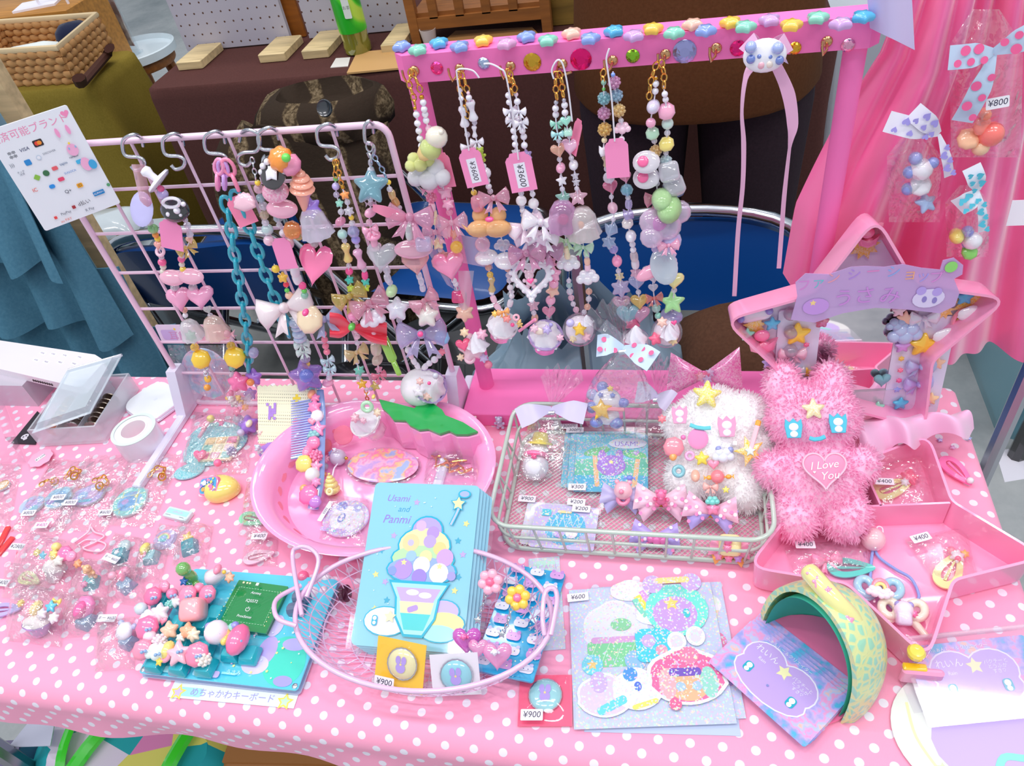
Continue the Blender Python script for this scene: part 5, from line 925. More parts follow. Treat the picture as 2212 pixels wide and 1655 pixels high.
# ================================================================== helpers for small wares on the table
def sticker(parent,px,dz,txt,w=17,h=8,ang=0,c='#f1eef6',tc='#3a3550',M=None,size=None):
    M=M or (TR(T(px[0],px[1],dz))@RZ(radians(ang)))
    t=put('price_sticker',G(M@MM).prism(rrect(w,h,.8),0,.25),mat('paper',c),parent,smooth=None)
    q=Pr(M,.33);q.text(0,0,size or h*.78,txt,tc,0,.12);q.build(t,name='lettering');return t
_bagn=[0]
def bag(label,quad,h=0.006,tags=(),dz=0.0,name='clear_bag',group=None,crinkle=1.0,M=None):
    """clear cellophane bag lying flat: quad = bl, br, tr, tl pixels"""
    a,b,c,d=[T(x,y,dz)for x,y in quad];_bagn[0]+=1;sd=_bagn[0]*3.7
    t=thing(name,label,'bag',(a+b+c+d)/4,group)
    def hh(u,v):return h*(1-(2*u-1)**4)*(1-(2*v-1)**4)+crinkle*.0014*(noise.noise(Vector((u*5+sd,v*5,sd)))+.6*abs(noise.noise(Vector((u*11,v*11+sd,2*sd))))+.5)
    def pt(u,v):p=(a.lerp(b,u)).lerp(d.lerp(c,u),v);return p
    g=G();g.sheet(lambda u,v:(*pt(u,v)[:2],TZ+dz+.0006+max(hh(u,v),0)),20,20)
    put('film',g,mat('film'),t,smooth=75)
    for (u,v,txt,ang,*r)in tags:
        p=pt(u,v);sticker(t,None,0,txt,ang=ang,M=TR(p.x,p.y,TZ+dz+hh(u,v)+.0022)@RZ(radians(ang)),**(r[0]if r else {}))
    return t
def item(name,label,cat,px,dz=0,group=None):return thing(name,label,cat,T(px[0],px[1],dz),group)
def deco(par,px,py,dz,kind,col,mm,fin='p',spin=0.0,face=(0.05,-0.45,0.9)):return bead(kind,col,fin,T(px,py,dz),mm*.001,par,spin,Vector(face),.12)
def face_print(par,M,s,eye='#3ab0c0',mouth=None,kind='paw'):
    q=Pr(M,.2)
    for sx in (-1,1):q.rect(sx*s*.5,0,s*.28,s*.5,eye,s*.1).circ(sx*s*.5,s*.1,s*.1,'wh').circ(sx*s*.5,-s*.12,s*.09,'wh')
    if mouth:q.circ(0,-s*.3,s*.06,mouth)
    q.build(par,'gloss')
def hairclip(label,px,ang,col,L=34,group='snap hair clips',dz=.003,toppers=(),wob=.04):
    M=TR(T(px[0],px[1],dz))@RZ(radians(ang));t=thing('hair_clip',label,'hair clip',M.to_translation(),group)
    n=44;o=[]
    for i in range(n):a=2*pi*i/n;r=1+wob*sin(a*22);x=cos(a);o.append((L/2*x*r,L*.23*sin(a)*r*(1-.45*x)))
    hole=[(x*.62-1,y*.45)for x,y in o]
    g=G(M@MM);g.loft([[(*p,0)for p in o],[(*p,1.6)for p in o],[(*p,1.9)for p in hole],[(*p,.4)for p in hole],[(*p,0)for p in o]],caps=False);put('clip_frame',g,mat('plastic',col),t,smooth=30)
    put('clip_tongue',G(M@MM).prism([(-L*.3,-1.4),(L*.3,-.7),(L*.3,.7),(-L*.3,1.4)],.5,1.4),mat('plastic',col),t,smooth=30)
    for k,c,x,y,z in toppers:bead(k,c,'p',M@Vector((x*.001,y*.001,.004)),z*.001,t,0,Vector((0,-.3,1)),.1)
    return t
# ------------------------------------------------------------------ payment sign on the grid rim
BR_,BL_,TRc=Vector((-.537,.575,TZ+.294)),Vector((-.590,.529,TZ+.294)),Vector((-.556,.575,TZ+.388))
xd=(BR_-BL_).normalized();yd=(TRc-BR_);yd=(yd-xd*yd.dot(xd)).normalized();Wd=(BR_-BL_).length*1000*1.02;Hd=(TRc-BR_).length*1000
M=Matrix(((xd.x,yd.x,xd.cross(yd).x,BL_.x),(xd.y,yd.y,xd.cross(yd).y,BL_.y),(xd.z,yd.z,xd.cross(yd).z,BL_.z),(0,0,0,1)))
ps=thing('payment_sign','white sign of cashless payment logos with a pink rabbit drawing','sign',BL_)
put('sign_board',G(M@MM).prism(xf(rrect(Wd,Hd,2),Wd/2,Hd/2),-2.4,0,.2),mat('plastic','#e9ecf4'),ps,smooth=30)
put('clip',G().tube([tuple(M@Vector((.012,.02,-.004))),(GX0,GY-.004,TZ+.30),(GX0,GY+.002,TZ+.318)],.003),mat('acrylic','#e8f0f8'),ps)
q=Pr(M,.1);w,h=Wd,Hd
q.text(w*.47,h*.90,8.5,'決済可能ブランド','#f090b8',0,0);q.heart(w*.93,h*.93,3.6,'#f48fbc')
q.text(w*.15,h*.74,3.4,'申申\n申申','#303848').text(w*.30,h*.755,4.2,'VISA','#404a70',0,.2).rect(w*.48,h*.77,8,6,'#30242c',1).circ(w*.465,h*.77,1.9,'#e84030').circ(w*.495,h*.77,1.9,'#f09030')
q.text(w*.08,h*.66,4,')))','#6a7280').rect(w*.26,h*.64,5.2,5,'#2a8ad0',1).circ(w*.40,h*.65,2.2,'#c8d4e4').circ(w*.40,h*.65,1.4,'#e9ecf4').text(w*.54,h*.665,2.4,'DISCOVER','#7a8290')
q.text(w*.13,h*.57,2.2,'タッチ\n決済','#7a8290').rect(w*.26,h*.49,4.4,4.4,'#8ac048',.6,45).circ(w*.38,h*.50,2.7,'#3a7048').rect(w*.50,h*.515,5,3.4,'#e8606a',1).text(w*.62,h*.53,3.4,'tapio','#406890').text(w*.77,h*.56,2.8,'nanaco','#303a60')
q.text(w*.16,h*.39,4.6,'IC','#e85030').rect(w*.36,h*.37,5,3.6,'#2a90e0',1.6).rect(w*.50,h*.405,5.4,3.4,'#e84870',1.2).text(w*.64,h*.44,2.6,'SUGOCA','#3a80c8').rect(w*.80,h*.50,5.4,3.6,'#48b8e4',1)
q.text(w*.50,h*.28,4.4,'Q+','#303848').rect(w*.66,h*.295,5,4,'#f0a820',.8).text(w*.66,h*.295,3.4,'iD','#404040').rect(w*.82,h*.17,10,4,'#1880c0',.6).text(w*.82,h*.17,2.4,'ALIPAY+','wh').circ(w*.975,h*.21,1.6,'#58a070')
q.text(w*.34,h*.10,3.4,'PayPay','#5a6270').rect(w*.20,h*.09,2.6,2.6,'#e84848',.5).text(w*.60,h*.13,4.6,'d払い','#3a3840').rect(w*.46,h*.125,3,3,'#a83038',.5).text(w*.30,h*.035,3.4,'au PAY','#e87058').text(w*.62,h*.055,3.6,'R Pay','#5a6270')
for dx,rx,ry,yy,c in ((.80,7.5,9,.62,'#f2b0d4'),(.86,7,10,.46,'#f2b0d4'),(.74,2.6,7,.80,'#f4a0cc'),(.87,2.6,7,.80,'#f4a0cc')):q.circ(w*dx,h*yy,rx*.62,c,ry*.62)
q.star(w*.80,h*.685,1.4,'ye').rect(w*.77,h*.64,1.2,2,'#88c4e4',.4).rect(w*.85,h*.64,1.2,2,'#88c4e4',.4).circ(w*.93,h*.44,3.4,'#40a8dc',4.4)
q.build(ps,name='lettering')
# ------------------------------------------------------------------ white tablet device
td=item('tablet_device','white flat cash register tablet with small paper labels on top','tablet',(60,800),.05);z0=.05
A=[T(-130,716,z0),T(205,766,z0),T(221,776,z0),T(222,784,z0),T(178,834,z0),T(166,836,z0),T(-130,742+25,z0)]
put('device_body',G().loft([[(p.x,p.y,p.z-.012)for p in A],[tuple(p)for p in A]]),mat('plastic','#f1ebf2'),td,smooth=30)
put('stand_foot',G().box((T(0,790,z0).x,T(0,790,z0).y+.0,TZ+.019),(.09,.05,.038)),mat('plastic','#c8c0cc'),td,smooth=30)
f0,f1=T(-130,767,z0),T(166,836,z0);d=(f1-f0);n=Vector((d.y,-d.x,0)).normalized()*.0006
for k in range(9):p=f0+d*(.685+.016*k)+n;put('slot',G(frame_xy(p+Vector((0,0,-.007)),d,(n.x,n.y,0))).box((0,0,0),(.0016,.003,.0012)),mat('matte','#5a4a50'),td,smooth=None)
for k,(x,y)in enumerate([(92,763),(115,765),(140,768),(172,772),(78,778),(100,782),(130,783),(160,786)]):
    p=T(x,y,z0);l=put('paper_label',G(TR(p)@RZ(-.33)@MM).box((0,0,.1),(10,5,.2)),mat('paper','#faf8fc'),td,smooth=None);Pr(TR(p)@RZ(-.33),.3).text(0,0,3.6,'¥'+['200','300','700','900','500','600','800','400'][k],'#8a80a0').build(l,name='lettering')
# ------------------------------------------------------------------ coin case
cc=item('coin_case','translucent coin case with its lid propped open','box',(180,930));CL=mat('acrylic','#f2f4fa',.6)
b0,b1,b3=T(88,966),T(231,958),T(302,842);b2=b3;b3=b0+(b2-b1);hb=.030
def up(p,z,k=0.0,c=None):c=c or (b0+b2)/2;return (p.x+(c.x-p.x)*k,p.y+(c.y-p.y)*k,TZ+z)
B4=[b0,b1,b2,b3]
put('case_body',G().loft([[up(p,.001)for p in B4],[up(p,hb)for p in B4],[up(p,hb,.05)for p in B4],[up(p,.003,.06)for p in B4]]),CL,cc,smooth=20)
for s in (.33,.66):p,r=b0.lerp(b1,s),b3.lerp(b2,s);put('divider',G().loft([[(p.x,p.y+.003,TZ+.004),(p.x+.001,p.y+.003,TZ+.004),(r.x+.001,r.y-.003,TZ+.004),(r.x,r.y-.003,TZ+.004)],[(p.x,p.y+.003,TZ+.024),(p.x+.001,p.y+.003,TZ+.024),(r.x+.001,r.y-.003,TZ+.024),(r.x,r.y-.003,TZ+.024)]]),CL,cc,smooth=None)
l0,l1,l2,l3=T(68,937,.034),T(195,893,.040),T(263,767,.075),T(147,800,.070)
def lidpt(u,v):p=l0.lerp(l1,u).lerp(l3.lerp(l2,u),v);e=min(u,1-u,v,1-v);return (p.x,p.y,p.z+(.006 if e>.08 else.0))
put('lid',G().sheet(lidpt,24,24,.0012),mat('acrylic','#e4f0f8',.6),cc,smooth=25);put('lid_hinge',G().tube([tuple(l3),tuple(l2)],.002),CL,cc)
COIN=shared('coin',lambda:G().lathe([(.9,-.5),(1,-.4),(1,.4),(.9,.5)],18),30)
for row,(sx,n,c,r)in enumerate(((.2,7,'#c89868',.0105),(.5,8,'#c8c0b8',.0110),(.80,7,'#b8a898',.0108))):
    for k in range(n):
        p=b0.lerp(b1,sx).lerp(b3.lerp(b2,sx),.16+.085*k);put('coin',COIN,mat('metal',c),None,frame_z(Vector((p.x,p.y,TZ+.0032+r)),(b3-b0).normalized()+Vector((0,0,.08*random.uniform(-1,1))))@SCL(r,r,.0017),label='metal coin standing in a row inside the coin case',cat='coin',group='coins in the coin case')
# ------------------------------------------------------------------ tape roll, white reader, acrylic box, black label, pink tag
p=T(288,928,.030);tp=thing('tape_roll','roll of white tape lying in front of the coin case','tape',(p.x,p.y,TZ));put('tape_band',G(TR(p.x,p.y,TZ)).lathe([(.0165,.0),(.0265,0),(.0265,.030),(.0235,.0302),(.0165,.0302),(.0165,0)],40,False),mat('plastic','#efe8f4'),tp,smooth=30)
put('core_ring',G(TR(p.x,p.y,TZ)).lathe([(.0145,.0),(.0166,0),(.0166,.0308),(.0145,.0308),(.0145,0)],32,False),mat('paper','#f6f0f4'),tp,smooth=30)
put('winding_edge',G(TR(p.x,p.y,TZ+.0303)).lathe([(.0225,0),(.0265,0),(.0264,.0006),(.0226,.0006)],40,False),mat('plastic','#e0f0ea'),tp,smooth=30)
p=T(333,868,.006);wt=thing('card_reader','white rounded square card reader beside the coin case','card reader',(p.x,p.y,TZ))
for z,c,k in ((.001,'#e6e2f0',1.0),(.0045,'#f4f8fc',.97)):put('reader_shell' if k==1 else 'reader_top',G(TR(p.x,p.y,TZ+z)@RZ(-.5)).prism(rrect(.068*k,.060*k,.018,6),0,.0035,.0006),mat('plastic',c),wt,smooth=40)
Pr(TR(p.x,p.y,TZ+.0080)@RZ(-.5),.1).text(0,3,5,')))','#d8dce8',90).build(wt,name='lettering')
ab=item('acrylic_box','open clear acrylic box at the table edge below the tablet','box',(20,950));P4=[T(-90,1005),T(58,1000),T(8,865),T(-90,880)]
put('box_wall',G().loft([[(p.x,p.y,TZ+.001)for p in P4],[(p.x,p.y,TZ+.045)for p in P4]],caps=False),mat('acrylic','#e6dcec',.82),ab,smooth=None)
bl_=item('black_strap','black strap end with a white emblem beside the acrylic box','strap',(58,930));Pq=[T(28,960),T(78,962),T(98,905),T(84,892)]
put('strap',G().loft([[(p.x,p.y,TZ+.001)for p in Pq],[(p.x,p.y,TZ+.0035)for p in Pq]]),mat('cloth','#2e2a32'),bl_,smooth=None);Pr(TR(T(54,945,.0036))@RZ(.7),.1).circ(0,2,5,'#d8d4dc',4.2).rect(0,-3,5,4,'#d8d4dc',1).circ(-1.8,2,1.1,'#2e2a32').circ(1.8,2,1.1,'#2e2a32').build(bl_)
pt_=item('hang_tag','pink card tag priced 1200 lying before the coin case','tag',(90,988));Mt=TR(T(88,990,.004))@RZ(-.25);put('tag_card',G(Mt@MM).prism(lobes(15,8,.05,40),0,.6),mat('paper','#f8aecb'),pt_,smooth=None);sticker(pt_,None,0,'¥1200',12,6,M=Mt@TR(0,0,.0008)@RZ(1.3))
# ------------------------------------------------------------------ bags of gold chained acrylic charms
def acrylic_charm(label,px,ang,base,shapes,R=18,grp='acrylic charms with gold chains',dz=.002,outline=None,chainpx=None):
    M=TR(T(px[0],px[1],dz))@RZ(radians(ang));t=thing('acrylic_charm',label,'keyring',M.to_translation(),grp)
    put('charm_plate',G(M@MM).prism(outline or circ(R,26),0,2),mat('acrylic','#e8f0f6',.5),t,smooth=30);q=Pr(M,2.1);q.poly(xf(outline or circ(R,26),0,0,0,.93),base)
    for s in shapes:getattr(q,s[0])(*s[1:])
    q.build(t,'gloss')
    if chainpx:
        pts=[T(x,y,.006+.002*(k%2))for k,(x,y)in enumerate(chainpx)];chain(t,pts,.0042,.0008,GOLD,joined=True);put('clasp',G(TR(pts[-1])@RZ(.8)).tube([(.004*cos(a),.0065*sin(a),0)for a in [2*pi*i/14 for i in range(14)]],.0009,6,True),GOLD,t,smooth=60)
    return t
acrylic_charm('round melon plaid acrylic charm in mint, blue and cream',(282,1085),20,'#8fdcd8',[('circ',0,0,14,'#90c8f0'),('line',[(-17,8),(17,8)],.9,'#f4f0a8'),('line',[(-17,-9),(17,-9)],.9,'#f4f0a8'),('line',[(-9,-16),(-9,16)],.9,'#f4f0a8'),('line',[(8,-17),(8,17)],.9,'#f4f0a8'),('circ',-3,-1,9,'#78b8f0'),('circ',-5,0,4,'#c8a8e8'),('star',7,5,3,'#f4ec80'),('star',-8,-10,2.4,'#4f98e8')],21,chainpx=[(320,1030),(340,1010),(355,1012),(350,1030)],outline=circ(20,30,22))
acrylic_charm('cloud shaped acrylic charm in lilac and sky blue beside the melon charm',(190,1075),10,'#c8b8ec',[('circ',-6,2,6,'#a8c8f0'),('circ',6,3,6,'#e4c0e8'),('rect',0,-6,16,4,'#78c8e0',2),('circ',4,10,3,'#f4f0f8')],17,chainpx=[(200,1040),(225,1030),(232,1045),(215,1050)],outline=cloud(38,32))
acrylic_charm('ice blue acrylic charm under the middle 800 yen sticker',(125,1080),-10,'#a8d4ec',[('circ',0,4,8,'#8fc0e8'),('circ',-5,-5,5,'#c0a8e4'),('rect',6,-7,8,5,'#f0eef8',1)],16,chainpx=[(140,1035),(158,1012),(172,1018),(160,1028)],outline=cloud(32,34))
acrylic_charm('pale acrylic charm under the lowest 800 yen sticker',(70,1095),30,'#b8c8f0',[('circ',0,3,7,'#c8b0e8'),('circ',3,-6,5,'#88c8e0')],14,chainpx=[(85,1050),(102,1038),(118,1040)],outline=cloud(28,28))
GB='bags of gold chained charms'
bag('clear bag with two 800 yen stickers nearest the pink card tag',[(22,1150),(132,1160),(208,1000),(112,990)],.007,[(.28,.2,'¥800',6),(.62,.08,'¥400',5,dict(tc='#c0489c')),(.72,.42,'¥800',8)],group=GB)
bag('clear bag with an 800 yen sticker holding the lilac cloud charm',[(112,1148),(232,1150),(290,985),(185,985)],.007,[(.22,.30,'¥800',5),(.9,.2,'¥600',5)],group=GB)
bag('clear bag holding the round melon plaid charm',[(215,1135),(330,1140),(392,985),(290,968)],.007,[],group=GB)
ch_=acrylic_charm('orange ribbon charm in the bag at the table corner',(8,1050),0,'#f0b070',[('circ',0,0,5,'#f8e0c0')],8)
bag('clear bag with an orange ribbon charm at the table corner',[(-40,1150),(20,1150),(48,1005),(-40,1000)],.006,group=GB)
for k,pts in enumerate((((-6,1185),(18,1138)),((-6,1200),(28,1160)))):
    a,b=T(*pts[0],.002),T(*pts[1],.002);put('red_stick',G(frame_xy(a,b-a)).box(((b-a).length/2,0,0),((b-a).length,.006,.003),.0006),mat('plastic','#f03030'),None,label=['thin red stick at the table edge, the upper one','thick red stick at the table edge below the thin one'][k],cat='stick')
# ------------------------------------------------------------------ turquoise plate pouch and waffle charm
pp=item('resin_plate','turquoise glitter plate with a scalloped handle under the waffle charm','plate',(460,955));M=TR(T(462,960,.001))@RZ(.2)
o=[((38+(4*cos(3*a)if 1 else 0))*cos(a),(36+2*cos(2*a+1))*sin(a))for a in [2*pi*i/48 for i in range(48)]];put('plate_disc',G(M@MM).prism(o,0,3,.8),mat('glitter','#6fccd6'),pp,smooth=40);put('handle_lobe',G(M@MM).prism(xf(circ(18,24,12),-18,-40,10),.2,2.6,.6),mat('glitter','#6fccd6'),pp,smooth=40)
wf=item('waffle_charm','pastel waffle resin charm with candy pieces and a rattle on turquoise plate','charm',(470,965),.004);M=TR(T(474,972,.0045))@RZ(.12)
put('waffle_base',G(M@MM).prism(xf(rrect(42,36,3),0,0,0),0,3.5,.5),mat('matte','#f4ecc8'),wf)
for i in range(3):
    for j in range(3):put('waffle_cell',G(M@MM).prism(xf(rrect(11,9.6,1),-13.4+13.4*i,-11.6+11.6*j),3.4,4.4,.3),mat('gloss',['#ff8fb4','#a8e0d0','#f8d8a0','#f8c0d0','#f4ecc8','#f8cf98','#a8dcd8','#f4d8e0','#ff98b0'][i*3+j]),wf)
for x,y,k,c,z in ((431,985,'H','#ff6f9c',15),(470,1000,'o','#ff78a8',9),(440,925,'F','#f8a0b8',8),(455,905,'o','#f0d880',10),(505,950,'C','#ff9cc0',9),(500,975,'b','#b0a8c8',12),(478,915,'S','#f070a0',7),(520,935,'o','#d0c8e4',9)):deco(wf,x,y,.012,k,c,z)
put('rattle_stick',G().tube([T(430,945,.010),T(452,910,.011)],.0022),mat('plastic','#f8b8c8'),wf)
bag('clear bag over the waffle charm on the turquoise plate',[(385,1030),(535,1025),(560,905),(420,890)],.016)
# ------------------------------------------------------------------ yellow compact
yc=item('toy_compact','yellow egg shaped compact with a pink framed picture window','compact',(475,1060));M=TR(T(478,1066,.0))@RZ(.15)
put('shell',G(M@MM).loft([[(x*k,y*k,z)for x,y in [((20+3*cos(a)**3)*cos(a)+2,16.5*sin(a))for a in [2*pi*i/36 for i in range(36)]]]for z,k in ((0,.86),(3,.97),(8,1),(13,.94),(17,.78),(19.5,.5),(20.3,.1))]),mat('gloss','#fbe878'),yc,smooth=70)
M2=M@TR(-.006,-.002,.0165)@RX(.45)@RY(-.28);put('window_frame',G(M2@MM).prism(rrect(26,20,5),-2.5,2.2,.6),mat('gloss','#f889b8'),yc,smooth=40)
q=Pr(M2,2.3);q.rect(0,0,23,17,'#58b0e0',4)
random.seed(3)
for k in range(34):q.circ(random.uniform(-10,10),random.uniform(-7,7),random.uniform(.6,1.6),random.choice(['#f8a0c8','#ffe070','#e0f4ff','#a888e0','#3888d0','#f4f4fc']))
q.circ(5,-3,3.4,'#f880b8').circ(-5,-4,2.4,'#ffb060').circ(-4,3,3,'#f0ecfa').star(6,3,2.4,'#ffe070').build(yc,'gloss')
er=item('printed_eraser','white and mint printed eraser slab near the yellow compact','eraser',(388,1115));M=TR(T(388,1116,0))@RZ(-.18);put('slab',G(M@MM).box((0,0,3),(32,13,6),.8),mat('plastic','#d8eef0'),er);Pr(M,6.1).rect(0,1,28,6,'#a8e0e4').text(0,1,3.4,'ふわふわ','#e8a0d8').line([(-13,-4),(-6,-4)],.4,'#405060',n=0).line([(6,-4),(12,-4)],.4,'#405060',n=0).build(er)
rb_=item('round_badge','lilac round badge with a pastel rainbow print','badge',(357,1166));M=TR(T(357,1167,0));put('badge_disc',G(M@MM).lathe([(12,0),(13,1),(11,3.4),(0.3,4.4)],28),mat('gloss','#c8bcec'),rb_);q=Pr(M,4.4)
for r,c in ((8,'#f4b8d0'),(6.6,'#f4ec98'),(5.2,'#98e0c8'),(3.8,'#a8c8f4')):q.poly([(r*cos(a),r*sin(a)-1)for a in [pi*i/12 for i in range(13)]],c)
q.circ(0,-3,5,'#7fd0d8',2).build(rb_,'gloss');bag('clear bag over the lilac rainbow badge',[(325,1195),(385,1205),(405,1140),(345,1132)],.006)
rg=item('string_rings','loops of pale pink cord shaped like a rabbit head','cord',(195,1165));
put('cord',G().tube(spline([T(x,y,.003)for x,y in [(160,1172),(190,1150),(195,1138),(205,1150),(225,1158),(205,1172),(180,1185),(215,1192),(228,1175),(190,1166),(165,1180)]],6),.0011,6),mat('plastic','#f8c8dc'),rg,smooth=70)
# ------------------------------------------------------------------ keycaps and charms in little bags
def keycap(label,px,ang,col,tops=(),s=16,tilt=0.0,grp='decorated keycaps in little bags'):
    M=TR(T(px[0],px[1],.0))@RZ(radians(ang))@TR(0,0,.0085 if tilt else 0)@RX(tilt);t=thing('keycap',label,'keycap',M.to_translation(),grp)
    put('cap_shell',G(M@MM).loft([[(*p,z)for p in rrect(s*k,s*k,1.5,2)]for k,z in ((1,0),(1.0,2),(.74,9),(.66,9.4))]),mat('plastic',col),t,smooth=30)
    for k,c,x,y,z,sz in tops:bead(k,c,'p',M@Vector((x*.001,y*.001,z*.001)),sz*.001,t,0,Vector((0,-.4,1)),.12)
    return t
keycap('turquoise keycap lying on its side with a white star stem',(262,1204),20,'#3aa8b8',[('S','wh',0,0,9.5,6),('K','#c8e0e4',4,10,5,14)],16)
keycap('turquoise keycap with a candy piece in pink and yellow',(330,1208),12,'#90cbd4',[('e','#f6e27c',-5,6,11,12),('R','#f8a0b8',-6,0,11,9)],15)
keycap('deep turquoise keycap with a yellow star crown',(412,1186),30,'#189fb0',[('S','#f8c850',0,10,7,12),('x','#b0e4e8',0,0,9,4)],17)
keycap('blue and orange bear keycap between two clear bags',(200,1262),20,'#64c4cc',[('A','#fbc99a',6,2,14,17),('F','#f890c0',-2,-6,10,8)],15)
keycap('pink flower topped keycap beside the bear keycap',(276,1268),-25,'#88a8c8',[('C','#ff82ae',-8,4,11,17),('o','#f8b0c8',-12,-2,14,9),('o','#ff9cc0',-5,9,13,9)],16)
keycap('grey blue keycap under a pink felt hat',(190,1345),-10,'#86a4c0',[('K','#f590c4',-6,9,11,24),('e','#f06aa8',-4,5,14,16)],17)
keycap('grey keycap with a white bear face beside the keyboard',(280,1390),-15,'#98aecb',[('K','#ece6f2',-4,5,12,18),('o','#b8c4e8',-12,10,14,6),('o','#c8c0e8',4,12,14,6)],14)
KB='small clear bags around the keycaps'
bag('clear bag with a handwritten sticker over the star stem keycap',[(215,1236),(288,1250),(318,1165),(248,1152)],.012,[(.45,.22,'キー ¥600',-14,dict(w=20,h=8,size=4.4))],group=KB)
bag('clear bag over the candy keycap',[(292,1256),(348,1262),(368,1180),(306,1168)],.013,group=KB)
bag('clear bag over the yellow crown keycap',[(372,1222),(446,1226),(462,1138),(392,1120)],.014,group=KB)
bag('clear bag over the blue and orange bear keycap',[(150,1300),(232,1310),(245,1215),(180,1208)],.017,group=KB)
bag('clear bag over the pink flower keycap',[(232,1302),(312,1312),(315,1228),(248,1218)],.016,group=KB)
bag('clear bag over the pink felt hat keycap',[(132,1380),(226,1374),(232,1292),(148,1285)],.016,group=KB)
bag('long clear bag over the white bear keycap with a handwritten sticker',[(205,1452),(292,1446),(300,1332),(215,1340)],.013,[(.3,.93,'キー ¥600',6,dict(w=20,h=8,size=4.4))],group=KB)
def cupcharm2(label,px,cupc,bits,w=20,h=20,tilt=(-.5,.25)):
    t=item('parfait_charm',label,'charm',px);M=TR(T(px[0],px[1],.012))@RX(tilt[0])@RY(tilt[1])@MM
    put('cup',G(M).loft([[(r*w/2*cos(2*pi*j/24),r*w/2*sin(2*pi*j/24),z*h)for j in range(24)]for r,z in ((.55,-.55),(.62,-.53),(.95,.05),(1,.06),(.9,.06),(.6,-.45))]),mat('clear',cupc,.35),t,smooth=50)
    put('cream',G(M).ell((0,0,h*.1),(w*.48,w*.48,h*.26)),mat('matte','#f8ecec'),t)
    for k,c,dx,dy,z in bits:deco(t,px[0]+dx,px[1]+dy,.022,k,c,z)
    return t
cupcharm2('parfait charm with a pink whale and yellow flowers in a clear cup',(118,1228),'#f0eef2',[('K','#ff7cb4',22,-32,17),('K','#ff9cc4',36,-26,12),('F','#f8e080',-2,-30,12),('F','#f0d868',-38,-34,9),('S','#58c8e8',-26,-28,8),('o','#f8e890',4,-46,10),('F','#ffa878',50,-10,10),('C','#f4f0e8',8,-16,12)],22,26)
cupcharm2('parfait charm with stars and a rainbow in a lilac goblet',(82,1345),'#c8a0e4',[('K','#ff9cc4',-16,-34,14),('e','#f8d890',-4,-32,13),('S','#68cce8',28,-34,11),('F','#f4e8f0',8,-18,12),('F','#f8f0f4',34,-10,12),('B','#ffe070',40,-46,9),('o','#ffb0c8',-24,-22,9)],27,22,(-.4,.1))
bag('clear bag over the pink whale parfait charm',[(20,1255),(150,1300),(185,1180),(70,1150)],.024,[(.14,.5,'¥2800',0)],group=KB);bag('clear bag over the lilac goblet parfait charm',[(15,1385),(135,1400),(145,1280),(45,1265)],.026,group=KB)
hairclip('pale yellow snap clip lying beside the parfait charms',(65,1252),-14,'#f0f0a8',30);hairclip('lilac snap clip at the table edge below the yellow clip',(14,1318),10,'#c0b0ec',32,toppers=[('F','#f8d860',16,4,9)])
bag('clear bag over the pale yellow snap clip',[(5,1292),(108,1300),(112,1225),(12,1215)],.006,[(.03,.35,'¥400',0)],group=KB)
bag('clear bag holding the mint snap clip beside the pink tray',[(515,1160),(575,1165),(590,1045),(535,1035)],.007,[(.75,.72,'¥400',20)],group=KB);hairclip('mint green snap clip half under the pink tray',(548,1123),-8,'#8fe0b0',34)
bag('clear bag with a 400 yen sticker beside the pink tray',[(522,1222),(600,1225),(600,1162),(535,1150)],.006,[(.5,.82,'¥400',6)],group=KB);hairclip('pale pink snap clip in the bag beside the pink tray',(560,1203),20,'#f4c4d8',32)
# ================================================================== decorated keyboard
kx0,kx1,ky0,ky1=-.476,-.318,.242,.352;kcx,kcy=(kx0+kx1)/2,(ky0+ky1)/2;kw,kh=(kx1-kx0)*1000,(ky1-ky0)*1000
kb=thing('mini_keyboard','turquoise decorated keyboard with pink animal keycaps and a green touch board','keyboard',(kcx,kcy,TZ+.002));KM=TR(kcx,kcy,TZ+.002)
put('bottom_plate',G(KM@MM).prism(rrect(kw,kh,3),0,1.8,.3),mat('plastic','#b8bedc'),kb,smooth=30);put('top_plate',G(KM@MM).prism(rrect(kw-1,kh-1,3),6,7.8,.3),mat('gloss','#59d3ec'),kb,smooth=30)
put('inner_frame',G(KM@MM).prism(rrect(kw-8,kh-8,2),1.8,6),mat('plastic','#8a98b8'),kb,smooth=None)
q=Pr(KM,7.9);random.seed(5)
q.circ(56,-30,20,'#48dcc4',24,26,25).circ(36,-22,9,'#c0b0f0',14).circ(30,-36,13,'#dcd4f8',9).circ(60,-14,12,'#b8b4f0',6).circ(8,-26,10,'#cfeefa',7).circ(62,-48,9,'#a8a4ec',5).circ(34,2,8,'#d0c8f8',11)
for k in range(26):q.star(random.uniform(-6,74),random.uniform(-50,0),random.uniform(.7,1.7),random.choice(['#f8f4a0','#e8fbff','#f4c8f0']))
for k in range(5):q.rect(-64+k*15,-49,11,6,['#c8b8f0','#a8e8f4','#c8b8f0','#a0e0f4','#d0bcf0'][k],2)
q.rect(10,-47,14,2,'#9ae8f8').text(14,-46,5,'うさみ','#d8f8ff').build(kb,'gloss')
for x,y in ((-75,-51),(75,-51)):put('screw',G(KM@TR(x*.001,y*.001,.0078)@MM).lathe([(2.6,0),(2.6,.9),(2,1.3)],6),mat('metal','#c8ccd4'),kb)
tp=[T(463,1352,.016),T(574,1369,.016),T(612,1262,.016),T(506,1252,.016)];xd=(tp[1]-tp[0]);w_,h_=xd.length*1000,(tp[3]-tp[0]).length*1000;PM=frame_xy(tp[0],xd)
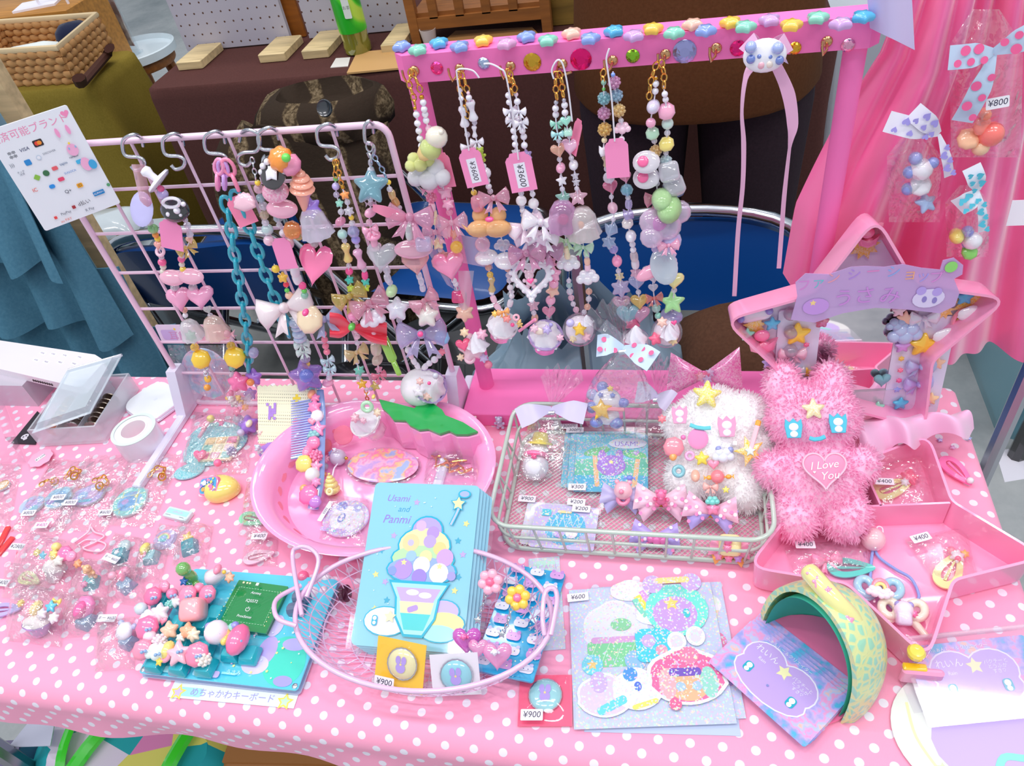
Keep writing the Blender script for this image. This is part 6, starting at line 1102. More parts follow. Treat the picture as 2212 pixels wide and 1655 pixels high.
tb_=put('touch_board',G(PM@MM).prism(xf(rrect(w_,h_,1),w_/2,h_/2),-1.6,0),mat('gloss','#149048'),kb,smooth=None);put('board_body',G(PM@MM).prism(xf(rrect(w_-2,h_-2,1),w_/2,h_/2),-8,-1.6),mat('plastic','#0d7a44'),kb,smooth=None)
q=Pr(PM,.1);L=[(6,7),(w_-6,7),(w_-6,h_-8),(6,h_-8)]
for a,b in zip(L,L[1:]+L[:1]):
    for k in range(14):t0_,t1_=k/14,(k+.6)/14;q.line([(a[0]+(b[0]-a[0])*t0_,a[1]+(b[1]-a[1])*t0_),(a[0]+(b[0]-a[0])*t1_,a[1]+(b[1]-a[1])*t1_)],.35,'#b8e8c8',n=0)
for k in range(-6,9):q.line([(8+k*5 if 8+k*5>7 else 7,9 if 8+k*5>7 else 9+(7-8-k*5)),(min(w_-7,8+k*5+34),min(h_-10,9+34,9+(w_-15-k*5)))],.15,'#0a6a38',n=0)
q.text(w_/2,h_-13,3.6,'Azoteq','wh',0,.2).text(w_/2,h_*.56,4.2,'IQS572','wh').text(w_/2,h_*.38,5.5,'⏻','wh').text(w_/2,h_*.23,3.6,'ProxSense','wh',0,.2).rect(9,h_-4,2,2,'#f8e8c0').circ(13,h_-4,1,'#f8e8c0').circ(16,h_-4,1,'#f8e8c0').rect(24,h_-4,3,3,'#e8f0e8')
for sx in (2,w_-2):
    for k in range(9):q.circ(sx,5+k*(h_-10)/9,.55,'#e0d8a0')
q.build(tb_,name='lettering')
for x,y in ((628,1318),(640,1292)):put('knob',G(TR(T(x,y,.010))@RY(1.2)@RZ(.3)@MM).loft([[(r*6.5*cos(2*pi*j/24)*(1+.04*(j%2)),r*6.5*sin(2*pi*j/24)*(1+.04*(j%2)),z)for j in range(24)]for r,z in ((.9,0),(1,1),(1,14),(.9,15))]),mat('plastic','#6a7a98'),kb,smooth=25)
put('knob_cap',G(TR(T(738,1283,.014))@RY(1.3)@MM).lathe([(7,0),(8,1),(8,6),(6,7)],24),mat('gloss','#4a1a2c'),kb,smooth=40)
CAPK=shared('keycap_teal',lambda:G().loft([[(*p,z)for p in rrect(17.2*k,17.2*k,1.6,2)]for k,z in ((1,0),(1.0,2),(.76,8),(.70,8.4))]),30)
kp=[(352,1302),(404,1300),(446,1290),(342,1350),(392,1352),(440,1352),(470,1330),(344,1402),(394,1402),(444,1408),(340,1436),(392,1442),(448,1444),(504,1412),(542,1418)]
for x,y in kp:put('keycap',CAPK,mat('plastic','#1fb4c4'),kb,TR(T(x,y,.012))@SCL(.001))
D=[('K','#ff78a8',330,1288,18),('K','#ff9cc0',355,1268,12),('o','#ff86b4',372,1283,11),('F','#f8f4f8',380,1300,12),('b','#9ce0d8',366,1306,9),('S','#1868b8',397,1256,8),('K','#ff94b8',405,1285,19),('K','#ff8cb4',448,1284,18),('o','#ff98bc',430,1270,10),('G','#ffb0b8',418,1318,26),('A','#b8b4d4',415,1312,10),('F','#f4ecf4',345,1325,20),('L','#f4f0f8',322,1332,16),('o','#d8e8f0',305,1315,12),('e','#f8e080',338,1340,8),('H','#ff9cb8',352,1342,8),('K','#ff7cae',318,1356,22),('C','#ffcfb0',366,1362,18),('H','#ff88a8',364,1358,8),('C','#ffb890',405,1364,17),('F','#f8e8c8',418,1372,14),('b','#f4e4ec',345,1385,14),('K','#ff96b4',308,1404,19),('L','#eef8f4',338,1410,20),('R','#f8a8c0',356,1415,14),('e','#f4e080',362,1404,14),('S','#ffc4d4',386,1412,20),('o','#ff90b0',386,1404,10),('K','#ff8cb0',426,1414,22),('b','#f8f0e8',440,1424,14),('o','#f6f0fa',468,1366,22),('o','#a8a0e0',452,1354,8),('o','#a8a0e0',480,1354,8),('F','#98e8d0',497,1358,10),('C','#ffc068',492,1372,11),('e','#f8e070',486,1382,9),('e','#ff78aa',514,1382,24),('o','#9898e8',508,1352,8),('S','#f8d850',344,1430,7),('o','#ffe0ec',324,1376,12),('H','#f8b8d8',300,1345,8),('F','#e0f0e8',390,1378,10)]
for k,c,x,y,z in D:deco(kb,x,y,.024+z*.0002,k,c,z)
g=G(TR(T(412,1246,.022))@RZ(-.2)@MM);g.ell((0,0,0),(7,6,10));g.ell((0,-1,15),(7.5,7,7));g.ell((-6,-3,-6),4);g.ell((6,-3,-6),4);put('dinosaur_keycap',g,mat('clear','#78c860',.25),kb)
g=G(TR(T(470,1244,.024))@RZ(.2)@RY(1.25)@MM);g.lathe([(1,16),(2.5,12),(5.5,4),(8,-3),(8,-9),(4,-13),(.5,-14)],18);put('bird_head_keycap',g,mat('gloss','#eceaf2'),kb,smooth=60);deco(kb,470,1230,.036,'e','#ff9ab8',9);deco(kb,484,1236,.034,'o','#f8d850',4);deco(kb,496,1248,.03,'F','#ffc0a0',11)
for x,y in ((330,1288),(372,1283),(405,1285),(448,1284),(318,1356),(308,1404),(338,1410),(426,1414),(468,1366),(514,1382),(386,1404)):
    for e in (-1,1):deco(kb,x+4*e+2,y+4-e,.0335,'o','#8fb4e0',3.2)
dl=thing('decorated_lollipop','pink bead charm cluster lying behind the lilac wire basket handle','charm',T(690,1265))
for k,c,x,y,z in (('o','#ff6f9c',655,1246,12),('o','#ffd8e4',690,1252,9),('o','#f8f0f4',705,1248,9),('C','#ffa0c0',676,1262,12),('o','#f8f4fa',676,1282,13),('o','#f0d8e4',700,1276,9)):deco(dl,x,y,.008,k,c,z,'l')
ks=thing('paper_sign','pastel paper sign with Japanese lettering under the keyboard edge','sign',T(500,1505));PM=frame_xy(T(362,1506,.0006),T(634,1531,.0006)-T(362,1506,.0006));wl=(T(634,1531)-T(362,1506)).length*1000
put('sheet',G(PM@MM).box((wl/2,14,0),(wl,28,.5)),mat('paper','#e4eefa'),ks,smooth=None);q=Pr(PM,.3);q.rect(20,6,24,8,'#a8e4f0',3).star(8,5,8,'#f8e060').star(8,5,5,'#d8c0f0').text(wl*.5,6,8.2,'めちゃかわキーボード','#a8a0dc').star(wl-10,5,8,'#f8e060').star(wl-10,5,5,'#c8f0c8').build(ks,name='lettering')
# ================================================================== plastic canvas pouch and comb
pc=thing('canvas_pouch','cream and lilac plastic canvas pouch with a rabbit and star pattern','pouch',T(600,990));c0,c1_,c2_=T(560,985,.004),T(655,985,.008),T(545,838,.055);PM=Matrix.Identity(4)
x_=(T(690,985,.006)-c0);y_=(c2_-c0);xl,yl=x_.length*1000,y_.length*1000;zn=x_.cross(y_).normalized();x1=x_.normalized();y1=zn.cross(x1);PM=Matrix(((x1.x,y1.x,zn.x,c0.x),(x1.y,y1.y,zn.y,c0.y),(x1.z,y1.z,zn.z,c0.z),(0,0,0,1)))
def _canvas(col):
    def fn(q):
        v=q.n('ShaderNodeTexVoronoi',{'Vector':q.coord('Object'),'Scale':380.0,'Randomness':0.0}).outputs[0]
        return q.surf(q.pr(c=q.ramp(v,[(0.22,tuple(x*.45 for x in lin(col)[:3])),(0.3,lin(col)[:3])]),r=.5,n=q.bump(v,.4,.001)))
    return fn
put('front_panel',G(PM@MM).prism([(-4+3.2*k,yl+(2 if k%2 else 0))for k in range(int(xl/3.2),-1,-1)]+[(0,14),(6,12),(xl,14)][0:1]+[(xl,14)],0,2.5),custom('cream_canvas',_canvas('#f4f2d2')),pc,smooth=None)
put('flap',G(PM@MM).prism(xf(lobes(1,18,.02,90),xl*.42,4,0,xl*.42,14),-.4,2.9),custom('lilac_canvas',_canvas('#b48ae0')),pc,smooth=None)
q=Pr(PM,2.7);st_=lambda x,y,c:q.rect(x,y,3.2,3.2,c)
for i,j in ((0,0),(1,0),(-1,0),(0,1),(0,-1)):st_(xl*.62+i*3.2,yl*.82+j*3.2,'#f4d840')
for i,j in ((0,0),(1,0),(-1,0),(0,1),(1,1),(-1,1),(-1,2),(1,2),(-2,3),(1,3),(0,-1),(-1,-1),(1,-2),(-1,-2)):st_(xl*.22+i*3.2,yl*.62+j*3.2,'#b48ae0')
for i,j in ((0,0),(1,0),(-1,0),(0,1),(0,-1)):st_(xl*.62+i*2.4,yl*.48+j*2.4,'#ff98b0')
q.build(pc)
for x,y,k,c,z in ((568,945,'A','#f6d8ce',14),(562,975,'A','#d8e4f0',13),(592,972,'o','#80c8e8',5),(575,1000,'B','#f8d070',8)):bead(k,c,'p',T(x,y,.014),z*.001,pc)
cl_=thing('bead_tassel','clear bag of teddy beads with a lilac flower tag beside the canvas pouch','charm',T(520,905))
for x,y,dz,k,c,z,f in ((505,872,.03,'A','#f8ecec',15,'p'),(520,868,.03,'A','#ffd890',13,'p'),(492,860,.035,'o','#ffd040',6,'p'),(512,890,.025,'F','#f8a0c0',12,'c'),(530,880,.03,'F','#ffb870',10,'c'),(540,852,.03,'C','#c0a0e8',18,'c'),(524,862,.034,'B','#f4e8f8',18,'c'),(497,852,.04,'e','#ff70a8',10,'p'),(536,918,.012,'C','#a878dc',26,'p'),(538,915,.02,'e','#f4ecd0',9,'p'),(515,905,.012,'G','#e0d8ec',12,'c')):deco(cl_,x,y,dz,k,c,z,f)
put('film',G().sheet(lambda u,v:tuple(T(488+60*u,845+80*v,.045-.035*v+.004*sin(7*u+5*v))),10,12),mat('film'),cl_,smooth=80)
cm_=thing('decorated_comb','lilac comb with pink candy charms glued along its spine','comb',T(690,1080,.02));cp=lambda x,y:T(x,y,.052-.042*(y-840)/265)
a,b=cp(682,848),cp(676,1105);put('comb_spine',G().tube(spline([cp(688,845),cp(692,900),cp(690,980),cp(688,1040),cp(676,1100)],6),.006,8,False,.5),mat('gloss','#8fb0e8'),cm_,smooth=60)
for k in range(26):y=846+134*k/25;put('comb_tooth',G().tube([cp(682,y+1),cp(662,y+4),cp(629,y+10)],[.0015,.0013,.0007]if k not in (0,25)else [.0024,.0022,.0014],5),mat('gloss','#a4b4ee' if k not in (0,25)else '#78c8ec'),cm_,smooth=60)
for x,y,k,c,z in ((681,838,'L','#88c8dc',20),(672,838,'o','#f89cc0',7),(678,857,'e','#ffb080',11),(686,866,'F','#ff8fbc',12),(684,885,'F','#ff8cc0',18),(690,904,'K','#f4eef6',15),(680,916,'H','#ff9cb8',10),(692,932,'S','#ff9ccc',16),(682,944,'L','#88c4c8',13),(682,962,'K','#ff86b8',16),(670,980,'e','#ff90bc',14),(688,990,'b','#f48cb8',15),(662,1006,'K','#f4e478',20),(688,1012,'S','#ff98c0',13),(680,1030,'o','#eef4f2',16),(688,1046,'F','#f8a0d0',12),(672,1074,'K','#ff7cb8',22),(662,1060,'o','#ffb870',9),(686,1088,'K','#c888dc',14)):p=cp(x,y);bead(k,c,'p',p+Vector((0,-.002,.006)),z*.001,cm_,0,Vector((.05,-.5,.85)),.1)
# ================================================================== pink fruit-shaped tray with a green leaf
PT=mat('plastic','#fda8d6');tcx,tcy=T(815,1075).x,T(815,1055).y;tyb=.572
pk=thing('fruit_tray','large pink fruit shaped tray with oval holes and a green leaf','tray',(tcx,tcy,TZ))
def tray_o(k,n=72):
    o=[]
    for i in range(n):a=2*pi*i/n;rx,ry=.128*k,.106*k;dent=.016*math.exp(-((a-pi/2)/.34)**2);o.append((tcx+rx*cos(a),tcy+(ry-dent*(k>.5))*sin(a)))
    return o
zr=.036
put('tray_wall',G().loft([[(*p,TZ+z)for p in tray_o(k)]for k,z in ((.80,.0015),(.84,.0015),(.93,.026),(1.02,zr-.001),(1.03,zr),(1.0,zr+.001),(.90,zr-.004),(.86,.022),(.80,.004))],caps=False),PT,pk,smooth=50)
put('tray_bottom',G().loft([[(*p,TZ+z)for p in tray_o(.80)]for z in (.0012,.004)]),PT,pk,smooth=None)
for k in range(12):a=pi*(.72+.8*k/11);p=Vector((tcx+.128*.845*cos(a),tcy+.106*.845*sin(a),TZ+.0158));put('oval_hole',G(frame_z(p,Vector((-cos(a),-sin(a),.55)))@MM).prism(circ(7.0,18,3.6),.2,.9),mat('matte','#f48aa4'),pk,smooth=None)
lo=[(818,862),(862,873),(895,882),(905,872),(935,871),(955,885),(962,897),(1000,912),(1032,932),(1010,938),(985,938),(970,930),(950,937),(925,926),(905,928),(885,918),(876,908),(850,907),(838,892),(826,882)]
P=[T(x,y,.050)for x,y in lo];put('leaf',G().loft([[(p.x,p.y,p.z-.003)for p in P],[tuple(p)for p in P]]),mat('plastic','#0aa84c'),pk,smooth=None)
P=[T(x+2,y+3,.050)for x,y in lo];put('leaf_backing',G().loft([[(p.x,p.y,TZ+.006)for p in P],[(p.x,p.y,p.z-.004)for p in P]]),PT,pk,smooth=None)
P=[T(1150-90,1000+0,0)];
rp=item('oval_pouch','pink marbled rainbow oval pouch lying in the pink tray','pouch',(830,1005),.005);M=TR(T(828,1008,.006))@RZ(-.05);put('pouch_body',G(M@MM).puff(circ(41,34,24),5,2.5),custom('pink_marble',lambda q:q.surf(q.pr(c=q.ramp(q.noise(60,3,q.coord('Object')).outputs[0],[(.38,lin('#c8a8e0')[:3]),(.46,lin('#f8b8d0')[:3]),(.52,lin('#ff8cc0')[:3]),(.58,lin('#ffc890')[:3]),(.66,lin('#a8c0f0')[:3])]),r=.2,coat=.6))),rp,smooth=60);put('film_edge',G(M@MM).prism(circ(44,34,27),.5,1),mat('film'),rp,smooth=None)
for k,(x,y,w)in enumerate(((955,1000,0),(985,1012,1))):
    gs=thing('gold_charm',['gold star and heart clasp charm nearest the rainbow pouch','gold clasp charm at the bag edge in the pink tray'][k],'keyring',T(x,y,.006),'gold clasp charms in the pink tray');z=.010
    put('star_link',G().tube([T(x-12,y-8,z),T(x-22,y-14,z),T(x-6,y-14,z),T(x+4,y-20,z),T(x+6,y-8,z),T(x+16,y-2,z),T(x,y+4,z),T(x-14,y+8,z)],.0014,6,True),GOLD,gs,smooth=60);put('bar',G().tube([T(x-8,y-14,z),T(x+24,y-18,z)],.0016),GOLD,gs);chain(gs,[T(x+4,y+2,z),T(x+20,y+6,z),T(x+34,y,z)],.0055,.0011,GOLD,joined=True)
bag('clear bag with two 900 yen stickers over the gold charms',[(915,1045),(1035,1055),(1045,955),(930,950)],.014,[(.32,.84,'¥900',-28),(.56,.86,'¥900',-48),(.88,.8,'¥900',70)],.004)
pd=item('hologram_badge','round holographic badge with a white bear face in the pink tray','badge',(745,1120),.005);M=TR(T(748,1122,.006))@RZ(-.1);put('badge_disc',G(M@MM).prism(circ(25,36,23),0,3,.8),mat('holo','#d8c8f4'),pd);q=Pr(M,3.1);q.circ(2,-1,19,'#f4f2fc',16).circ(-10,13,6,'#8890e0').circ(8,13,5,'#b8bcf0').circ(-4,-1,4,'#8088d8',6).circ(-4,1,2,'wh').circ(-4,-3,1.8,'wh').circ(8,-8,1.2,'#c0a0e8').rect(-6,-17,30,5,'#c8b0f0',2).star(-12,-17,2,'#60d0d8').star(-4,-18,2,'#60d0d8').build(pd,'holo')
bag('clear bag over the holographic bear badge with a barcode strip',[(690,1165),(790,1185),(800,1080),(710,1070)],.007,[(.06,.55,'IIIIIII',80,dict(w=26,h=5,size=4.5))],.005)
sn=item('snail_charm','pale yellow shell snail charm with a cord loop in the pink tray','charm',(715,1055),.006);g=G(TR(T(716,1050,.014))@RX(-.35)@MM)
for r,z in ((9,-4),(7.5,2),(5.6,7),(3.6,11),(1.6,15)):g.ell((0,0,z),(r,r,r*.62))
put('shell',g,mat('gloss','#f2e48a'),sn,smooth=60);deco(sn,712,1062,.020,'R','#f4ecb0',9);put('cord',G().tube(spline([T(718,1030,.024),T(722,1012,.02),T(730,1000,.012),T(726,985,.012)],6),.0008),mat('matte','wh'),sn)
bc=item('bead_charm','grey bead charm with a red petal and tiny animals in the pink tray','charm',(720,985),.006)
for x,y,dz,k,c,z,f in ((703,965,.012,'e','#f03858',17,'g'),(730,988,.014,'o','#c8c0d4',19,'p'),(726,978,.022,'A','#d8d8e4',9,'p'),(705,992,.014,'F','#f8a8c0',10,'p'),(716,980,.016,'F','#98a8d8',9,'p'),(702,1008,.012,'o','#a8a8b8',8,'p'),(748,990,.016,'o','#e0b050',4,'m'),(700,1025,.01,'F','#e8a060',8,'p')):deco(bc,x,y,dz,k,c,z,f)
jp=item('clear_jelly_disc','clear round disc resting against the pink tray wall','disc',(740,935),.006);put('disc',G(frame_z(T(742,940,.022),(0.2,-.75,.8))@MM).prism(circ(11,26),0,2,.5),mat('clear','#ff9cb8',.6),jp)
# ================================================================== lilac oval wire basket
def solve_dz(px,base,L,lo=0.0,hi=.2):
    e=[((T(px[0],px[1],lo+(hi-lo)*k/200)-base).length-L,lo+(hi-lo)*k/200)for k in range(201)]
    for (a,za),(b,zb)in zip(e,e[1:]):
        if a*b<=0:return zb
    return min((abs(a),z)for a,z in e)[1]
def card_frame(bl,br,tl,dzb,L,sag=0.0):
    """leaning card: bottom corners at height dzb, top-left pixel fixes the lean for a card L long -> frame, width mm"""
    a,b=T(*bl,dzb),T(*br,dzb);t=T(*tl,solve_dz(tl,a,L));x=(b-a).normalized();y=(t-a);y=(y-x*y.dot(x)).normalized();z=x.cross(y)
    return Matrix(((x.x,y.x,z.x,a.x),(x.y,y.y,z.y,a.y),(x.z,y.z,z.z,a.z),(0,0,0,1))),(b-a).length*1000
SLV=mat('acrylic','#f6f4fc',.965);LW=mat('plastic','#e9c2e2');wz=.045;l_,r_,f_,b_=T(641,1310,wz),T(1197,1310,wz),T(945,1500,wz),T(930,1178,wz);ex,ey,ea,eb=(l_.x+r_.x)/2,(f_.y+b_.y)/2,(r_.x-l_.x)/2,(b_.y-f_.y)/2
wk=thing('oval_wire_basket','oval lilac wire mesh basket with loop handles holding turquoise cards','basket',(ex,ey,TZ))
def ov(a,k,z):return (ex+ea*k*cos(a),ey+eb*k*sin(a),TZ+z)
put('rim',G().tube([ov(2*pi*i/64,1,wz)for i in range(64)],.0023,8,True),LW,wk,smooth=60)
prof=[(1,wz),(.93,.030),(.86,.015),(.77,.005),(.66,.0025)];g=G()
for d in (-1,1):
    for k in range(52):g.tube([ov(2*pi*(k+d*.45*i)/52,*prof[i])for i in range(5)],.00055,4)
for k in range(-9,10):
    y=k/9.5*.66;h=(.66**2-y*y)**.5
    g.tube([(ex-ea*h,ey+eb*y,TZ+.0025),(ex+ea*h,ey+eb*y,TZ+.0025)],.0005,4);g.tube([(ex+ea*y,ey-eb*h,TZ+.002),(ex+ea*y,ey+eb*h,TZ+.002)],.0005,4)
for r2,z2 in ((.93,.030),(.86,.015),(.66,.0025)):g.tube([ov(2*pi*i/48,r2,z2)for i in range(48)],.0006,4,True)
put('wire_mesh',g,LW,wk,smooth=None)
for pts in ([(652,1330),(632,1205),(645,1182),(672,1186),(688,1215),(662,1290)],[(650,1265),(605,1288),(592,1310),(602,1338),(640,1352)],[(1190,1372),(1203,1300),(1197,1272),(1178,1280),(1172,1330),(1176,1372)]):
    put('handle',G().tube(spline([T(x,y,.047+.012*sin(pi*i/5))for i,(x,y)in enumerate(pts)],6),.0021,8),LW,wk,smooth=60)
AQ='#90def0'
for k in range(5):
    o=(4-k);M,w=card_frame((757,1393),(1000,1413),(783,1043),.012,.148);M=M@TR(.0026*o,-.0016*o,-.0024*o)
    t=thing('picture_card',['turquoise parfait picture card, front of its stack in the oval basket','turquoise card directly behind the front parfait card','turquoise card third in the parfait card stack','turquoise card fourth in the parfait card stack','turquoise card at the very back of the parfait stack'][o],'card',M.to_translation(),'parfait cards in the oval basket')
    put('card_sheet',G(M@MM).prism(xf(rrect(w,148,5),w/2,74),-.5,0),mat('gloss',AQ),t,smooth=None)
    put('sleeve_film',G(M@MM).sheet(lambda u,v:(-4+(w+8)*u,-3+154*v,.9+.5*sin(9*u+3*v)*sin(6*v)),10,12),SLV,t,smooth=80)
    if o==0:
        q=Pr(M,.1,.03);c_='#17b4d4';W2=w/2
        q.text(25,133,9,'Usami','#9a7ee4',0,.3).text(32,123,8,'and','#20a8d8',0,.3).text(26,113,11,'Panmi','#9a7ee4',0,.3)
        random.seed(9)
        for x,y,c in ((44,130,'#c8b0f0'),(26,98,'#c8b0f0'),(16,84,c_),(14,62,'#f4ec90'),(24,56,'#c8b0f0'),(28,40,c_),(18,32,'#f4ec90'),(94,112,'#f4ec90'),(88,96,c_),(94,84,'#c8b0f0'),(92,64,c_),(90,52,'#f4ec90')):q.star(x,y,3.4,c,random.uniform(-20,20))
        for k2 in range(26):q.circ(random.uniform(5,w-5),random.uniform(10,140),.6,'#d8f6fc')
        for (x,y,r,ry)in ((30,22,20,12),(82,34,14,9),(84,24,18,9),(80,15,16,7)):q.circ(x,y,r+1,c_,ry+1)
        q.circ(30,22,20,'#e8ecfc',12).circ(82,34,14,'#c8b8f4',9).circ(84,24,18,'#f4f0a0',9).circ(80,15,16,'#a8e8f4',7)
        for dd,cc in ((1.6,c_),(0,None)):q.circ(58,104,14+dd,cc or '#b8a8f0',12+dd).circ(57,90,24+dd,cc or '#f8e8b0',16+dd).circ(57,78,29+dd,cc or '#bce8b0',12+dd).circ(57,68,32+dd,cc or '#98b4f0',12+dd)
        for x,y,r,c in ((52,108,5,'#d8b8f4'),(64,102,6,'#b898e8'),(44,92,8,'#f8d8a0'),(44,92,3,'#c8c0f0'),(62,94,6,'#c0a8f0'),(72,88,6,'#f4d890'),(46,80,5,'#a0c8f0'),(60,80,6,'#f4e0a8'),(78,80,8,'#d0a8e8'),(40,68,9,'#b898e8'),(57,72,8,'#f0f4fc'),(74,66,9,'#f4f4fc'),(56,62,7,'#a088e0'),(30,66,4,'#88a0e8'),(86,64,4,'#a8a0f0')):q.circ(x,y,r,c)
        q.star(40,74,3,'#f8f0a0').star(74,72,3,'#f8f0a0').line([(80,110),(84,120),(86,126)],3.6,c_).line([(80,110),(84,120),(86,126)],2,'#b8c8f4').star(85,130,8,c_).star(85,130,6.4,'#f8f0b0').circ(90,139,6,c_,4).circ(90,139,4.6,'#a8b8f4',2.8)
        gl=[(28,58),(86,58),(78,44),(76,26),(66,10),(48,10),(38,26),(36,44)];q.poly(gl,c_).poly(xf(gl,5.7,3.4,0,.9),'#a8ecf8').poly([(36,52),(78,52),(72,40),(42,40)],'#c8b0f0').poly([(41,40),(73,40),(71,30),(43,30)],'#f8f0b8').poly([(43,30),(71,30),(66,16),(48,16)],'#50d4d8').circ(52,48,6,'#f4f4fc',2.6).circ(64,46,6,'#f4f4fc',2.6).rect(54,34,10,5,'#b898e0',2,20).rect(20,22,5,9,c_,2).circ(20,24,1.8,'wh').circ(20,20,1.6,'wh').star(34,26,6,'#f4f0c0').build(t,'gloss')
M,w=card_frame((1018,1440),(1118,1452),(1030,1212),.012,.112);M=M@RZ(-.10);bc_=thing('patterned_case','blue panel printed with rows of pink and white animals','case',M.to_translation());put('panel',G(M@MM).prism(xf(rrect(54,112,3),28,54),-3,0,.4),mat('gloss','#26b4e4'),bc_,smooth=30);q=Pr(M,.1)
for j in range(8):
    for i in range(3):x,y=8+i*19+(j%2)*3,8+j*13.4;q.rect(x,y,13,8,'#d8a4e0' if (i+j)%2 else '#e8ecfa',3.4).circ(x-4,y+4,1.8,'#c890d8' if (i+j)%2 else '#c8ccf0').circ(x+4,y+4,1.8,'#c890d8' if (i+j)%2 else '#c8ccf0').circ(x-2,y,.5,'#6068a0').circ(x+2,y,.5,'#6068a0')
for k2 in range(40):q.circ(random.uniform(2,53),random.uniform(2,106),.6,'#f4f8c8')
q.build(bc_,'gloss')
def flower_pin(label,px,dz,c1,c2,r):
    t=thing('flower_hairpin',label,'hairpin',T(px[0],px[1],dz),'flower hairpins on the blue panel');f=Vector((.05,-.6,.8));M=frame_xy(T(px[0],px[1],dz),(1,0,0),f)
    for k in range(6):a=k*pi/3+.3;put('petal',G(M@MM).ell((r*.62*cos(a),r*.62*sin(a),0),(r*.4,r*.4,r*.28)),mat('gloss',c1),t)
    put('flower_centre',G(M@MM).ell((0,0,r*.1),(r*.34,r*.34,r*.3)),mat('gloss',c2),t);return t
fp1=flower_pin('pink daisy hairpin with a dangling bear charm',(1059,1257),.062,'#ffb8d0','#ff6f9c',11);fp2=flower_pin('yellow daisy hairpin with a pink centre and chain',(1118,1291),.054,'#ffd84a','#ff7caa',11)
for t,pts in ((fp1,[(1052,1280),(1042,1310),(1032,1340)]),(fp2,[(1105,1312),(1095,1350),(1084,1370)])):chain(t,[T(x,y,.055-.012*i)for i,(x,y)in enumerate(pts)],.003,.0005,SIL,joined=True);p=T(*pts[-1],.036);put('star_charm',G(frame_xy(p,(1,0,0),(0,-.6,.8))@MM).puff(star(4,2),1.5),SIL,t)
for px,c1,c2,lab in (((1008,1385),'#e060d0','#ff70b4','magenta resin heart with a pink bear on top'),((1074,1418),'#f8a8d8','#eef0fa','clear pink resin hearts with a white bear on top')):
    t=thing('resin_charm',lab,'charm',T(px[0],px[1],.02));M=frame_xy(T(px[0],px[1],.026),(1,.1,0),(0,-.5,.86));put('resin_heart',G(M@MM).puff(heart(13),8),mat('clear',c1,.3),t);g=bear_g(9);g2=G(M@TR(0,.004,.007)@MM);g2.v=[tuple(g2.M@Vector(v))for v in g.v];g2.f=g.f;put('bear',g2,mat('gloss',c2),t)
    if c2[1]=='e':put('resin_heart',G(M@TR(-.016,.006,0)@MM).puff(heart(9),7),mat('clear',c1,.3),t)
def badge_card(label,quad,dz,dz2,cc,bc,price,bpx):
    a,b=T(*quad[0],dz),T(*quad[1],dz);d=T(*quad[3],dz2);x=(b-a).normalized();y=d-a;y=(y-x*y.dot(x));h=y.length*1000;y.normalize();z=x.cross(y);w=(b-a).length*1000;M=Matrix(((x.x,y.x,z.x,a.x),(x.y,y.y,z.y,a.y),(x.z,y.z,z.z,a.z),(0,0,0,1)))
    t=thing('badge_card',label,'badge card',a,'badge cards');put('backing_card',G(M@MM).box((w/2,h/2,-.3),(w,h,.6)),mat('paper',cc),t,smooth=None)
    B_=M@TR(w*bpx[0]*.001,h*bpx[1]*.001,0);b=put('badge',G(B_@MM).lathe([(13,0),(13.5,1.2),(12.6,2.2),(8,4.2),(.3,5)],32),mat('gloss',bc),t,smooth=50);put('silver_rim',G(B_@MM).tube([(13.2*cos(2*pi*i/40)*(1+.02*(i%2)),13.2*sin(2*pi*i/40)*(1+.02*(i%2)),1.6)for i in range(40)],.8,6,True),SIL,b,smooth=60)
    q=Pr(B_,5.1);q.circ(0,-2.4,4.4,'#b8a0ec').circ(-2.6,4,2.3,'#b8a0ec',3.6).circ(2.6,4,2.3,'#b8a0ec',3.6).star(0,.6,1.4,'#f8e890').build(b,'gloss')
    put('sleeve_film',G(M@MM).sheet(lambda u,v:(-3+(w+6)*u,-3+(h+8)*v,1.2+4.4*math.exp(-(((u-bpx[0])*w/14)**4+((v-bpx[1])*h/14)**4))+.4*sin(8*u+5*v)),18,18),SLV,t,smooth=80)
    if price:sticker(t,None,0,price,18,9,M=M@TR(*[v*.001 for v in price and (12,6.5,6.2)]))
badge_card('yellow card with a pale yellow badge leaning in the oval basket',[(808,1478),(912,1502),(935,1397),(836,1377)],.008,.038,'#ffcf1a','#f2eeb0','¥900',(.56,.55));badge_card('white card with an aqua badge leaning in the oval basket',[(936,1505),(1040,1500),(1050,1418),(950,1414)],.008,.034,'#f2eef4','#90dbe4',None,(.53,.5));badge_card('hot pink card with an aqua badge lying on the polka dots',[(1118,1569),(1236,1569),(1232,1456),(1115,1459)],.0022,.0024,'#ff5580','#9ddfe2','¥900',(.5,.58))
# ================================================================== holographic sticker sheets
def sheet_q(name,label,quad,dz,m,cat='sticker sheet',grp=None,film=True):
    a,b,c,d=[T(x,y,dz)for x,y in quad];x=(b-a).normalized();M=frame_xy(a,x);w=(b-a).length*1000;h=abs((M.inverted()@d).y)*1000;t=thing(name,label,cat,a,grp)
    put('sheet',G(M@MM).box((w/2,h/2,-.2),(w,h,.5)),m,t,smooth=None)
    if film:put('sleeve_film',G(M@MM).sheet(lambda u,v:(-2+(w+5)*u,-2+(h+8)*v,.9+.5*sin(7*u+3)*sin(5*v+u*4)),14,14),SLV,t,smooth=80)
    return t,M,w,h
sg='sticker sheets in sleeves';LB=mat('holo','#c9d6f0')
sheet_q('sticker_sheet','lowest pale blue sticker sheet poking out below the pile',[(1262,1581),(1600,1590),(1612,1330),(1268,1300)],.0006,mat('paper','#c4d4ee'),grp=sg)
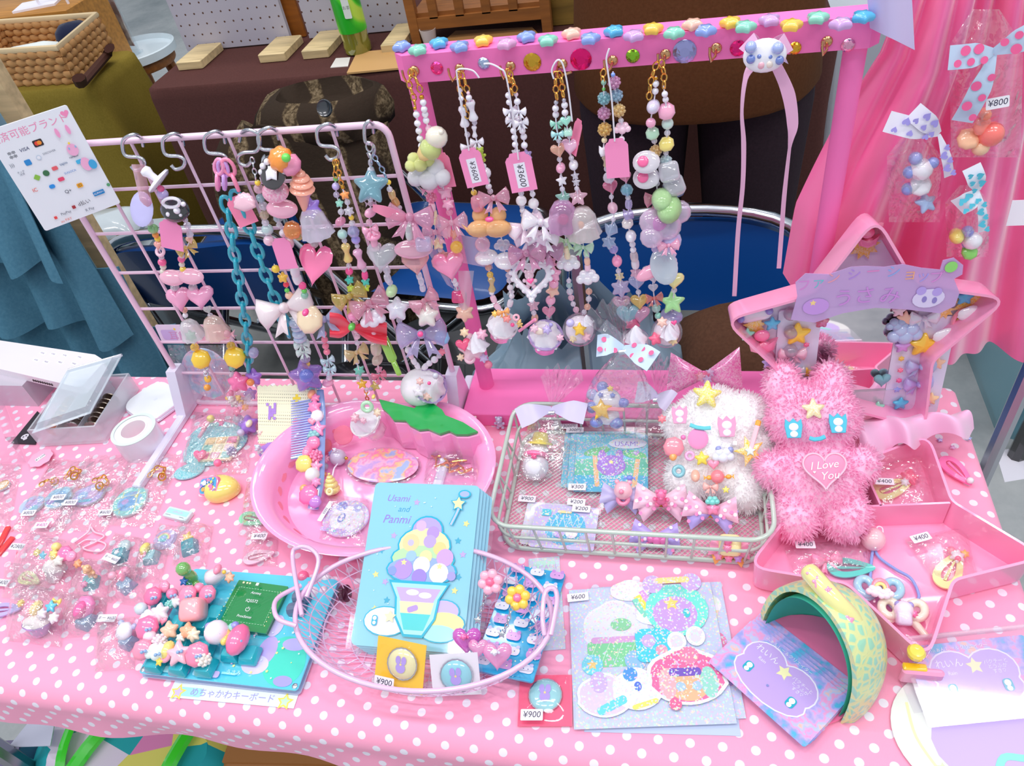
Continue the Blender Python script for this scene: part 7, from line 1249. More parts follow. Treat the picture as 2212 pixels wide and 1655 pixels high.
t,M,w,h=sheet_q('sticker_sheet','middle sticker sheet with an ice cream cone sticker at its edge',[(1290,1560),(1612,1552),(1585,1256),(1270,1270)],.0018,LB,grp=sg);q=Pr(M,.2);q.circ(w-12,h-22,9,'#f4f4fc').circ(w-12,h-18,6,'#e8f8e0').poly([(w-18,h-28),(w-6,h-28),(w-12,h-44)],'#f8e4b0').circ(w-12,h-56,8,'#f070a8').rect(w-10,h-80,12,30,'#b088d8',4).build(t,'holo')
t,M,w,h=sheet_q('sticker_sheet','top holographic sticker sheet with cakes, clouds and a 600 yen sticker',[(1240,1576),(1592,1563),(1548,1257),(1212,1276)],.0032,LB,grp=sg);sticker(t,None,0,'¥600',19,8,M=M@TR(.008,(h-9)*.001,.0022)@RZ(.06));q=Pr(M,.25);kx,ky=w/352,h/300
def S_(x,y):return ((x-1238)*kx*1.0+(1576-y)*.07,(1576-y)*ky)
def blob_(x,y,rx,ry,c,edge='#eef0fa'):a,b=S_(x,y);q.poly(xf(cloud(2*rx*kx+4,2*ry*ky+4),a,b),edge).poly(xf(cloud(2*rx*kx,2*ry*ky),a,b),c)
blob_(1310,1380,70,62,'#e8eafc');a,b=S_(1312,1428);q.rect(a,b,128*kx,56*ky,'#7fdc9c',4).rect(*S_(1312,1398),120*kx,14*ky,'#e0a8dc',3)
for k in range(5):q.line([(a-24+k*11,b-11),(a-14+k*11,b+11)],.5,'#d8f4d8',n=0)
q.circ(*S_(1262,1450),9,'#70d8e8').star(*S_(1262,1450),5,'#f8c880').circ(*S_(1362,1445),9,'#90c8f4').circ(*S_(1320,1365),9,'#88d8a0',6)
blob_(1335,1290,42,22,'#f4f2fc');blob_(1398,1350,36,20,'#f4f2fc');q.line([S_(1355,1300),S_(1372,1325),S_(1390,1342)],9,'#f4e060').line([S_(1348,1308),S_(1364,1332),S_(1380,1350)],5,'#80d8c0').line([S_(1362,1290),S_(1382,1315),S_(1400,1332)],5,'#d8a0e8')
a,b=S_(1452,1338);q.circ(a,b,27,'#74e4d4',25).circ(a-2,b-4,19,'#c8a0ec',17).circ(a-18,b+26,9,'#cbaeec').circ(a+16,b+26,9,'#cbaeec').rect(a,b+29,30,6,'#f8dc90',3).star(a-4,b+6,7,'#f8d878').circ(a+8,b-4,3,'#48c8d0',4.4)
a,b=S_(1402,1415);q.rect(a,b,30,30,'#4cd0e4',6).circ(a-4,b+4,6,'#c8b0f0').circ(a+6,b-5,5,'#f0a0b8')
for x,y in ((1455,1410),(1498,1400)):q.circ(*S_(x,y),8,'#eeeaf8',9).circ(*S_(x,y),5,'#dcd8f4',6)
blob_(1300,1520,55,42,'#d8c8f6');blob_(1372,1510,48,40,'#e8ecfc');q.circ(*S_(1352,1475),6,'#5098e8').circ(*S_(1282,1488),7,'#c8b0f0',9).rect(*S_(1318,1535),26,7,'#68d4e4',3,25).rect(*S_(1392,1535),22,4,'#f4e070',2,15).circ(*S_(1372,1500),3,'#5878d8',4)
a,b=S_(1482,1490);q.poly(xf(cloud(62,52),a,b),'#eef0fa').poly(xf(cloud(56,46),a,b),'#f070a4').circ(a,b-4,17,'#f8b890',14).circ(a-16,b-3,7,'#f8b0b8',13).circ(a+17,b-3,7,'#98d8c8',13).rect(a-1,b+6,26,7,'#7858c0',3).circ(a-6,b-6,4,'#a8c8e8').circ(a+7,b-6,4,'#a8c8e8').circ(a+4,b+20,8,'#ff88ac').circ(a-12,b-20,5,'#f06a98').build(t,'holo')
t,M,w,h=sheet_q('picture_card','silver sleeved card with mint print beside the oval basket handle',[(1148,1408),(1222,1402),(1192,1206),(1092,1212)],.0008,mat('holo','#d2d8e8'),'card');Pr(M,.2).rect(w*.5,h*.86,w*.7,h*.2,'#c0ecd8',3).text(w*.55,h*.88,7,'USAMI','#d8a8e8').heart(w*.6,h*.78,3,'#f0f0fc').build(t,'holo')
# ================================================================== sage green wire basket
SG=mat('plastic','#c4d2c6');gx0,gx1,gy0,gy1,gh=-.170,.074,.404,.556,.043;gcx,gcy=(gx0+gx1)/2,(gy0+gy1)/2
gb_=thing('sage_wire_basket','rectangular sage green wire basket holding bows, cards and a white plush','basket',(gcx,gcy,TZ));ro=lambda k,z:[(gcx+x,gcy+y,TZ+z)for x,y in rrect((gx1-gx0)*k,(gy1-gy0)*k,.022,6)]
for k,z,r,n in ((1.05,gh,.0023,'rim'),(1.02,gh*.52,.0017,'middle_rail'),(1.0,.0025,.0024,'base_rail')):put(n,G().tube(ro(k,z),r,8,True),SG,gb_,smooth=60)
for i in range(10):x=gx0+.018+(gx1-gx0-.036)*i/9;[put('upright_wire',G().tube([(x,y,TZ+.0025),(gcx+(x-gcx)*1.05,gcy+(y-gcy)*1.05,TZ+gh)],.0013,6),SG,gb_,smooth=60)for y in (gy0,gy1)]
for i in range(6):y=gy0+.022+(gy1-gy0-.044)*i/5;[put('upright_wire',G().tube([(x,y,TZ+.0025),(gcx+(x-gcx)*1.05,gcy+(y-gcy)*1.05+(.012 if i%2 else-.008),TZ+gh)],.0013,6),SG,gb_,smooth=60)for x in (gx0,gx1)]
g=G();w_,h_=gx1-gx0-.006,gy1-gy0-.006;n=62
for k in range(n+40):
    for s in (-1,1):
        c=-h_+(w_+2*h_)*k/(n+40);a0=max(0,-c);a1=min(h_,w_-c)
        if a1-a0>.004:P=[(c+a0,a0),(c+a1,a1)];P=[((gx0+.003+x)if s>0 else (gx1-.003-x),gy0+.003+y,TZ+.0022)for x,y in P];g.tube(P,.00038,3)
put('wire_mesh',g,SG,gb_,smooth=None)
bg_='card packs in the sage basket'
M,w=card_frame((1238,1062),(1400,1064),(1245,930),.006,.078)
for o in (2,1,0):
    M2=M@TR(-.007*o,.004*o,-.0025*o);t=thing('picture_card',['seaside picture card lettered USAMI LA, front of its pack','seaside card directly behind the lettered one, sticker on top','rearmost seaside card of the pack with its own sticker'][o],'card',M2.to_translation(),bg_);put('card_sheet',G(M2@MM).prism(xf(rrect(w,72,3),w/2,36),-.6,0),mat('holo','#78d4e8'),t,smooth=None);put('sleeve_film',G(M2@MM).sheet(lambda u,v:(-4+(w+8)*u,-2+82*v,.8+.5*sin(7*u+4*v)),8,8),SLV,t,smooth=80)
    if o:sticker(t,None,0,'300円',19,7,M=M2@TR(.004,.072+.003*o,.0015))
    else:
        sticker(t,None,0,'¥300',18,8,M=M2@TR(.004,.004,.0022));q=Pr(M2,.1);q.rect(w/2,20,w,40,'#6fd0b0').rect(w/2,10,w,20,'#58c0e0').rect(22,26,5,40,'#f4c890',2,6).rect(w-12,24,5,40,'#f4c890',2,-6).circ(22,50,14,'#78d890',5,18,15).circ(w-14,46,13,'#78d890',5,18,-15).circ(w*.5,32,15,'#b088dc',13).circ(w*.5-10,44,4,'#b088dc',8).circ(w*.5+8,44,4,'#b088dc',8).star(w*.5,36,3,'#f8f0a0').circ(w*.72,60,20,'#e8f0fc',7).text(w*.70,59,8.6,'USAMI','#9878d8').text(w*.70,49,7.6,'LA','#18a8b8').heart(w*.84,47,3.4,'#c8a0e8').text(w*.46,17,6,'I LOVE LA','#f4f4ff').build(t,'holo')
M,w=card_frame((1140,1180),(1282,1192),(1150,1078),.006,.056)
for o in (1,0):
    M2=M@TR(-.010*o,.004*o,-.003*o);t=thing('picture_card',['lilac plaid picture card with two 200 yen stickers','pale card behind the lilac plaid one with a 900 yen sticker'][o],'card',M2.to_translation(),bg_);put('card_sheet',G(M2@MM).prism(xf(rrect(w,50,3),w/2,25),-.6,0),mat('holo','#cfc6ee' if not o else '#e4e8f4'),t,smooth=None);put('sleeve_film',G(M2@MM).sheet(lambda u,v:(-4+(w+8)*u,-2+60*v,.8+.6*sin(7*u+4*v)),8,8),SLV,t,smooth=80)
    if o:sticker(t,None,0,'¥900',18,8,M=M2@TR(-.001,.052,.002))
    else:
        for k in (0,1):sticker(t,None,0,'¥200',18,8,M=M2@TR(.040+.006*k,.054-.008*k,.002+.0005*k))
        q=Pr(M2,.1);q.circ(w*.52,24,20,'#4cc4e8',20);[q.line([(w*.52-18+7*k,12),(w*.52-10+7*k,38)],.5,'#e0f4fc',n=0).line([(w*.52-10+7*k,12),(w*.52-18+7*k,38)],.5,'#e0f4fc',n=0)for k in range(5)];q.circ(w*.52-5,18,6,'#c8b0f0').circ(w*.52+7,18,6,'#f0f0fc').rect(12,40,10,8,'#58c8dc',2).rect(30,42,14,3,'#f4e0a0',1).build(t,'holo')
def hair_bow(label,px,dz,w,c1,c2,top,a=0,dots=True,cat='hair bow'):
    t=thing('hair_bow',label,cat,T(px[0],px[1],dz),'hair bows in the sage basket');M=frame_xy(T(px[0],px[1],dz+.006),(cos(a),sin(a),0),(0,-.55,.83))@MM
    for s in (-1,1):
        for cc,k,zz,rot in ((c1,1.0,1.5,.18),(c2,.92,-1,-.35)):
            M2=M@TR(0,0,zz)@RZ(s*rot);put('bow_loop',G(M2).sheet(lambda u,v:(s*w*k*.5*u,(v-.5)*w*(.10+.42*u)+0,w*.10*sin(pi*u)*(1-(2*v-1)**2)+w*.03*sin(10*v)*u),10,10,.5),mat('satin',cc),t,smooth=80)
            if dots:
                q=Pr(M2@SCL(1000),w*.13)
                for i in range(4):q.circ(s*w*(.18+.09*i),((i*7)%5-2)*w*.05*(1+i*.3),w*.035,'#ff8cc4' if cc==c2 else '#fbe8f4')
                q.build(t)
    for k,c,x,y,z,s_ in top:bead(k,c,'p',M@Vector((x,y,z)),s_*.001,t,0,Vector((0,-.6,.8)),.05)
    put('clip',G(M).box((0,-3,-5),(w*.45,5,3),.8),mat('metal','#e8b04a'),t);return t
hair_bow('pink dotted ribbon bow with a pink teddy in the sage basket',(1428,1082),.016,50,'#fbd0e4','#f6c4dc',[('A','#ff78ac',0,-1,9,20)],.05);hair_bow('lilac ribbon bow with a pink jelly charm beside the teddy bow',(1535,1105),.016,48,'#f6bcd8','#b6a4ea',[('C','#ff8cb8',2,2,8,13),('L','#78d8d0',1,9,10,12)],-.1);hair_bow('lilac ribbon bow lying low by the basket front wires',(1415,1160),.004,44,'#b8a4ec','#c8b0f0',[('L','#f478c0',2,-2,6,16)],-.05)
hair_bow('grey lilac bow clip with a pink piglet face beside the seaside cards',(1343,1075),.014,40,'#c4bce8','#b8b0e4',[('o','#ffc4d0',2,6,12,18),('o','#ffb0c4',-4,14,13,5),('o','#ffb0c4',8,14,13,5),('o','#ff90b0',1,4,21,5),('Y','#7890e8',8,18,14,10),('R','#f890b8',2,-2,10,14)],.0,False);hair_bow('cream biscuit clip with a pink jewel beside the low lilac bow',(1575,1190),.004,34,'#f89cc0','#ffb060',[('G','#fae8a8',0,5,6,24),('o','#ff78b0',-2,8,17,8),('F','#ff98c0',-2,2,16,9),('C','#c890e0',8,-6,8,8),('C','#ff88b8',0,-7,8,8),('C','#ff9cc8',-9,-6,8,8)],-.08,False)
# ------------------------------------------------------------------ fur
def blob_mesh(parts,voxel=.003,smooth=6):
    g=G()
    for c,r,*m in parts:g.ell(c,r,20,14,m[0]if m else None)
    me=g.mesh('plush_tmp');ob=bpy.data.objects.new('plush_tmp',me);COL.objects.link(ob);r_=ob.modifiers.new('r','REMESH');r_.mode='VOXEL';r_.voxel_size=voxel;s_=ob.modifiers.new('s','SMOOTH');s_.iterations=smooth
    me2=bpy.data.meshes.new_from_object(ob.evaluated_get(bpy.context.evaluated_depsgraph_get()));bpy.data.objects.remove(ob);me2.polygons.foreach_set('use_smooth',[True]*len(me2.polygons));return me2
def fur(me,M,n,L,comb,seed=1):
    """tapered strands growing from a plush surface (local metres)"""
    rn=random.Random(seed);g=G();pol=me.polygons;ar=[p.area for p in pol];vs=[];fs=[];nr=0
    for p in rn.choices(range(len(pol)),ar,k=n):
        p=pol[p];V3=[me.vertices[i].co for i in p.vertices];a,b=rn.random(),rn.random();c=(V3[0].lerp(V3[1],a)).lerp(V3[-1].lerp(V3[2%len(V3)],a),b);nn=p.normal;d=(nn+Vector(comb)*.9+Vector((rn.gauss(0,.3),rn.gauss(0,.3),rn.gauss(0,.3)))).normalized();l=L*rn.uniform(.6,1.2)
        s=nn.cross(Vector((rn.gauss(0,1),rn.gauss(0,1),rn.gauss(0,1)))).normalized()*.0007;m_=c+nn*l*.35+d*l*.25;e=c+d*l+Vector((0,0,-.12*l));b0=len(vs);vs+=[tuple(c-s),tuple(c+s),tuple(m_+s*.8),tuple(m_-s*.8),tuple(e)];fs+=[(b0,b0+1,b0+2,b0+3),(b0+3,b0+2,b0+4)]
    g.at(M);g.add(vs,fs);return g
def plush(name,label,M,parts,col,L,n,comb,seed):
    t=thing(name,label,'plush toy',M.to_translation());me=blob_mesh(parts);put('body',me,mat('matte',col),t,M);gf=fur(me,M,n,L,comb,seed);fo_=put('fur',gf,mat('fur',col),t,M=Matrix.Identity(4),smooth=None,kind='stuff');return t
def paw_eye(par,M,x,y,z,s,c,sub='#f2eefa'):
    e=put('felt_eye',G(M@TR(x,y,z)@MM).prism([(-.38*s,-.5*s),(.38*s,-.5*s),(.5*s,.2*s),(.45*s,.62*s),(.22*s,.42*s),(0,.66*s),(-.22*s,.42*s),(-.45*s,.62*s),(-.5*s,.2*s)],0,1.6,.3),mat('matte',c),par,smooth=30)
    for yy,r in ((.14,.27),(-.28,.22)):put('eye_highlight',G(M@TR(x,y+yy*s*.001,z)@MM).puff(circ(r*s,18,r*s*.86),1.4,1.8),mat('matte',sub),e)
PW=frame_xy(T(1545,968,.040),(1,.05,0),(0,-.62,.78));wp=plush('white_plush','white furry plush with a yellow star, felt paws and glued candy charms',PW,[((0,.0,0),(.041,.048,.024)),((-.026,-.030,0),(.022,.022,.019)),((.026,-.038,0),(.022,.024,.02)),((.043,-.004,.0),(.016,.020,.017)),((-.032,.024,0),(.018,.02,.017)),((.028,.030,0),(.024,.024,.018)),((0,.03,0),(.034,.03,.022))],'#ffffff',.0055,6500,(0,-.25,0),3)
def pw(px,py,off=.026):
    r=Vector(_ray(px,py));o=Vector((0,0,TZ+CH));zc=PW.to_3x3()@Vector((0,0,1));p0=PW@Vector((0,0,off));return o+r*((p0-o).dot(zc)/r.dot(zc))
zc=PW.to_3x3()@Vector((0,0,1));FP=lambda px,py,off=.027:frame_xy(pw(px,py,off),PW.to_3x3()@Vector((1,0,0)),zc)
put('star_patch',G(FP(1527,853,.028)@RZ(-.1)@MM).puff(star(14,7.4,5,90,1),5),mat('glitter','#f7e64a'),wp)
for x,y,s in ((1468,898,15),(1570,924,17)):paw_eye(wp,FP(x,y,.0285),0,0,0,s,'#f7a8cc')
put('felt_mouth',G(FP(1508,948)@MM).puff(circ(9.5,20,10),2.4),mat('matte','#f29ccb'),wp);put('felt_brow',G(FP(1514,921,.0285)@MM).tube([(-10,1.5,0),(-4,-1,.4),(3,-2,.4),(9,-1.5,0)],1.9,8,False,.6),mat('matte','#72d6de'),wp)
for x,y,k,c,z in ((1455,966,'K','#ff9cac',20),(1454,984,'e','#ffb060',10),(1490,985,'R','#f4b0dc',10),(1516,991,'S','#f8e24a',12),(1562,985,'L','#e8ecf8',19),(1552,970,'o','#98a4dc',6),(1578,972,'o','#98a4dc',6),(1541,1004,'H','#ff98b8',10),(1550,1030,'o','#ff8c96',13),(1532,1032,'Y','#ffb43c',9),(1574,1030,'Y','#ffb43c',9),(1466,1018,'R','#88c8d4',13),(1502,1028,'e','#f8c0a8',11),(1476,945,'o','#f080c0',5),(1588,958,'G','#f8f0f0',6),(1430,905,'F','#ff8c98',9),(1535,1052,'B','#ffc0b8',12),(1568,1058,'S','#f4ec70',6)):bead(k,c,'p',pw(x,y,.028),z*.001,wp,0,zc,.05)
M=FP(1620,975,.031);put('star_guitar',G(M@RZ(.3)@MM).puff(star(15,6.4,5),3.4),mat('glitter','#ffc824'),wp);put('guitar_neck',G(M@RZ(-.3)@MM).box((0,13,1.6),(4.2,24,2.6),.6),mat('plastic','#fbd0d8'),wp);put('guitar_head',G(M@RZ(-.3)@MM).box((0,27,1.6),(5,6,2.6),1),mat('plastic','#ffb43c'),wp);put('guitar_plate',G(M@MM).puff(star(6,2.6),2,2.4),mat('plastic','#e4f6ea'),wp)
GP=mat('glitter','#f26cb8');hb_=thing('glitter_bow','pink glitter fabric bow on top of the white plush','bow',pw(1525,815,.02))
for s in (-1,1):M=frame_xy(T(1522,812,.070),(s*1,0,.12),(0,-s*.75*s*1,.6));put('bow_wing',G(M@MM).sheet(lambda u,v:(2+34*u,(v-.5)*(9+38*u)+3*u,5*sin(pi*u)*(1-(2*v-1)**2)+1.5*sin(9*v)*u),10,12,.8),GP,hb_,smooth=80)
for k,(dx,dy)in enumerate(((0,0),(-8,4),(9,-6),(4,9),(-12,0))):bead('F',['#ff78a8','#fbd0e4','#e8d8f4','#d8c8ec','#ffa8c0'][k],'c',T(1524+dx,812+dy,.078),.010,hb_)
def gift(label,neck,dzn,body,fan,rib,ribc,spots=None,nm='gift_bag'):
    """gathered cellophane: body = list of (px,py,dz) ring extents (left,right,bottom,z); fan above the neck"""
    t=thing(nm,label,'bag',T(neck[0],neck[1],dzn),'cellophane gift bags');p=T(neck[0],neck[1],dzn)
    bl,br,bz=T(body[0][0],body[0][1],body[2]),T(body[1][0],body[1][1],body[2]),body[2];c=(bl+br)/2;R_=(br-bl).length/2;g=G()
    g.sheet(lambda u,v:tuple(p.lerp(c,v)+Vector((cos(2*pi*u),.55*sin(2*pi*u),.2*sin(2*pi*u)))*(R_*(.06+.94*sin(pi/2*min(1,v*1.25)))*(1+.06*sin(2*pi*u*9)*(1-v*.6)))),54,14)
    fl,fr_=T(*fan[0],dzn+.03),T(*fan[1],dzn+.03)
    g.sheet(lambda u,v:tuple(p.lerp(fl.lerp(fr_,u),v)+Vector((0,-.006*sin(26*u)*v,.012*sin(pi*u)*v))),40,8);put('film',g,mat('film'),t,smooth=80)
    for s,(x,y)in zip((-1,1),rib):
        e=T(x,y,dzn+.004);d=e-p;n=Vector((0,-.5,.86));w=d.cross(n).normalized()*.011;put('ribbon_loop',G().sheet(lambda u,v:tuple(p+d*u+w*(2*v-1)*(.25+.75*min(1,u*1.6))+n*(.006*sin(pi*u)+.001)),10,5,.0004),mat('satin',ribc),t,smooth=80)
        if spots:
            q=Pr(frame_xy(p,d,n),6.5)
            for i in range(5):q.circ(d.length*1000*(.35+.14*i),(-1)**i*5,2.6,spots)
            q.build(t)
    put('wire_twist',G().tube([p+Vector((-.004,-.006,0)),p+Vector((.004,-.006,.001))],.0022),SIL,t);return t
gift('cellophane bag with a grey lilac ribbon around the snowman charm',(1192,884),.06,[(1105,1010),(1215,1010),.02],[(1165,808),(1262,815)],[(1120,905),(1265,895)],'#cfc8e8')
gift('cellophane bag with a strawberry ribbon around the guitar bear',(1347,752),.135,[(1262,905),(1400,900),.05],[(1255,690),(1365,655)],[(1290,748),(1412,782)],'#c4dcf4','#f46a9c')
gift('cellophane bag with a grey ribbon behind the white plush',(1420,856),.07,[(1370,940),(1450,940),.03],[(1398,785),(1465,800)],[(1375,848),(1450,870)],'#cdc6e2')
sm=item('snowman_charm','white snowman charm with pink scarf and yellow hat in a gift bag','charm',(1158,1030),.01);M=frame_xy(T(1158,990,.022),(1,.1,0),(0,-.6,.8))@RZ(-.12)@MM
for c,r,col,n in (((0,-9,0),(14,14,12),'#f4f2fa','snow_body'),((2,9,0),(10,8,9),'#f6f4fb','snow_head')):put(n,G(M).ell(c,r,20,14),mat('gloss',col),sm)
put('scarf',G(M).tube([(11*cos(a),3+2*sin(a),10*sin(a))for a in [2*pi*i/20 for i in range(20)]],2.6,8,True),mat('gloss','#ff7cb0'),sm,smooth=60);put('hat',G(M@TR(3,14,1)@RX(-pi/2)).lathe([(13,0),(13.5,2),(9,4),(7.5,12),(6,13)],24),mat('gloss','#f4e06a'),sm,smooth=50)
for k,c,x,y,z,s in (('o','#ff6fa6',5,28,2,9),('C','#ff86b4',4,24,2,12),('F','#ff5f98',-1,1,11,7)):bead(k,c,'p',M@Vector((x,y,z)),s*.001,sm)
gbr=item('guitar_bear','white and blue bear charm playing a yellow star guitar in a gift bag','charm',(1312,900),.02);M=frame_xy(T(1312,872,.062),(1,.1,0),(0,-.7,.7))@MM
for c,r,col,n in (((0,2,0),(15,14,11),'#f4f2fa','bear_head'),((0,-13,0),(12,9,9),'#f4f2fa','bear_body'),((-4,17,0),(6,6,5),'#8494e0','ear'),((-15,10,0),(6,6,5),'#c0c4ee','ear'),((-16,-3,4),(6,6,5),'#8494e0','paw'),((16,0,3),(6,5,5),'#8494e0','paw'),((-12,-18,3),(7,6,6),'#8494e0','foot'),((8,-20,3),(7,6,6),'#8494e0','foot')):put(n,G(M).ell(c,r,16,11),mat('gloss',col),gbr)
put('star_guitar',G(M@TR(-6,-6,13)).puff(star(12,6),4),mat('gloss','#ffcc34'),gbr);put('guitar_neck',G(M@TR(8,-6,13)@RZ(-.1)).box((0,0,0),(18,4,3),.8),mat('plastic','#ff9cac'),gbr)
for x,y,k,c in ((6,8,'C','#8898e0'),(-6,9,'C','#8898e0'),(11,15,'F','#ff78b0'),(4,15,'S','#f8d850')):bead(k,c,'p',M@Vector((x,y,11)),.006,gbr)
# ================================================================== pink star box: tray
SP=mat('plastic','#fda3ca');SR,Sr,SA=.125,.071,-83.3;SCX,SCY,SH=.168,.430,.034
def star_out(k=1.0,off=0.0,n=7):
    """rounded five-point star outline, offset inwards by off"""
    P=[]
    for i in range(10):
        a=radians(SA+36*i);r=SR if i%2==0 else Sr;P.append(Vector((r*cos(a),r*sin(a),0)))
    o=[]
    for i in range(10):
        p,a,b=P[i],P[i-1],P[(i+1)%10];c=.020 if i%2==0 else.006;d1=(a-p).normalized()*c;d2=(b-p).normalized()*c
        for k2 in range(n):t=k2/(n-1);o.append((p+d1)*(1-t)**2+p*2*t*(1-t)+(p+d2)*t*t)
    m=len(o);R_=[]
    for i in range(m):
        d=(o[(i+1)%m]-o[i-1]).normalized();R_.append((o[i].x-d.y*off,o[i].y+d.x*off))
    return R_
def star_shell(M,h,wall=.0024):return G(M).loft([[(x,y,z)for x,y in star_out(1,off)]for off,z in ((.004,0),(.0015,.002),(0,h-.001),(0,h),(wall,h),(wall+.0006,.003),(.006,.0025))],caps=True)
sx_=thing('star_box','open pink star shaped box with compartments, its decorated lid raised','box',(SCX,SCY,TZ));SM=TR(SCX,SCY,TZ+.0006)
put('tray',star_shell(SM,SH),SP,sx_,smooth=35)
nl,nr=radians(SA-108),radians(SA+108);a,b=Vector((Sr*cos(nl),Sr*sin(nl),0))*.97,Vector((Sr*cos(nr),Sr*sin(nr),0))*.97
def divider(p,q2,h=.030):d=(q2-p);put('divider',G(SM@frame_xy(p,d)).box((d.length/2,0,h/2+.002),(d.length,.002,h)),SP,sx_,smooth=None)
divider(a,b);m_=a.lerp(b,.56);divider(m_,m_+Vector((-.012,.064,0)))
put('clasp',G(TR(T(1975,1440,.02))).box((0,-.001,0),(.017,.006,.005),.001),mat('gloss','#ffcf2a'),sx_);put('clasp_button',G(TR(T(1980,1408,.034))).lathe([(.0062,-.004),(.0066,0),(.005,.0022),(.001,.003)],18),mat('gloss','#f6dc50'),sx_);put('clasp_plate',G(TR(T(1988,1452,.012))).box((0,-.003,0),(.03,.006,.018),.002),SP,sx_)
hx=radians(6.7);LX=Vector((cos(hx),sin(hx),0));LT=radians(9);back=Vector((-sin(hx),cos(hx),0));LU=(Vector((0,0,1))*cos(LT)+back*sin(LT));LN=LX.cross(LU);hm=Vector((.154,.533,TZ+.030))
lc=hm+LU*.809*SR+back*.030;LM=Matrix(((LX.x,LU.x,LN.x,lc.x),(LX.y,LU.y,LN.y,lc.y),(LX.z,LU.z,LN.z,lc.z),(0,0,0,1)))
lid=put('lid',star_shell(LM@RZ(radians(90-SA)),.030),SP,sx_,smooth=35)
put('lid_lining',G(LM@RZ(radians(90-SA))).prism(star_out(1,.0045),.0031,.0036),mat('plastic','#ece4f4'),lid,smooth=None)
def lp(px,py,z=.006):
    r=Vector(_ray(px,py));o=Vector((0,0,TZ+CH));p0=LM@Vector((0,0,z));q2=LM.inverted()@(o+r*((p0-o).dot(LN)/r.dot(LN)));return q2.x*1000,q2.y*1000
def lf(px,py,z=.006):x,y=lp(px,py,z);return LM@TR(x*.001,y*.001,z)
def lbox(name,px,z,th,m,r=1.5,par=None):
    (x0,y0),(x1,y1)=lp(*px[0],z),lp(*px[1],z);return put(name,G(LM@MM).prism(xf(rrect(abs(x1-x0),abs(y1-y0),r),(x0+x1)/2,(y0+y1)/2),z*1000,z*1000+th),m,par or lid,smooth=None)
lbox('mirror',((1752,668),(1948,862)),.0045,1.0,custom('mirror_glass',lambda q:q.surf(q.pr(c=(.9,.82,.86,1),m=1.0,r=.03))),1);lbox('mirror_rim',((1745,850),(1950,868)),.0045,3,mat('acrylic','#f0eaf8',.5),1)
for px in (((1682,670),(1752,880)),((1938,690),(2022,890))):lbox('bead_strip',px,.005,1.4,mat('plastic','#e6e0f6'),3)
for x,y,k,c,z,f in ((1708,678,'o','#c8b8c8',13,'c'),(1708,718,'o','#c8b8c8',13,'c'),(1722,722,'S','#ffcc34',21,'p'),(1708,758,'o','#c8b8c8',13,'c'),(1712,766,'B','#f8c4d8',22,'l'),(1706,798,'o','#b8c8c8',13,'c'),(1710,806,'B','#d0dce4',22,'l'),(1996,688,'B','#e4e0f0',23,'l'),(1994,745,'S','#ffcc34',22,'p'),(1990,792,'B','#b4b8e8',23,'l'),(1984,830,'B','#b8a8e8',23,'l'),(1955,722,'L','#b8c4e8',28,'p'),(1938,702,'L','#a4b0d4',18,'p'),(1905,822,'H','#48bccc',15,'g'),(1775,695,'C','#e87098',14,'c'),(1668,700,'S','#58bce4',13,'p'),(1614,723,'S','#98dcc4',12,'p'),(1660,784,'S','#b8a8e8',11,'p'),(1668,805,'S','#ff78a8',7,'p'),(1668,825,'S','#f4f0f8',7,'p'),(1669,840,'S','#ff70a0',7,'p'),(2085,642,'S','#48b4e0',14,'p'),(1955,688,'S','#ffc4a8',13,'p'),(1942,672,'S','#f4d0dc',11,'p'),(1950,748,'S','#d898e0',13,'p'),(2028,755,'S','#98dcc4',12,'p'),(2024,785,'S','#ffc4a4',13,'p'),(2078,710,'S','#98a4e8',13,'p'),(1742,745,'F','#f06090',6,'p'),(1742,805,'S','#ffcf50',10,'p'),(1947,775,'F','#f8c850',6,'p'),(1945,800,'F','#ff80a0',6,'p'),(1942,822,'F','#f0609c',6,'p'),(1938,842,'S','#98a0e8',6,'p'),(1895,880,'S','#98dcc0',12,'p'),(1945,872,'S','#48bce0',13,'p'),(1955+45,866,'S','#f4a4cc',13,'p'),(2010,862,'S','#ffcf9c',13,'p')):
    bead(k,c,f,lf(x,y,.010).to_translation(),z*.001,lid,0,LN,.05)
def burst(x,y,r,sc=1):put('sun_burst',G(lf(x,y,.007)@MM).puff(star(r,r*.6,9),2,0,1),mat('glitter','#ffc42c'),lid)
for x,y,r in ((1868,532,13),(1630,704,11),(2095,652,15),(2040,672,9)):burst(x,y,r)
for x,y,s in ((1876,515,1),(1648,740,1.5)):put('pink_hat_bird',G(lf(x,y,.010)@MM).puff([(-9*s,2*s),(-7*s,-6*s),(0,-9*s),(7*s,-6*s),(9*s,3*s),(4*s,0),(0,1.5*s),(-4*s,-1*s)],7,0),mat('gloss','#ff86b0'),lid);put('bird_head',G(lf(x-2,y-12*s**.5,.012)@MM).ell((0,0,0),(6*s**.5,5*s**.5,4)),mat('gloss','#ff7aa8'),lid)
put('feather_boa',G(lf(1872,508,.006)@MM).puff(lobes(16,7,.18,42),3),mat('tulle','#f29cb8'),lid)
bx_=put('sleeping_bear',G(lf(1632,680,.009)@RZ(.15)@MM).puff(rrect(30,13,6),8),mat('gloss','#f2eef8'),lid)
for x,y in ((1616,672),(1636,664),(1662,672),(1600,690)):put('ear',G(lf(x,y,.013)@MM).ell((0,0,0),3.6),mat('gloss','#8d90dc'),bx_)
rbw=[(2058,715),(2060,690),(2076,672),(2098,670)]
for i,c in enumerate(('#ff9cb4','#f8e07c','#7fd4d4')):put('rainbow_band',G(LM@MM).tube(spline([(*lp(x+i*7,y+i*7,.009),9)for x,y in rbw],6),2.1,6),mat('gloss',c),lid,smooth=60)
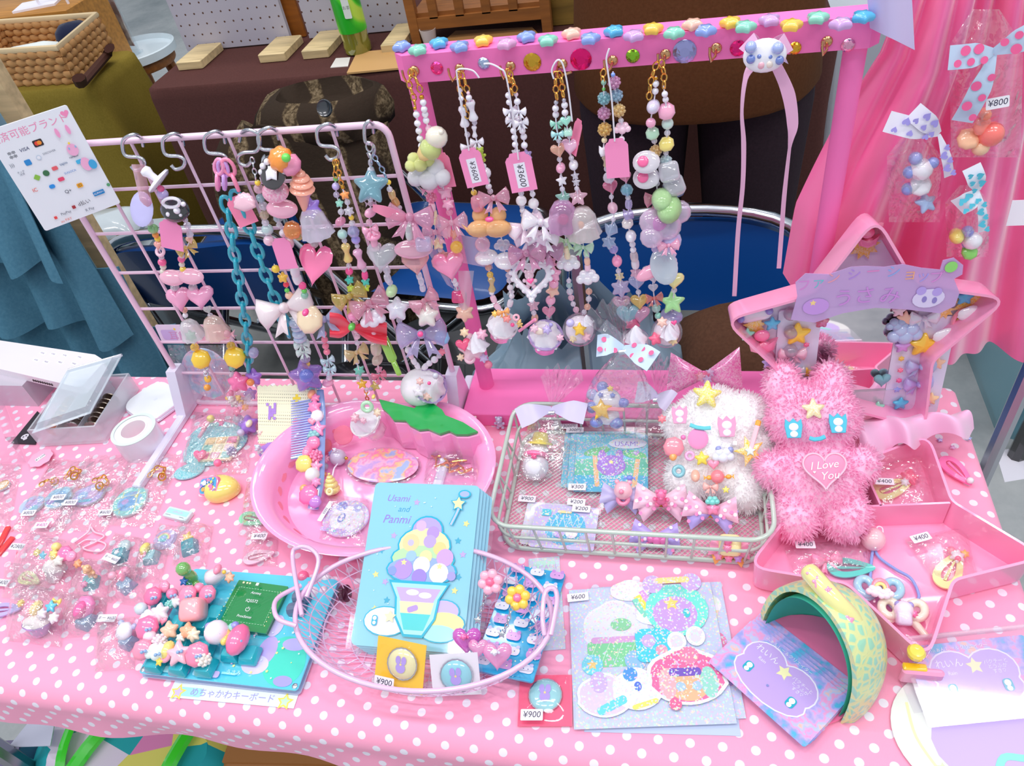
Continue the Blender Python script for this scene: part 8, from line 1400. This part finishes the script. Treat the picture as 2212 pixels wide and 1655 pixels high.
for x,y in ((2098,680),(2044,728)):put('rainbow_cloud',G(lf(x,y,.013)@MM).puff(cloud(22,17),7),mat('gloss','#f4f0f8'),lid)
bo=[(1708,690),(1722,640),(1718,610),(1740,590),(1790,592),(1838,576),(1870,574),(1910,576),(1950,570),(1990,578),(2030,582),(2036,562),(2060,556),(2080,572),(2078,592),(2060,602),(2072,632),(2062,660),(2030,676),(1960,668),(1890,664),(1820,676),(1760,696)]
bn=put('name_banner',G(LM@MM).prism([lp(x,y,.031)for x,y in bo][::-1],31,31.8),mat('acrylic','#d6b4ea',.35),lid,smooth=None);q=Pr(LM,31.9)
for ch,x,y,c in zip('ファンシーショップ',(1736,1768,1800,1845,1886,1930,1966,1994,2022),(618,612,602,594,588,588,594,598,600),('#d88ad4','#6cc8d4','#f0a0b0','#b48ae0','#e488c8','#8cb0ec','#f4b088','#a8a0ec','#dc90d8')):q.text(*lp(x,y,.032),12,ch,c)
for ch,x,y in zip('うさみ',(1822,1868,1922),(646,640,640)):q.text(*lp(x,y,.032),18,ch,'#cf8edc')
q.circ(*lp(1762,662,.032),11,'#c898e4',8).star(*lp(1756,654,.032),3,'#f8d890').circ(*lp(2005,644,.032),13,'#ddd2f4',9).circ(*lp(1990,628,.032),4,'#b8a0e8').circ(*lp(2024,630,.032),4,'#b8a0e8').circ(*lp(1996,646,.032),2,'#9080c8',3).circ(*lp(2018,648,.032),2,'#9080c8',3).circ(*lp(2054,576,.032),5,'#90dc70').build(bn,'gloss','lettering')
def fr_(u,v):p=LM@Vector((.002+.104*u,-.088-.0*v,.022));e=T(1858+250*u,990-60*u,.036);q2=p.lerp(e,v);return tuple(q2+Vector((.004*sin(u*9)*v,-.008*sin(u*17)*(.35+.65*v),.006*sin(u*17+1)*(.3+v)+.012*sin(pi*v))))
put('satin_frill',G().sheet(fr_,70,14),mat('satin','#f6bce0'),lid,smooth=80)
# ------------------------------------------------------------------ pink rabbit plush lying in the star box
PB=frame_xy(T(1760,985,.060),(1,.06,0),(0,-.60,.80));rp_=plush('pink_rabbit_plush','fluffy pink rabbit plush with blue felt eyes sitting in the star box',PB,[((0,.034,.004),(.040,.032,.026)),((-.024,.066,0),(.016,.022,.014)),((.018,.066,0),(.016,.022,.014)),((0,-.018,0),(.040,.036,.026)),((-.036,-.012,.004),(.016,.017,.015)),((.038,-.008,.004),(.015,.016,.014)),((-.020,-.052,0),(.021,.024,.019)),((.022,-.052,0),(.021,.024,.019))],'#fecbe6',.0065,7500,(0,-.3,0),5)
zb=PB.to_3x3()@Vector((0,0,1))
def pb(px,py,off=.030):r=Vector(_ray(px,py));o=Vector((0,0,TZ+CH));p0=PB@Vector((0,0,off));return frame_xy(o+r*((p0-o).dot(zb)/r.dot(zb)),PB.to_3x3()@Vector((1,0,0)),zb)
for x,y in ((1714,928),(1810,917)):paw_eye(rp_,pb(x,y,.033),0,0,0,15,'#5cc4dc')
put('star_patch',G(pb(1757,884,.034)@MM).puff(star(10,5.4,5,90,1),3),mat('glitter','#f2d898'),rp_);put('felt_mouth',G(pb(1764,946,.035)@MM).tube([(-6,0,0),(-2,-1.4,.3),(3,-.8,.3),(7,1,0)],1.9,8,False,.6),mat('matte','#62c8de'),rp_)
hm_=pb(1782,1018,.032);hp2=put('heart_patch',G(hm_@MM).puff(heart(17.5),3),mat('matte','#f89cc0'),rp_);put('heart_lace',G(hm_@MM).tube([(x*1.04,y*1.04,0)for x,y in heart(17.5,60)],1.1,6,True),mat('matte','#fbc4da'),hp2,smooth=60);Pr(hm_,1.9).text(-1,5,9.5,'I Love','wh',6,.3).text(3,-4,9.5,'You','wh',6,.3).heart(-9,-1,1.2,'wh').build(hp2,name='lettering')
# ------------------------------------------------------------------ clips and hair ties in the star box
hairclip('cream snap clip with a red cherry jewel in the upper compartment',(1928,1055),28,'#f0efa2',42,dz=.006,toppers=[('C','#ff6f92',19,2,17),('o','#ff8aa8',22,6,9),('F','#f4f4fa',12,-1,9)]);bag('clear bag with two 400 yen stickers around the cherry clip',[(1885,1108),(2030,1098),(2020,975),(1868,985)],.010,[(.27,.86,'¥400',0),(.18,.38,'¥400',0)],.004)
hairclip('turquoise snap clip with a pink bow in the star box',(1838,1228),4,'#5ed0c4',40,dz=.006,toppers=[('B','#ff9cc0',-19,6,22)]);bag('clear bag with a 400 yen sticker around the turquoise clip',[(1712,1248),(1880,1240),(1875,1158),(1695,1185)],.008,[(.22,.84,'¥400',4)],.004)
hairclip('cream snap clip with a flower parrot jewel at the right of the star box',(2052,1232),58,'#f1f0a6',42,dz=.006,toppers=[('F','#f8f4f8',14,0,13),('o','#ff6f92',12,-1,6),('F','#ffc850',20,-4,8),('o','#ff90a8',17,6,7)]);bag('clear bag with a 400 yen sticker around the flower clip',[(2025,1265),(2110,1240),(2085,1140),(1952,1165)],.009,[(.18,.86,'¥400',22)],.004)
ht=item('hair_tie','blue cord hair tie with a pearly pink ball and a rainbow bow','hair tie',(1890,1165),.005);put('ball',G().ell(tuple(T(1886,1165,.012)),.0105,20,14),mat('gloss','#f6ccd4'),ht);put('cord',G().tube(spline([T(x,y,.006)for x,y in [(1888,1182),(1900,1205),(1935,1230),(1968,1250),(1985,1285),(1978,1300),(1965,1303)]],6),.0013),mat('cloth','#98a8e4'),ht,smooth=60);put('cord',G().tube(spline([T(x,y,.006)for x,y in [(1886,1182),(1882,1215),(1880,1250)]],6),.0013),mat('cloth','#98a8e4'),ht,smooth=60)
put('string',G().tube(spline([T(x,y,.014)for x,y in [(1890,1185),(1905,1160),(1906,1142),(1896,1138),(1890,1150)]],6),.0007),mat('matte','wh'),ht,smooth=60)
def loop_bow(label,px,c,deco_,spotc=None):
    t=item('bow_hair_tie',label,'hair tie',px,.006);x,y=px
    for s,dx,dy in ((-1,-34,-8),(1,36,2)):put('bow_loop',G().tube([T(x+s*12+dx*(.5-.5*cos(a)),y+dy*(.5-.5*cos(a))+17*sin(a),.012)for a in [2*pi*i/24 for i in range(24)]],.0036,8,True),mat('gloss',c),t,smooth=60)
    for s,dx,dy in ((-1,-44,34),(1,52,58)):put('bow_tail',G().tube([T(x+s*10,y+12,.010),T(x+dx*.6,y+dy*.6,.009),T(x+dx,y+dy,.008)],[.0034,.0034,.0028],8),mat('gloss',c),t,smooth=60)
    for k,cc,dx,dy,z,dz in deco_:deco(t,x+dx,y+dy,dz,k,cc,z)
    return t
loop_bow('pale blue loop bow hair tie with a rainbow and cloud',(1898,1272),'#a8d8ec',[('R','#ff9cb0',4,-4,15,.018),('R','#f8e48c',4,-2,10,.020),('L','#f4f0f8',-8,6,13,.02),('L','#f4f0f8',16,12,12,.02)]);loop_bow('cream loop bow hair tie with a white bear charm',(1950,1318),'#f4efd8',[('o','#f0ecf8',2,0,15,.02),('G','#e6e0f4',2,18,14,.019),('o','#a4a0dc',-10,-12,6,.022),('o','#a4a0dc',16,-10,6,.022),('F','#ff80b4',24,8,7,.02)])
# ================================================================== melon card holder, business cards
A_,B_=T(1645,1350),T(1815,1562);mc=(A_+B_)/2;R_=(B_-A_).length/2;dx_=(B_-A_).normalized();nx=Vector((-dx_.y,dx_.x,0));nx=nx if nx.x>0 else-nx
MH=Matrix(((dx_.x,nx.x,0,mc.x),(dx_.y,nx.y,0,mc.y),(0,0,1,TZ+.001),(0,0,0,1)))
mh=thing('melon_card_holder','half melon shell card holder with yellow netted green rind and pink floor','card holder',mc)
def rind(q):
    v=q.n('ShaderNodeTexVoronoi',{'Vector':q.coord('Object'),'Scale':130.0},feature='DISTANCE_TO_EDGE').outputs[0];n=q.noise(16,3,q.coord('Object')).outputs[0]
    return q.surf(q.pr(c=q.ramp(v,[(.10,lin('#dfe4a0')[:3]),(.19,lin('#a2dcbc')[:3])]),r=.35,coat=.3,n=q.bump(v,.3,.002)))
def mel(u,v,k):s=sin(pi*u)**.75;f=v*pi/2;return tuple(MH@Vector((R_*k*cos(pi*u),k*s*(.0115*cos(f)+.058*sin(f)),k*s*.083*cos(f))))
put('rind',G().sheet(lambda u,v:mel(u,v,1.0),40,16,.005),custom('melon_rind',rind),mh,smooth=70)
put('inner_lining',G().sheet(lambda u,v:mel(u,v,.93),40,16),mat('matte','#46c0a8'),mh,smooth=70)
put('pink_floor',G(MH).prism([(R_*.97*cos(pi*i/20),.056*sin(pi*i/20))for i in range(21)]+[(-R_*.8,-.02),(R_*.9,-.022)],.0,.003),mat('gloss','#ff78ac'),mh,smooth=None)
vn=put('vine_handle',G().tube(spline([T(1742,1228,.092),T(1772,1262,.092),T(1806,1300,.088),T(1838,1335,.078),T(1858,1372,.066)],6),[.005,.0066]+[.0072]*20+[.0076]*3,12),mat('gloss','#f1ec9c'),mh,smooth=60);put('vine_stem',G().tube([T(1800,1312,.060),T(1806,1300,.086)],.008,12),mat('gloss','#f1ec9c'),mh,smooth=60)
for x,y,s in ((1752,1240,4),(1768,1258,5),(1790,1275,3),(1818,1312,6),(1832,1342,5)):put('pink_spot',G(frame_z(T(x,y,.097-max(0,x-1790)*.0003),(.1,-.5,.85))@MM).puff(lobes(s,5,.2,20),1.4),mat('gloss','#f99cc0'),vn)
def bizcard(label,bl,br,dz,o,full=False,grp='business cards in the melon holder',M=None):
    if M is None:M=frame_xy(T(*bl,dz),T(*br,dz)-T(*bl,dz))
    t=thing('business_card',label,'business card',M.to_translation(),grp);w,h=91,55;put('card_sheet',G(M@MM).prism(xf(rrect(w,h,2.5),w/2,h/2),0,.6),custom('pastel_collage',lambda q:q.surf(q.pr(c=q.ramp(q.noise(75,4,q.coord('Object')).outputs[0],[(.36,lin('#58b8e4')[:3]),(.44,lin('#a8a4ec')[:3]),(.5,lin('#c8b4f0')[:3]),(.55,lin('#f09cd0')[:3]),(.62,lin('#b8c8f4')[:3]),(.7,lin('#f8c0b0')[:3])]),r=.25,coat=.4))),t,smooth=None)
    if full:
        q=Pr(M,.7);[[q.circ(x,y,r+d,c,r2+d)for x,y,r,r2 in ((30,33,17,15),(58,32,18,15),(44,20,31,15))]for d,c in ((1.2,'#eeeafc'),(0,'#c6a8ea'))];q.star(46,36,6.5,'#f2efb8').text(28,39,7,'れいん','wh').text(28,32,4,'Rain','wh').text(62,34,3.6,'パクチーと\nとうふが\nすき♡','wh').text(40,50,3.6,'ふぁんしー＆クリエイター','wh')
        for x in (24,64):q.rect(x,20,7,9,'#1cb0c8',2.5).circ(x,21.5,2.4,'wh').circ(x,17.5,2,'wh')
        q.circ(44,18,1,'#8890d0').build(t,'gloss','lettering')
a0_=T(1530,1432);a1_=T(1724,1604)
for o,(dx,dy)in enumerate(((26,30),(16,14),(8,6),(0,0))):bizcard(['lowest business card of the fan in the melon holder','third business card down in the melon fan','second business card down in the melon fan','top business card of the fan, cloud print facing up'][o],(1530+dx,1430-dy*.6),(1724+dx*1.0,1604-dy*.9),.004+.0016*o,o,o==3)
Mc=frame_xy(T(2012,1560,.006),T(2212,1540,.006)-T(2012,1560,.006))@RX(.18);bizcard('business card with a cloud print inside the clear stand',None,None,0,0,True,'business cards on show',Mc)
hd=thing('card_stand','clear acrylic stand over a business card at the table corner','card stand',Mc.to_translation());put('front_plate',G(Mc@MM).prism(xf(rrect(100,64,2),46,28),1.6,3.2),mat('acrylic','#f4eef8',.96),hd,smooth=None);put('top_rim',G(Mc@MM).box((46,61,0),(102,3,7),.8),mat('acrylic','#f4eef8',.7),hd);put('foot_plate',G(Mc@RX(-.18)@MM).box((44,22,-4),(104,26,2)),mat('acrylic','#f4eef8',.9),hd,smooth=None)
rs=item('round_sticker','large glossy round sticker with lilac print at the table corner','sticker',(2120,1590));M=TR(T(2130,1592,.0016));put('sticker_disc',G(M@MM).prism(circ(64,48,52),0,.6),mat('gloss','#eef2ea'),rs,smooth=None);Pr(M,.7).circ(8,-6,46,'#cdb6ee',34).line([(-50,20),(-48,-6),(-36,-30)],2,'#f4f0b8').star(-14,14,4,'#e8f48c').star(-34,-26,4,'#d8f0c0').line([(0,-30),(8,-14),(26,-12),(40,2)],5,'#90e8d4').build(rs,'gloss')
# ================================================================== pink satin hanging with gift charms
SY_=.640
def sat(px,py,u):return V(px,py,SY_+.014*sin(u*9)-.03*(1-min(1,u*2.2)))
def satin(u,v):
    L=np.interp(v,[0,.25,.55,.78,1],[1950,1900,1795,1724,1695]);Rr=np.interp(v,[0,1],[2285,2215]);x=L+(Rr-L)*u;y=-60+v*np.interp(u,[0,.35,.6,1],[668,790,800,850])
    p=V(x,y,SY_);return (p.x,p.y+.022*sin(u*13+v*2.5)*(.4+.6*v)+.006*sin(u*41+3*v)-.02*(1-u)*(1-v),p.z)
sh_=thing('satin_drape','hot pink satin cloth hanging in folds behind the star box lid','cloth',V(1950,700,SY_));put('satin_cloth',G().sheet(satin,90,40,.0008),custom('pink_satin',lambda q:q.surf(q.pr(c=q.mix(q.noise(5,2,q.coord('Object')).outputs[0],lin('#fc4c9c'),lin('#ff86be')),r=.27,sh=.8,an=.5,sp=1.0,coat=.3,cr=.25))),sh_,smooth=80)
put('rail',G().tube([V(1880,-75,SY_+.002),V(2620,-95,SY_+.002)],.006),mat('metal','#c8c8d0'),sh_);put('rail_post',G().tube([(V(2620,-95,SY_).x,SY_+.004,0),V(2620,-95,SY_+.004)],.009),mat('metal','#c8c8d0'),sh_)
lr=put('lilac_ribbon',G().sheet(lambda u,v:tuple(V(1872+95*u+8*v,-30+90*v+60*u*v-12*u,SY_-.045-.008*sin(4*u))),10,8,.0004),mat('satin','#cfc2ee'),sh_,smooth=80)
def hang(label,cx,top,bot,w,rib,rc,spot,bits,price=None,shape='circ'):
    Y=SY_-.036;t=thing('hanging_gift_bag',label,'bag',V(cx,bot,Y),'gift bags hanging on the satin')
    put('film',G().sheet(lambda u,v:tuple(V(cx+(u-.5)*w*(1.0 if v>.25 else.35+2.6*v)*(1.1-.1*v),top+(bot-top)*v,Y-.010*sin(pi*u)*sin(pi*v)-.002*sin(17*u+9*v))),24,24),mat('film'),t,smooth=80)
    for (x0,y0,x1,y1,ww)in rib:
        a,b=V(x0,y0,Y-.012),V(x1,y1,Y-.016);d=b-a;n=Vector((0,-1,.3));s=d.cross(n).normalized()*ww*mpp(a)/2
        put('ribbon',G().sheet(lambda u,v:tuple(a+d*u+s*(2*v-1)*(.3+.7*min(1,u*2.2))+n*.005*sin(pi*u)),10,5,.0004),mat('satin',rc),t,smooth=80);q=Pr(frame_xy(a,d,s.cross(d)if s.cross(d).y<0 else d.cross(s)),6.2);L=d.length*1000
        for i in range(5):(q.heart if shape=='heart' else q.circ)(L*(.28+.15*i),(-1)**i*ww*mpp(a)*240,3.4 if i%2 else 2.6,spot)
        q.build(t)
    for k,c,x,y,z in bits:bead(k,c,'p',V(x,y,Y-.004),z*1.4*mpp(V(x,y,Y)),t)
    if price:p=V(*price[1],Y-.018);sticker(t,None,0,price[0],15,8,M=frame_xy(p,(1,0,.15),(0,-1,.3)))
    return t
hang('gift bag with a strawberry print ribbon and coral snail charm',2130,20,340,150,[(2146,112,2050,125,50),(2146,112,2250,60,50),(2146,118,2078,262,46)],'#c2d8f0','#f4649c',[('o','#ff7a70',2140,290,38),('K','#ff8a7c',2122,272,30),('e','#ff9070',2128,246,22),('K','#ffc49c',2092,300,34),('o','#ffd0a8',2118,318,26)],('¥800',(2155,222)))
hang('gift bag with a lilac heart ribbon and blue bear charm',1975,290,480,110,[(2028,288,1916,262,44),(2028,288,1972,240,40),(2028,290,2050,380,20)],'#ece8f6','#a89ce8',[('o','#f2f0f8',1990,366,34),('K','#f2f0f8',1988,400,34),('o','#8c9ce0',1965,372,20),('o','#a0a8e0',1978,342,20),('o','#8c9ce0',1962,408,20),('S','#a8c0e8',2000,438,30),('o','#90a0e0',2015,352,18)],None,'heart')
hang('gift bag with a white heart ribbon and small bear on a green base',2090,400,555,90,[(2112,412,2068,448,44),(2112,412,2122,500,18),(2112,412,2098,360,36)],'#eef0fa','#58c8e0',[('o','#f0eef6',2100,520,28),('o','#8c90d8',2090,500,18),('o','#8c90d8',2088,526,14),('K','#8ad860',2094,544,26),('e','#f0dc70',2066,510,26)],None,'heart')
put('white_tag',G(frame_xy(V(2200,460,SY_-.03),(1,0,0),(0,-1,.2))@MM).box((0,0,0),(14,22,.5)),mat('paper','#f2eef8'),None,smooth=None,label='white paper tag at the edge of the pink satin',cat='tag')
hairclip('pink oval barrette with a clear stone on the polka dots beside the star box',(2066,1018),-62,'#ff7cb8',38,'barrettes',.004,[('x','#f4eef4',16,0,7)],0)
for k,(x,y,c)in enumerate(((2030,952,'#b8a4f0'),(2092,948,'#8fa8f0'),(2058,968,'#f0a0e0'))):put('glitter_star',G(TR(T(x,y,.001))@RZ(k)@MM).puff(star(3.4,1.8),2,1),mat('glitter',c),None,label=['lilac glitter star on the cloth below the satin frill','blue glitter star nearest the table corner','pink glitter star just above the oval barrette'][k],cat='glitter star',group='glitter stars on the cloth')
sb2=thing('small_box','small white box with a pink lid behind the grid panel foot','box',(GX0-.02,GY+.03,TZ));put('box_body',G(TR(GX0-.016,GY+.026,TZ)@RZ(.3)@MM).box((0,0,12),(22,14,22),1),mat('paper','#f2eef6'),sb2);put('lid',G(TR(GX0-.016,GY+.026,TZ)@RZ(.3)@MM).box((0,0,26),(23,15,8),1),mat('paper','#f49cc0'),sb2)
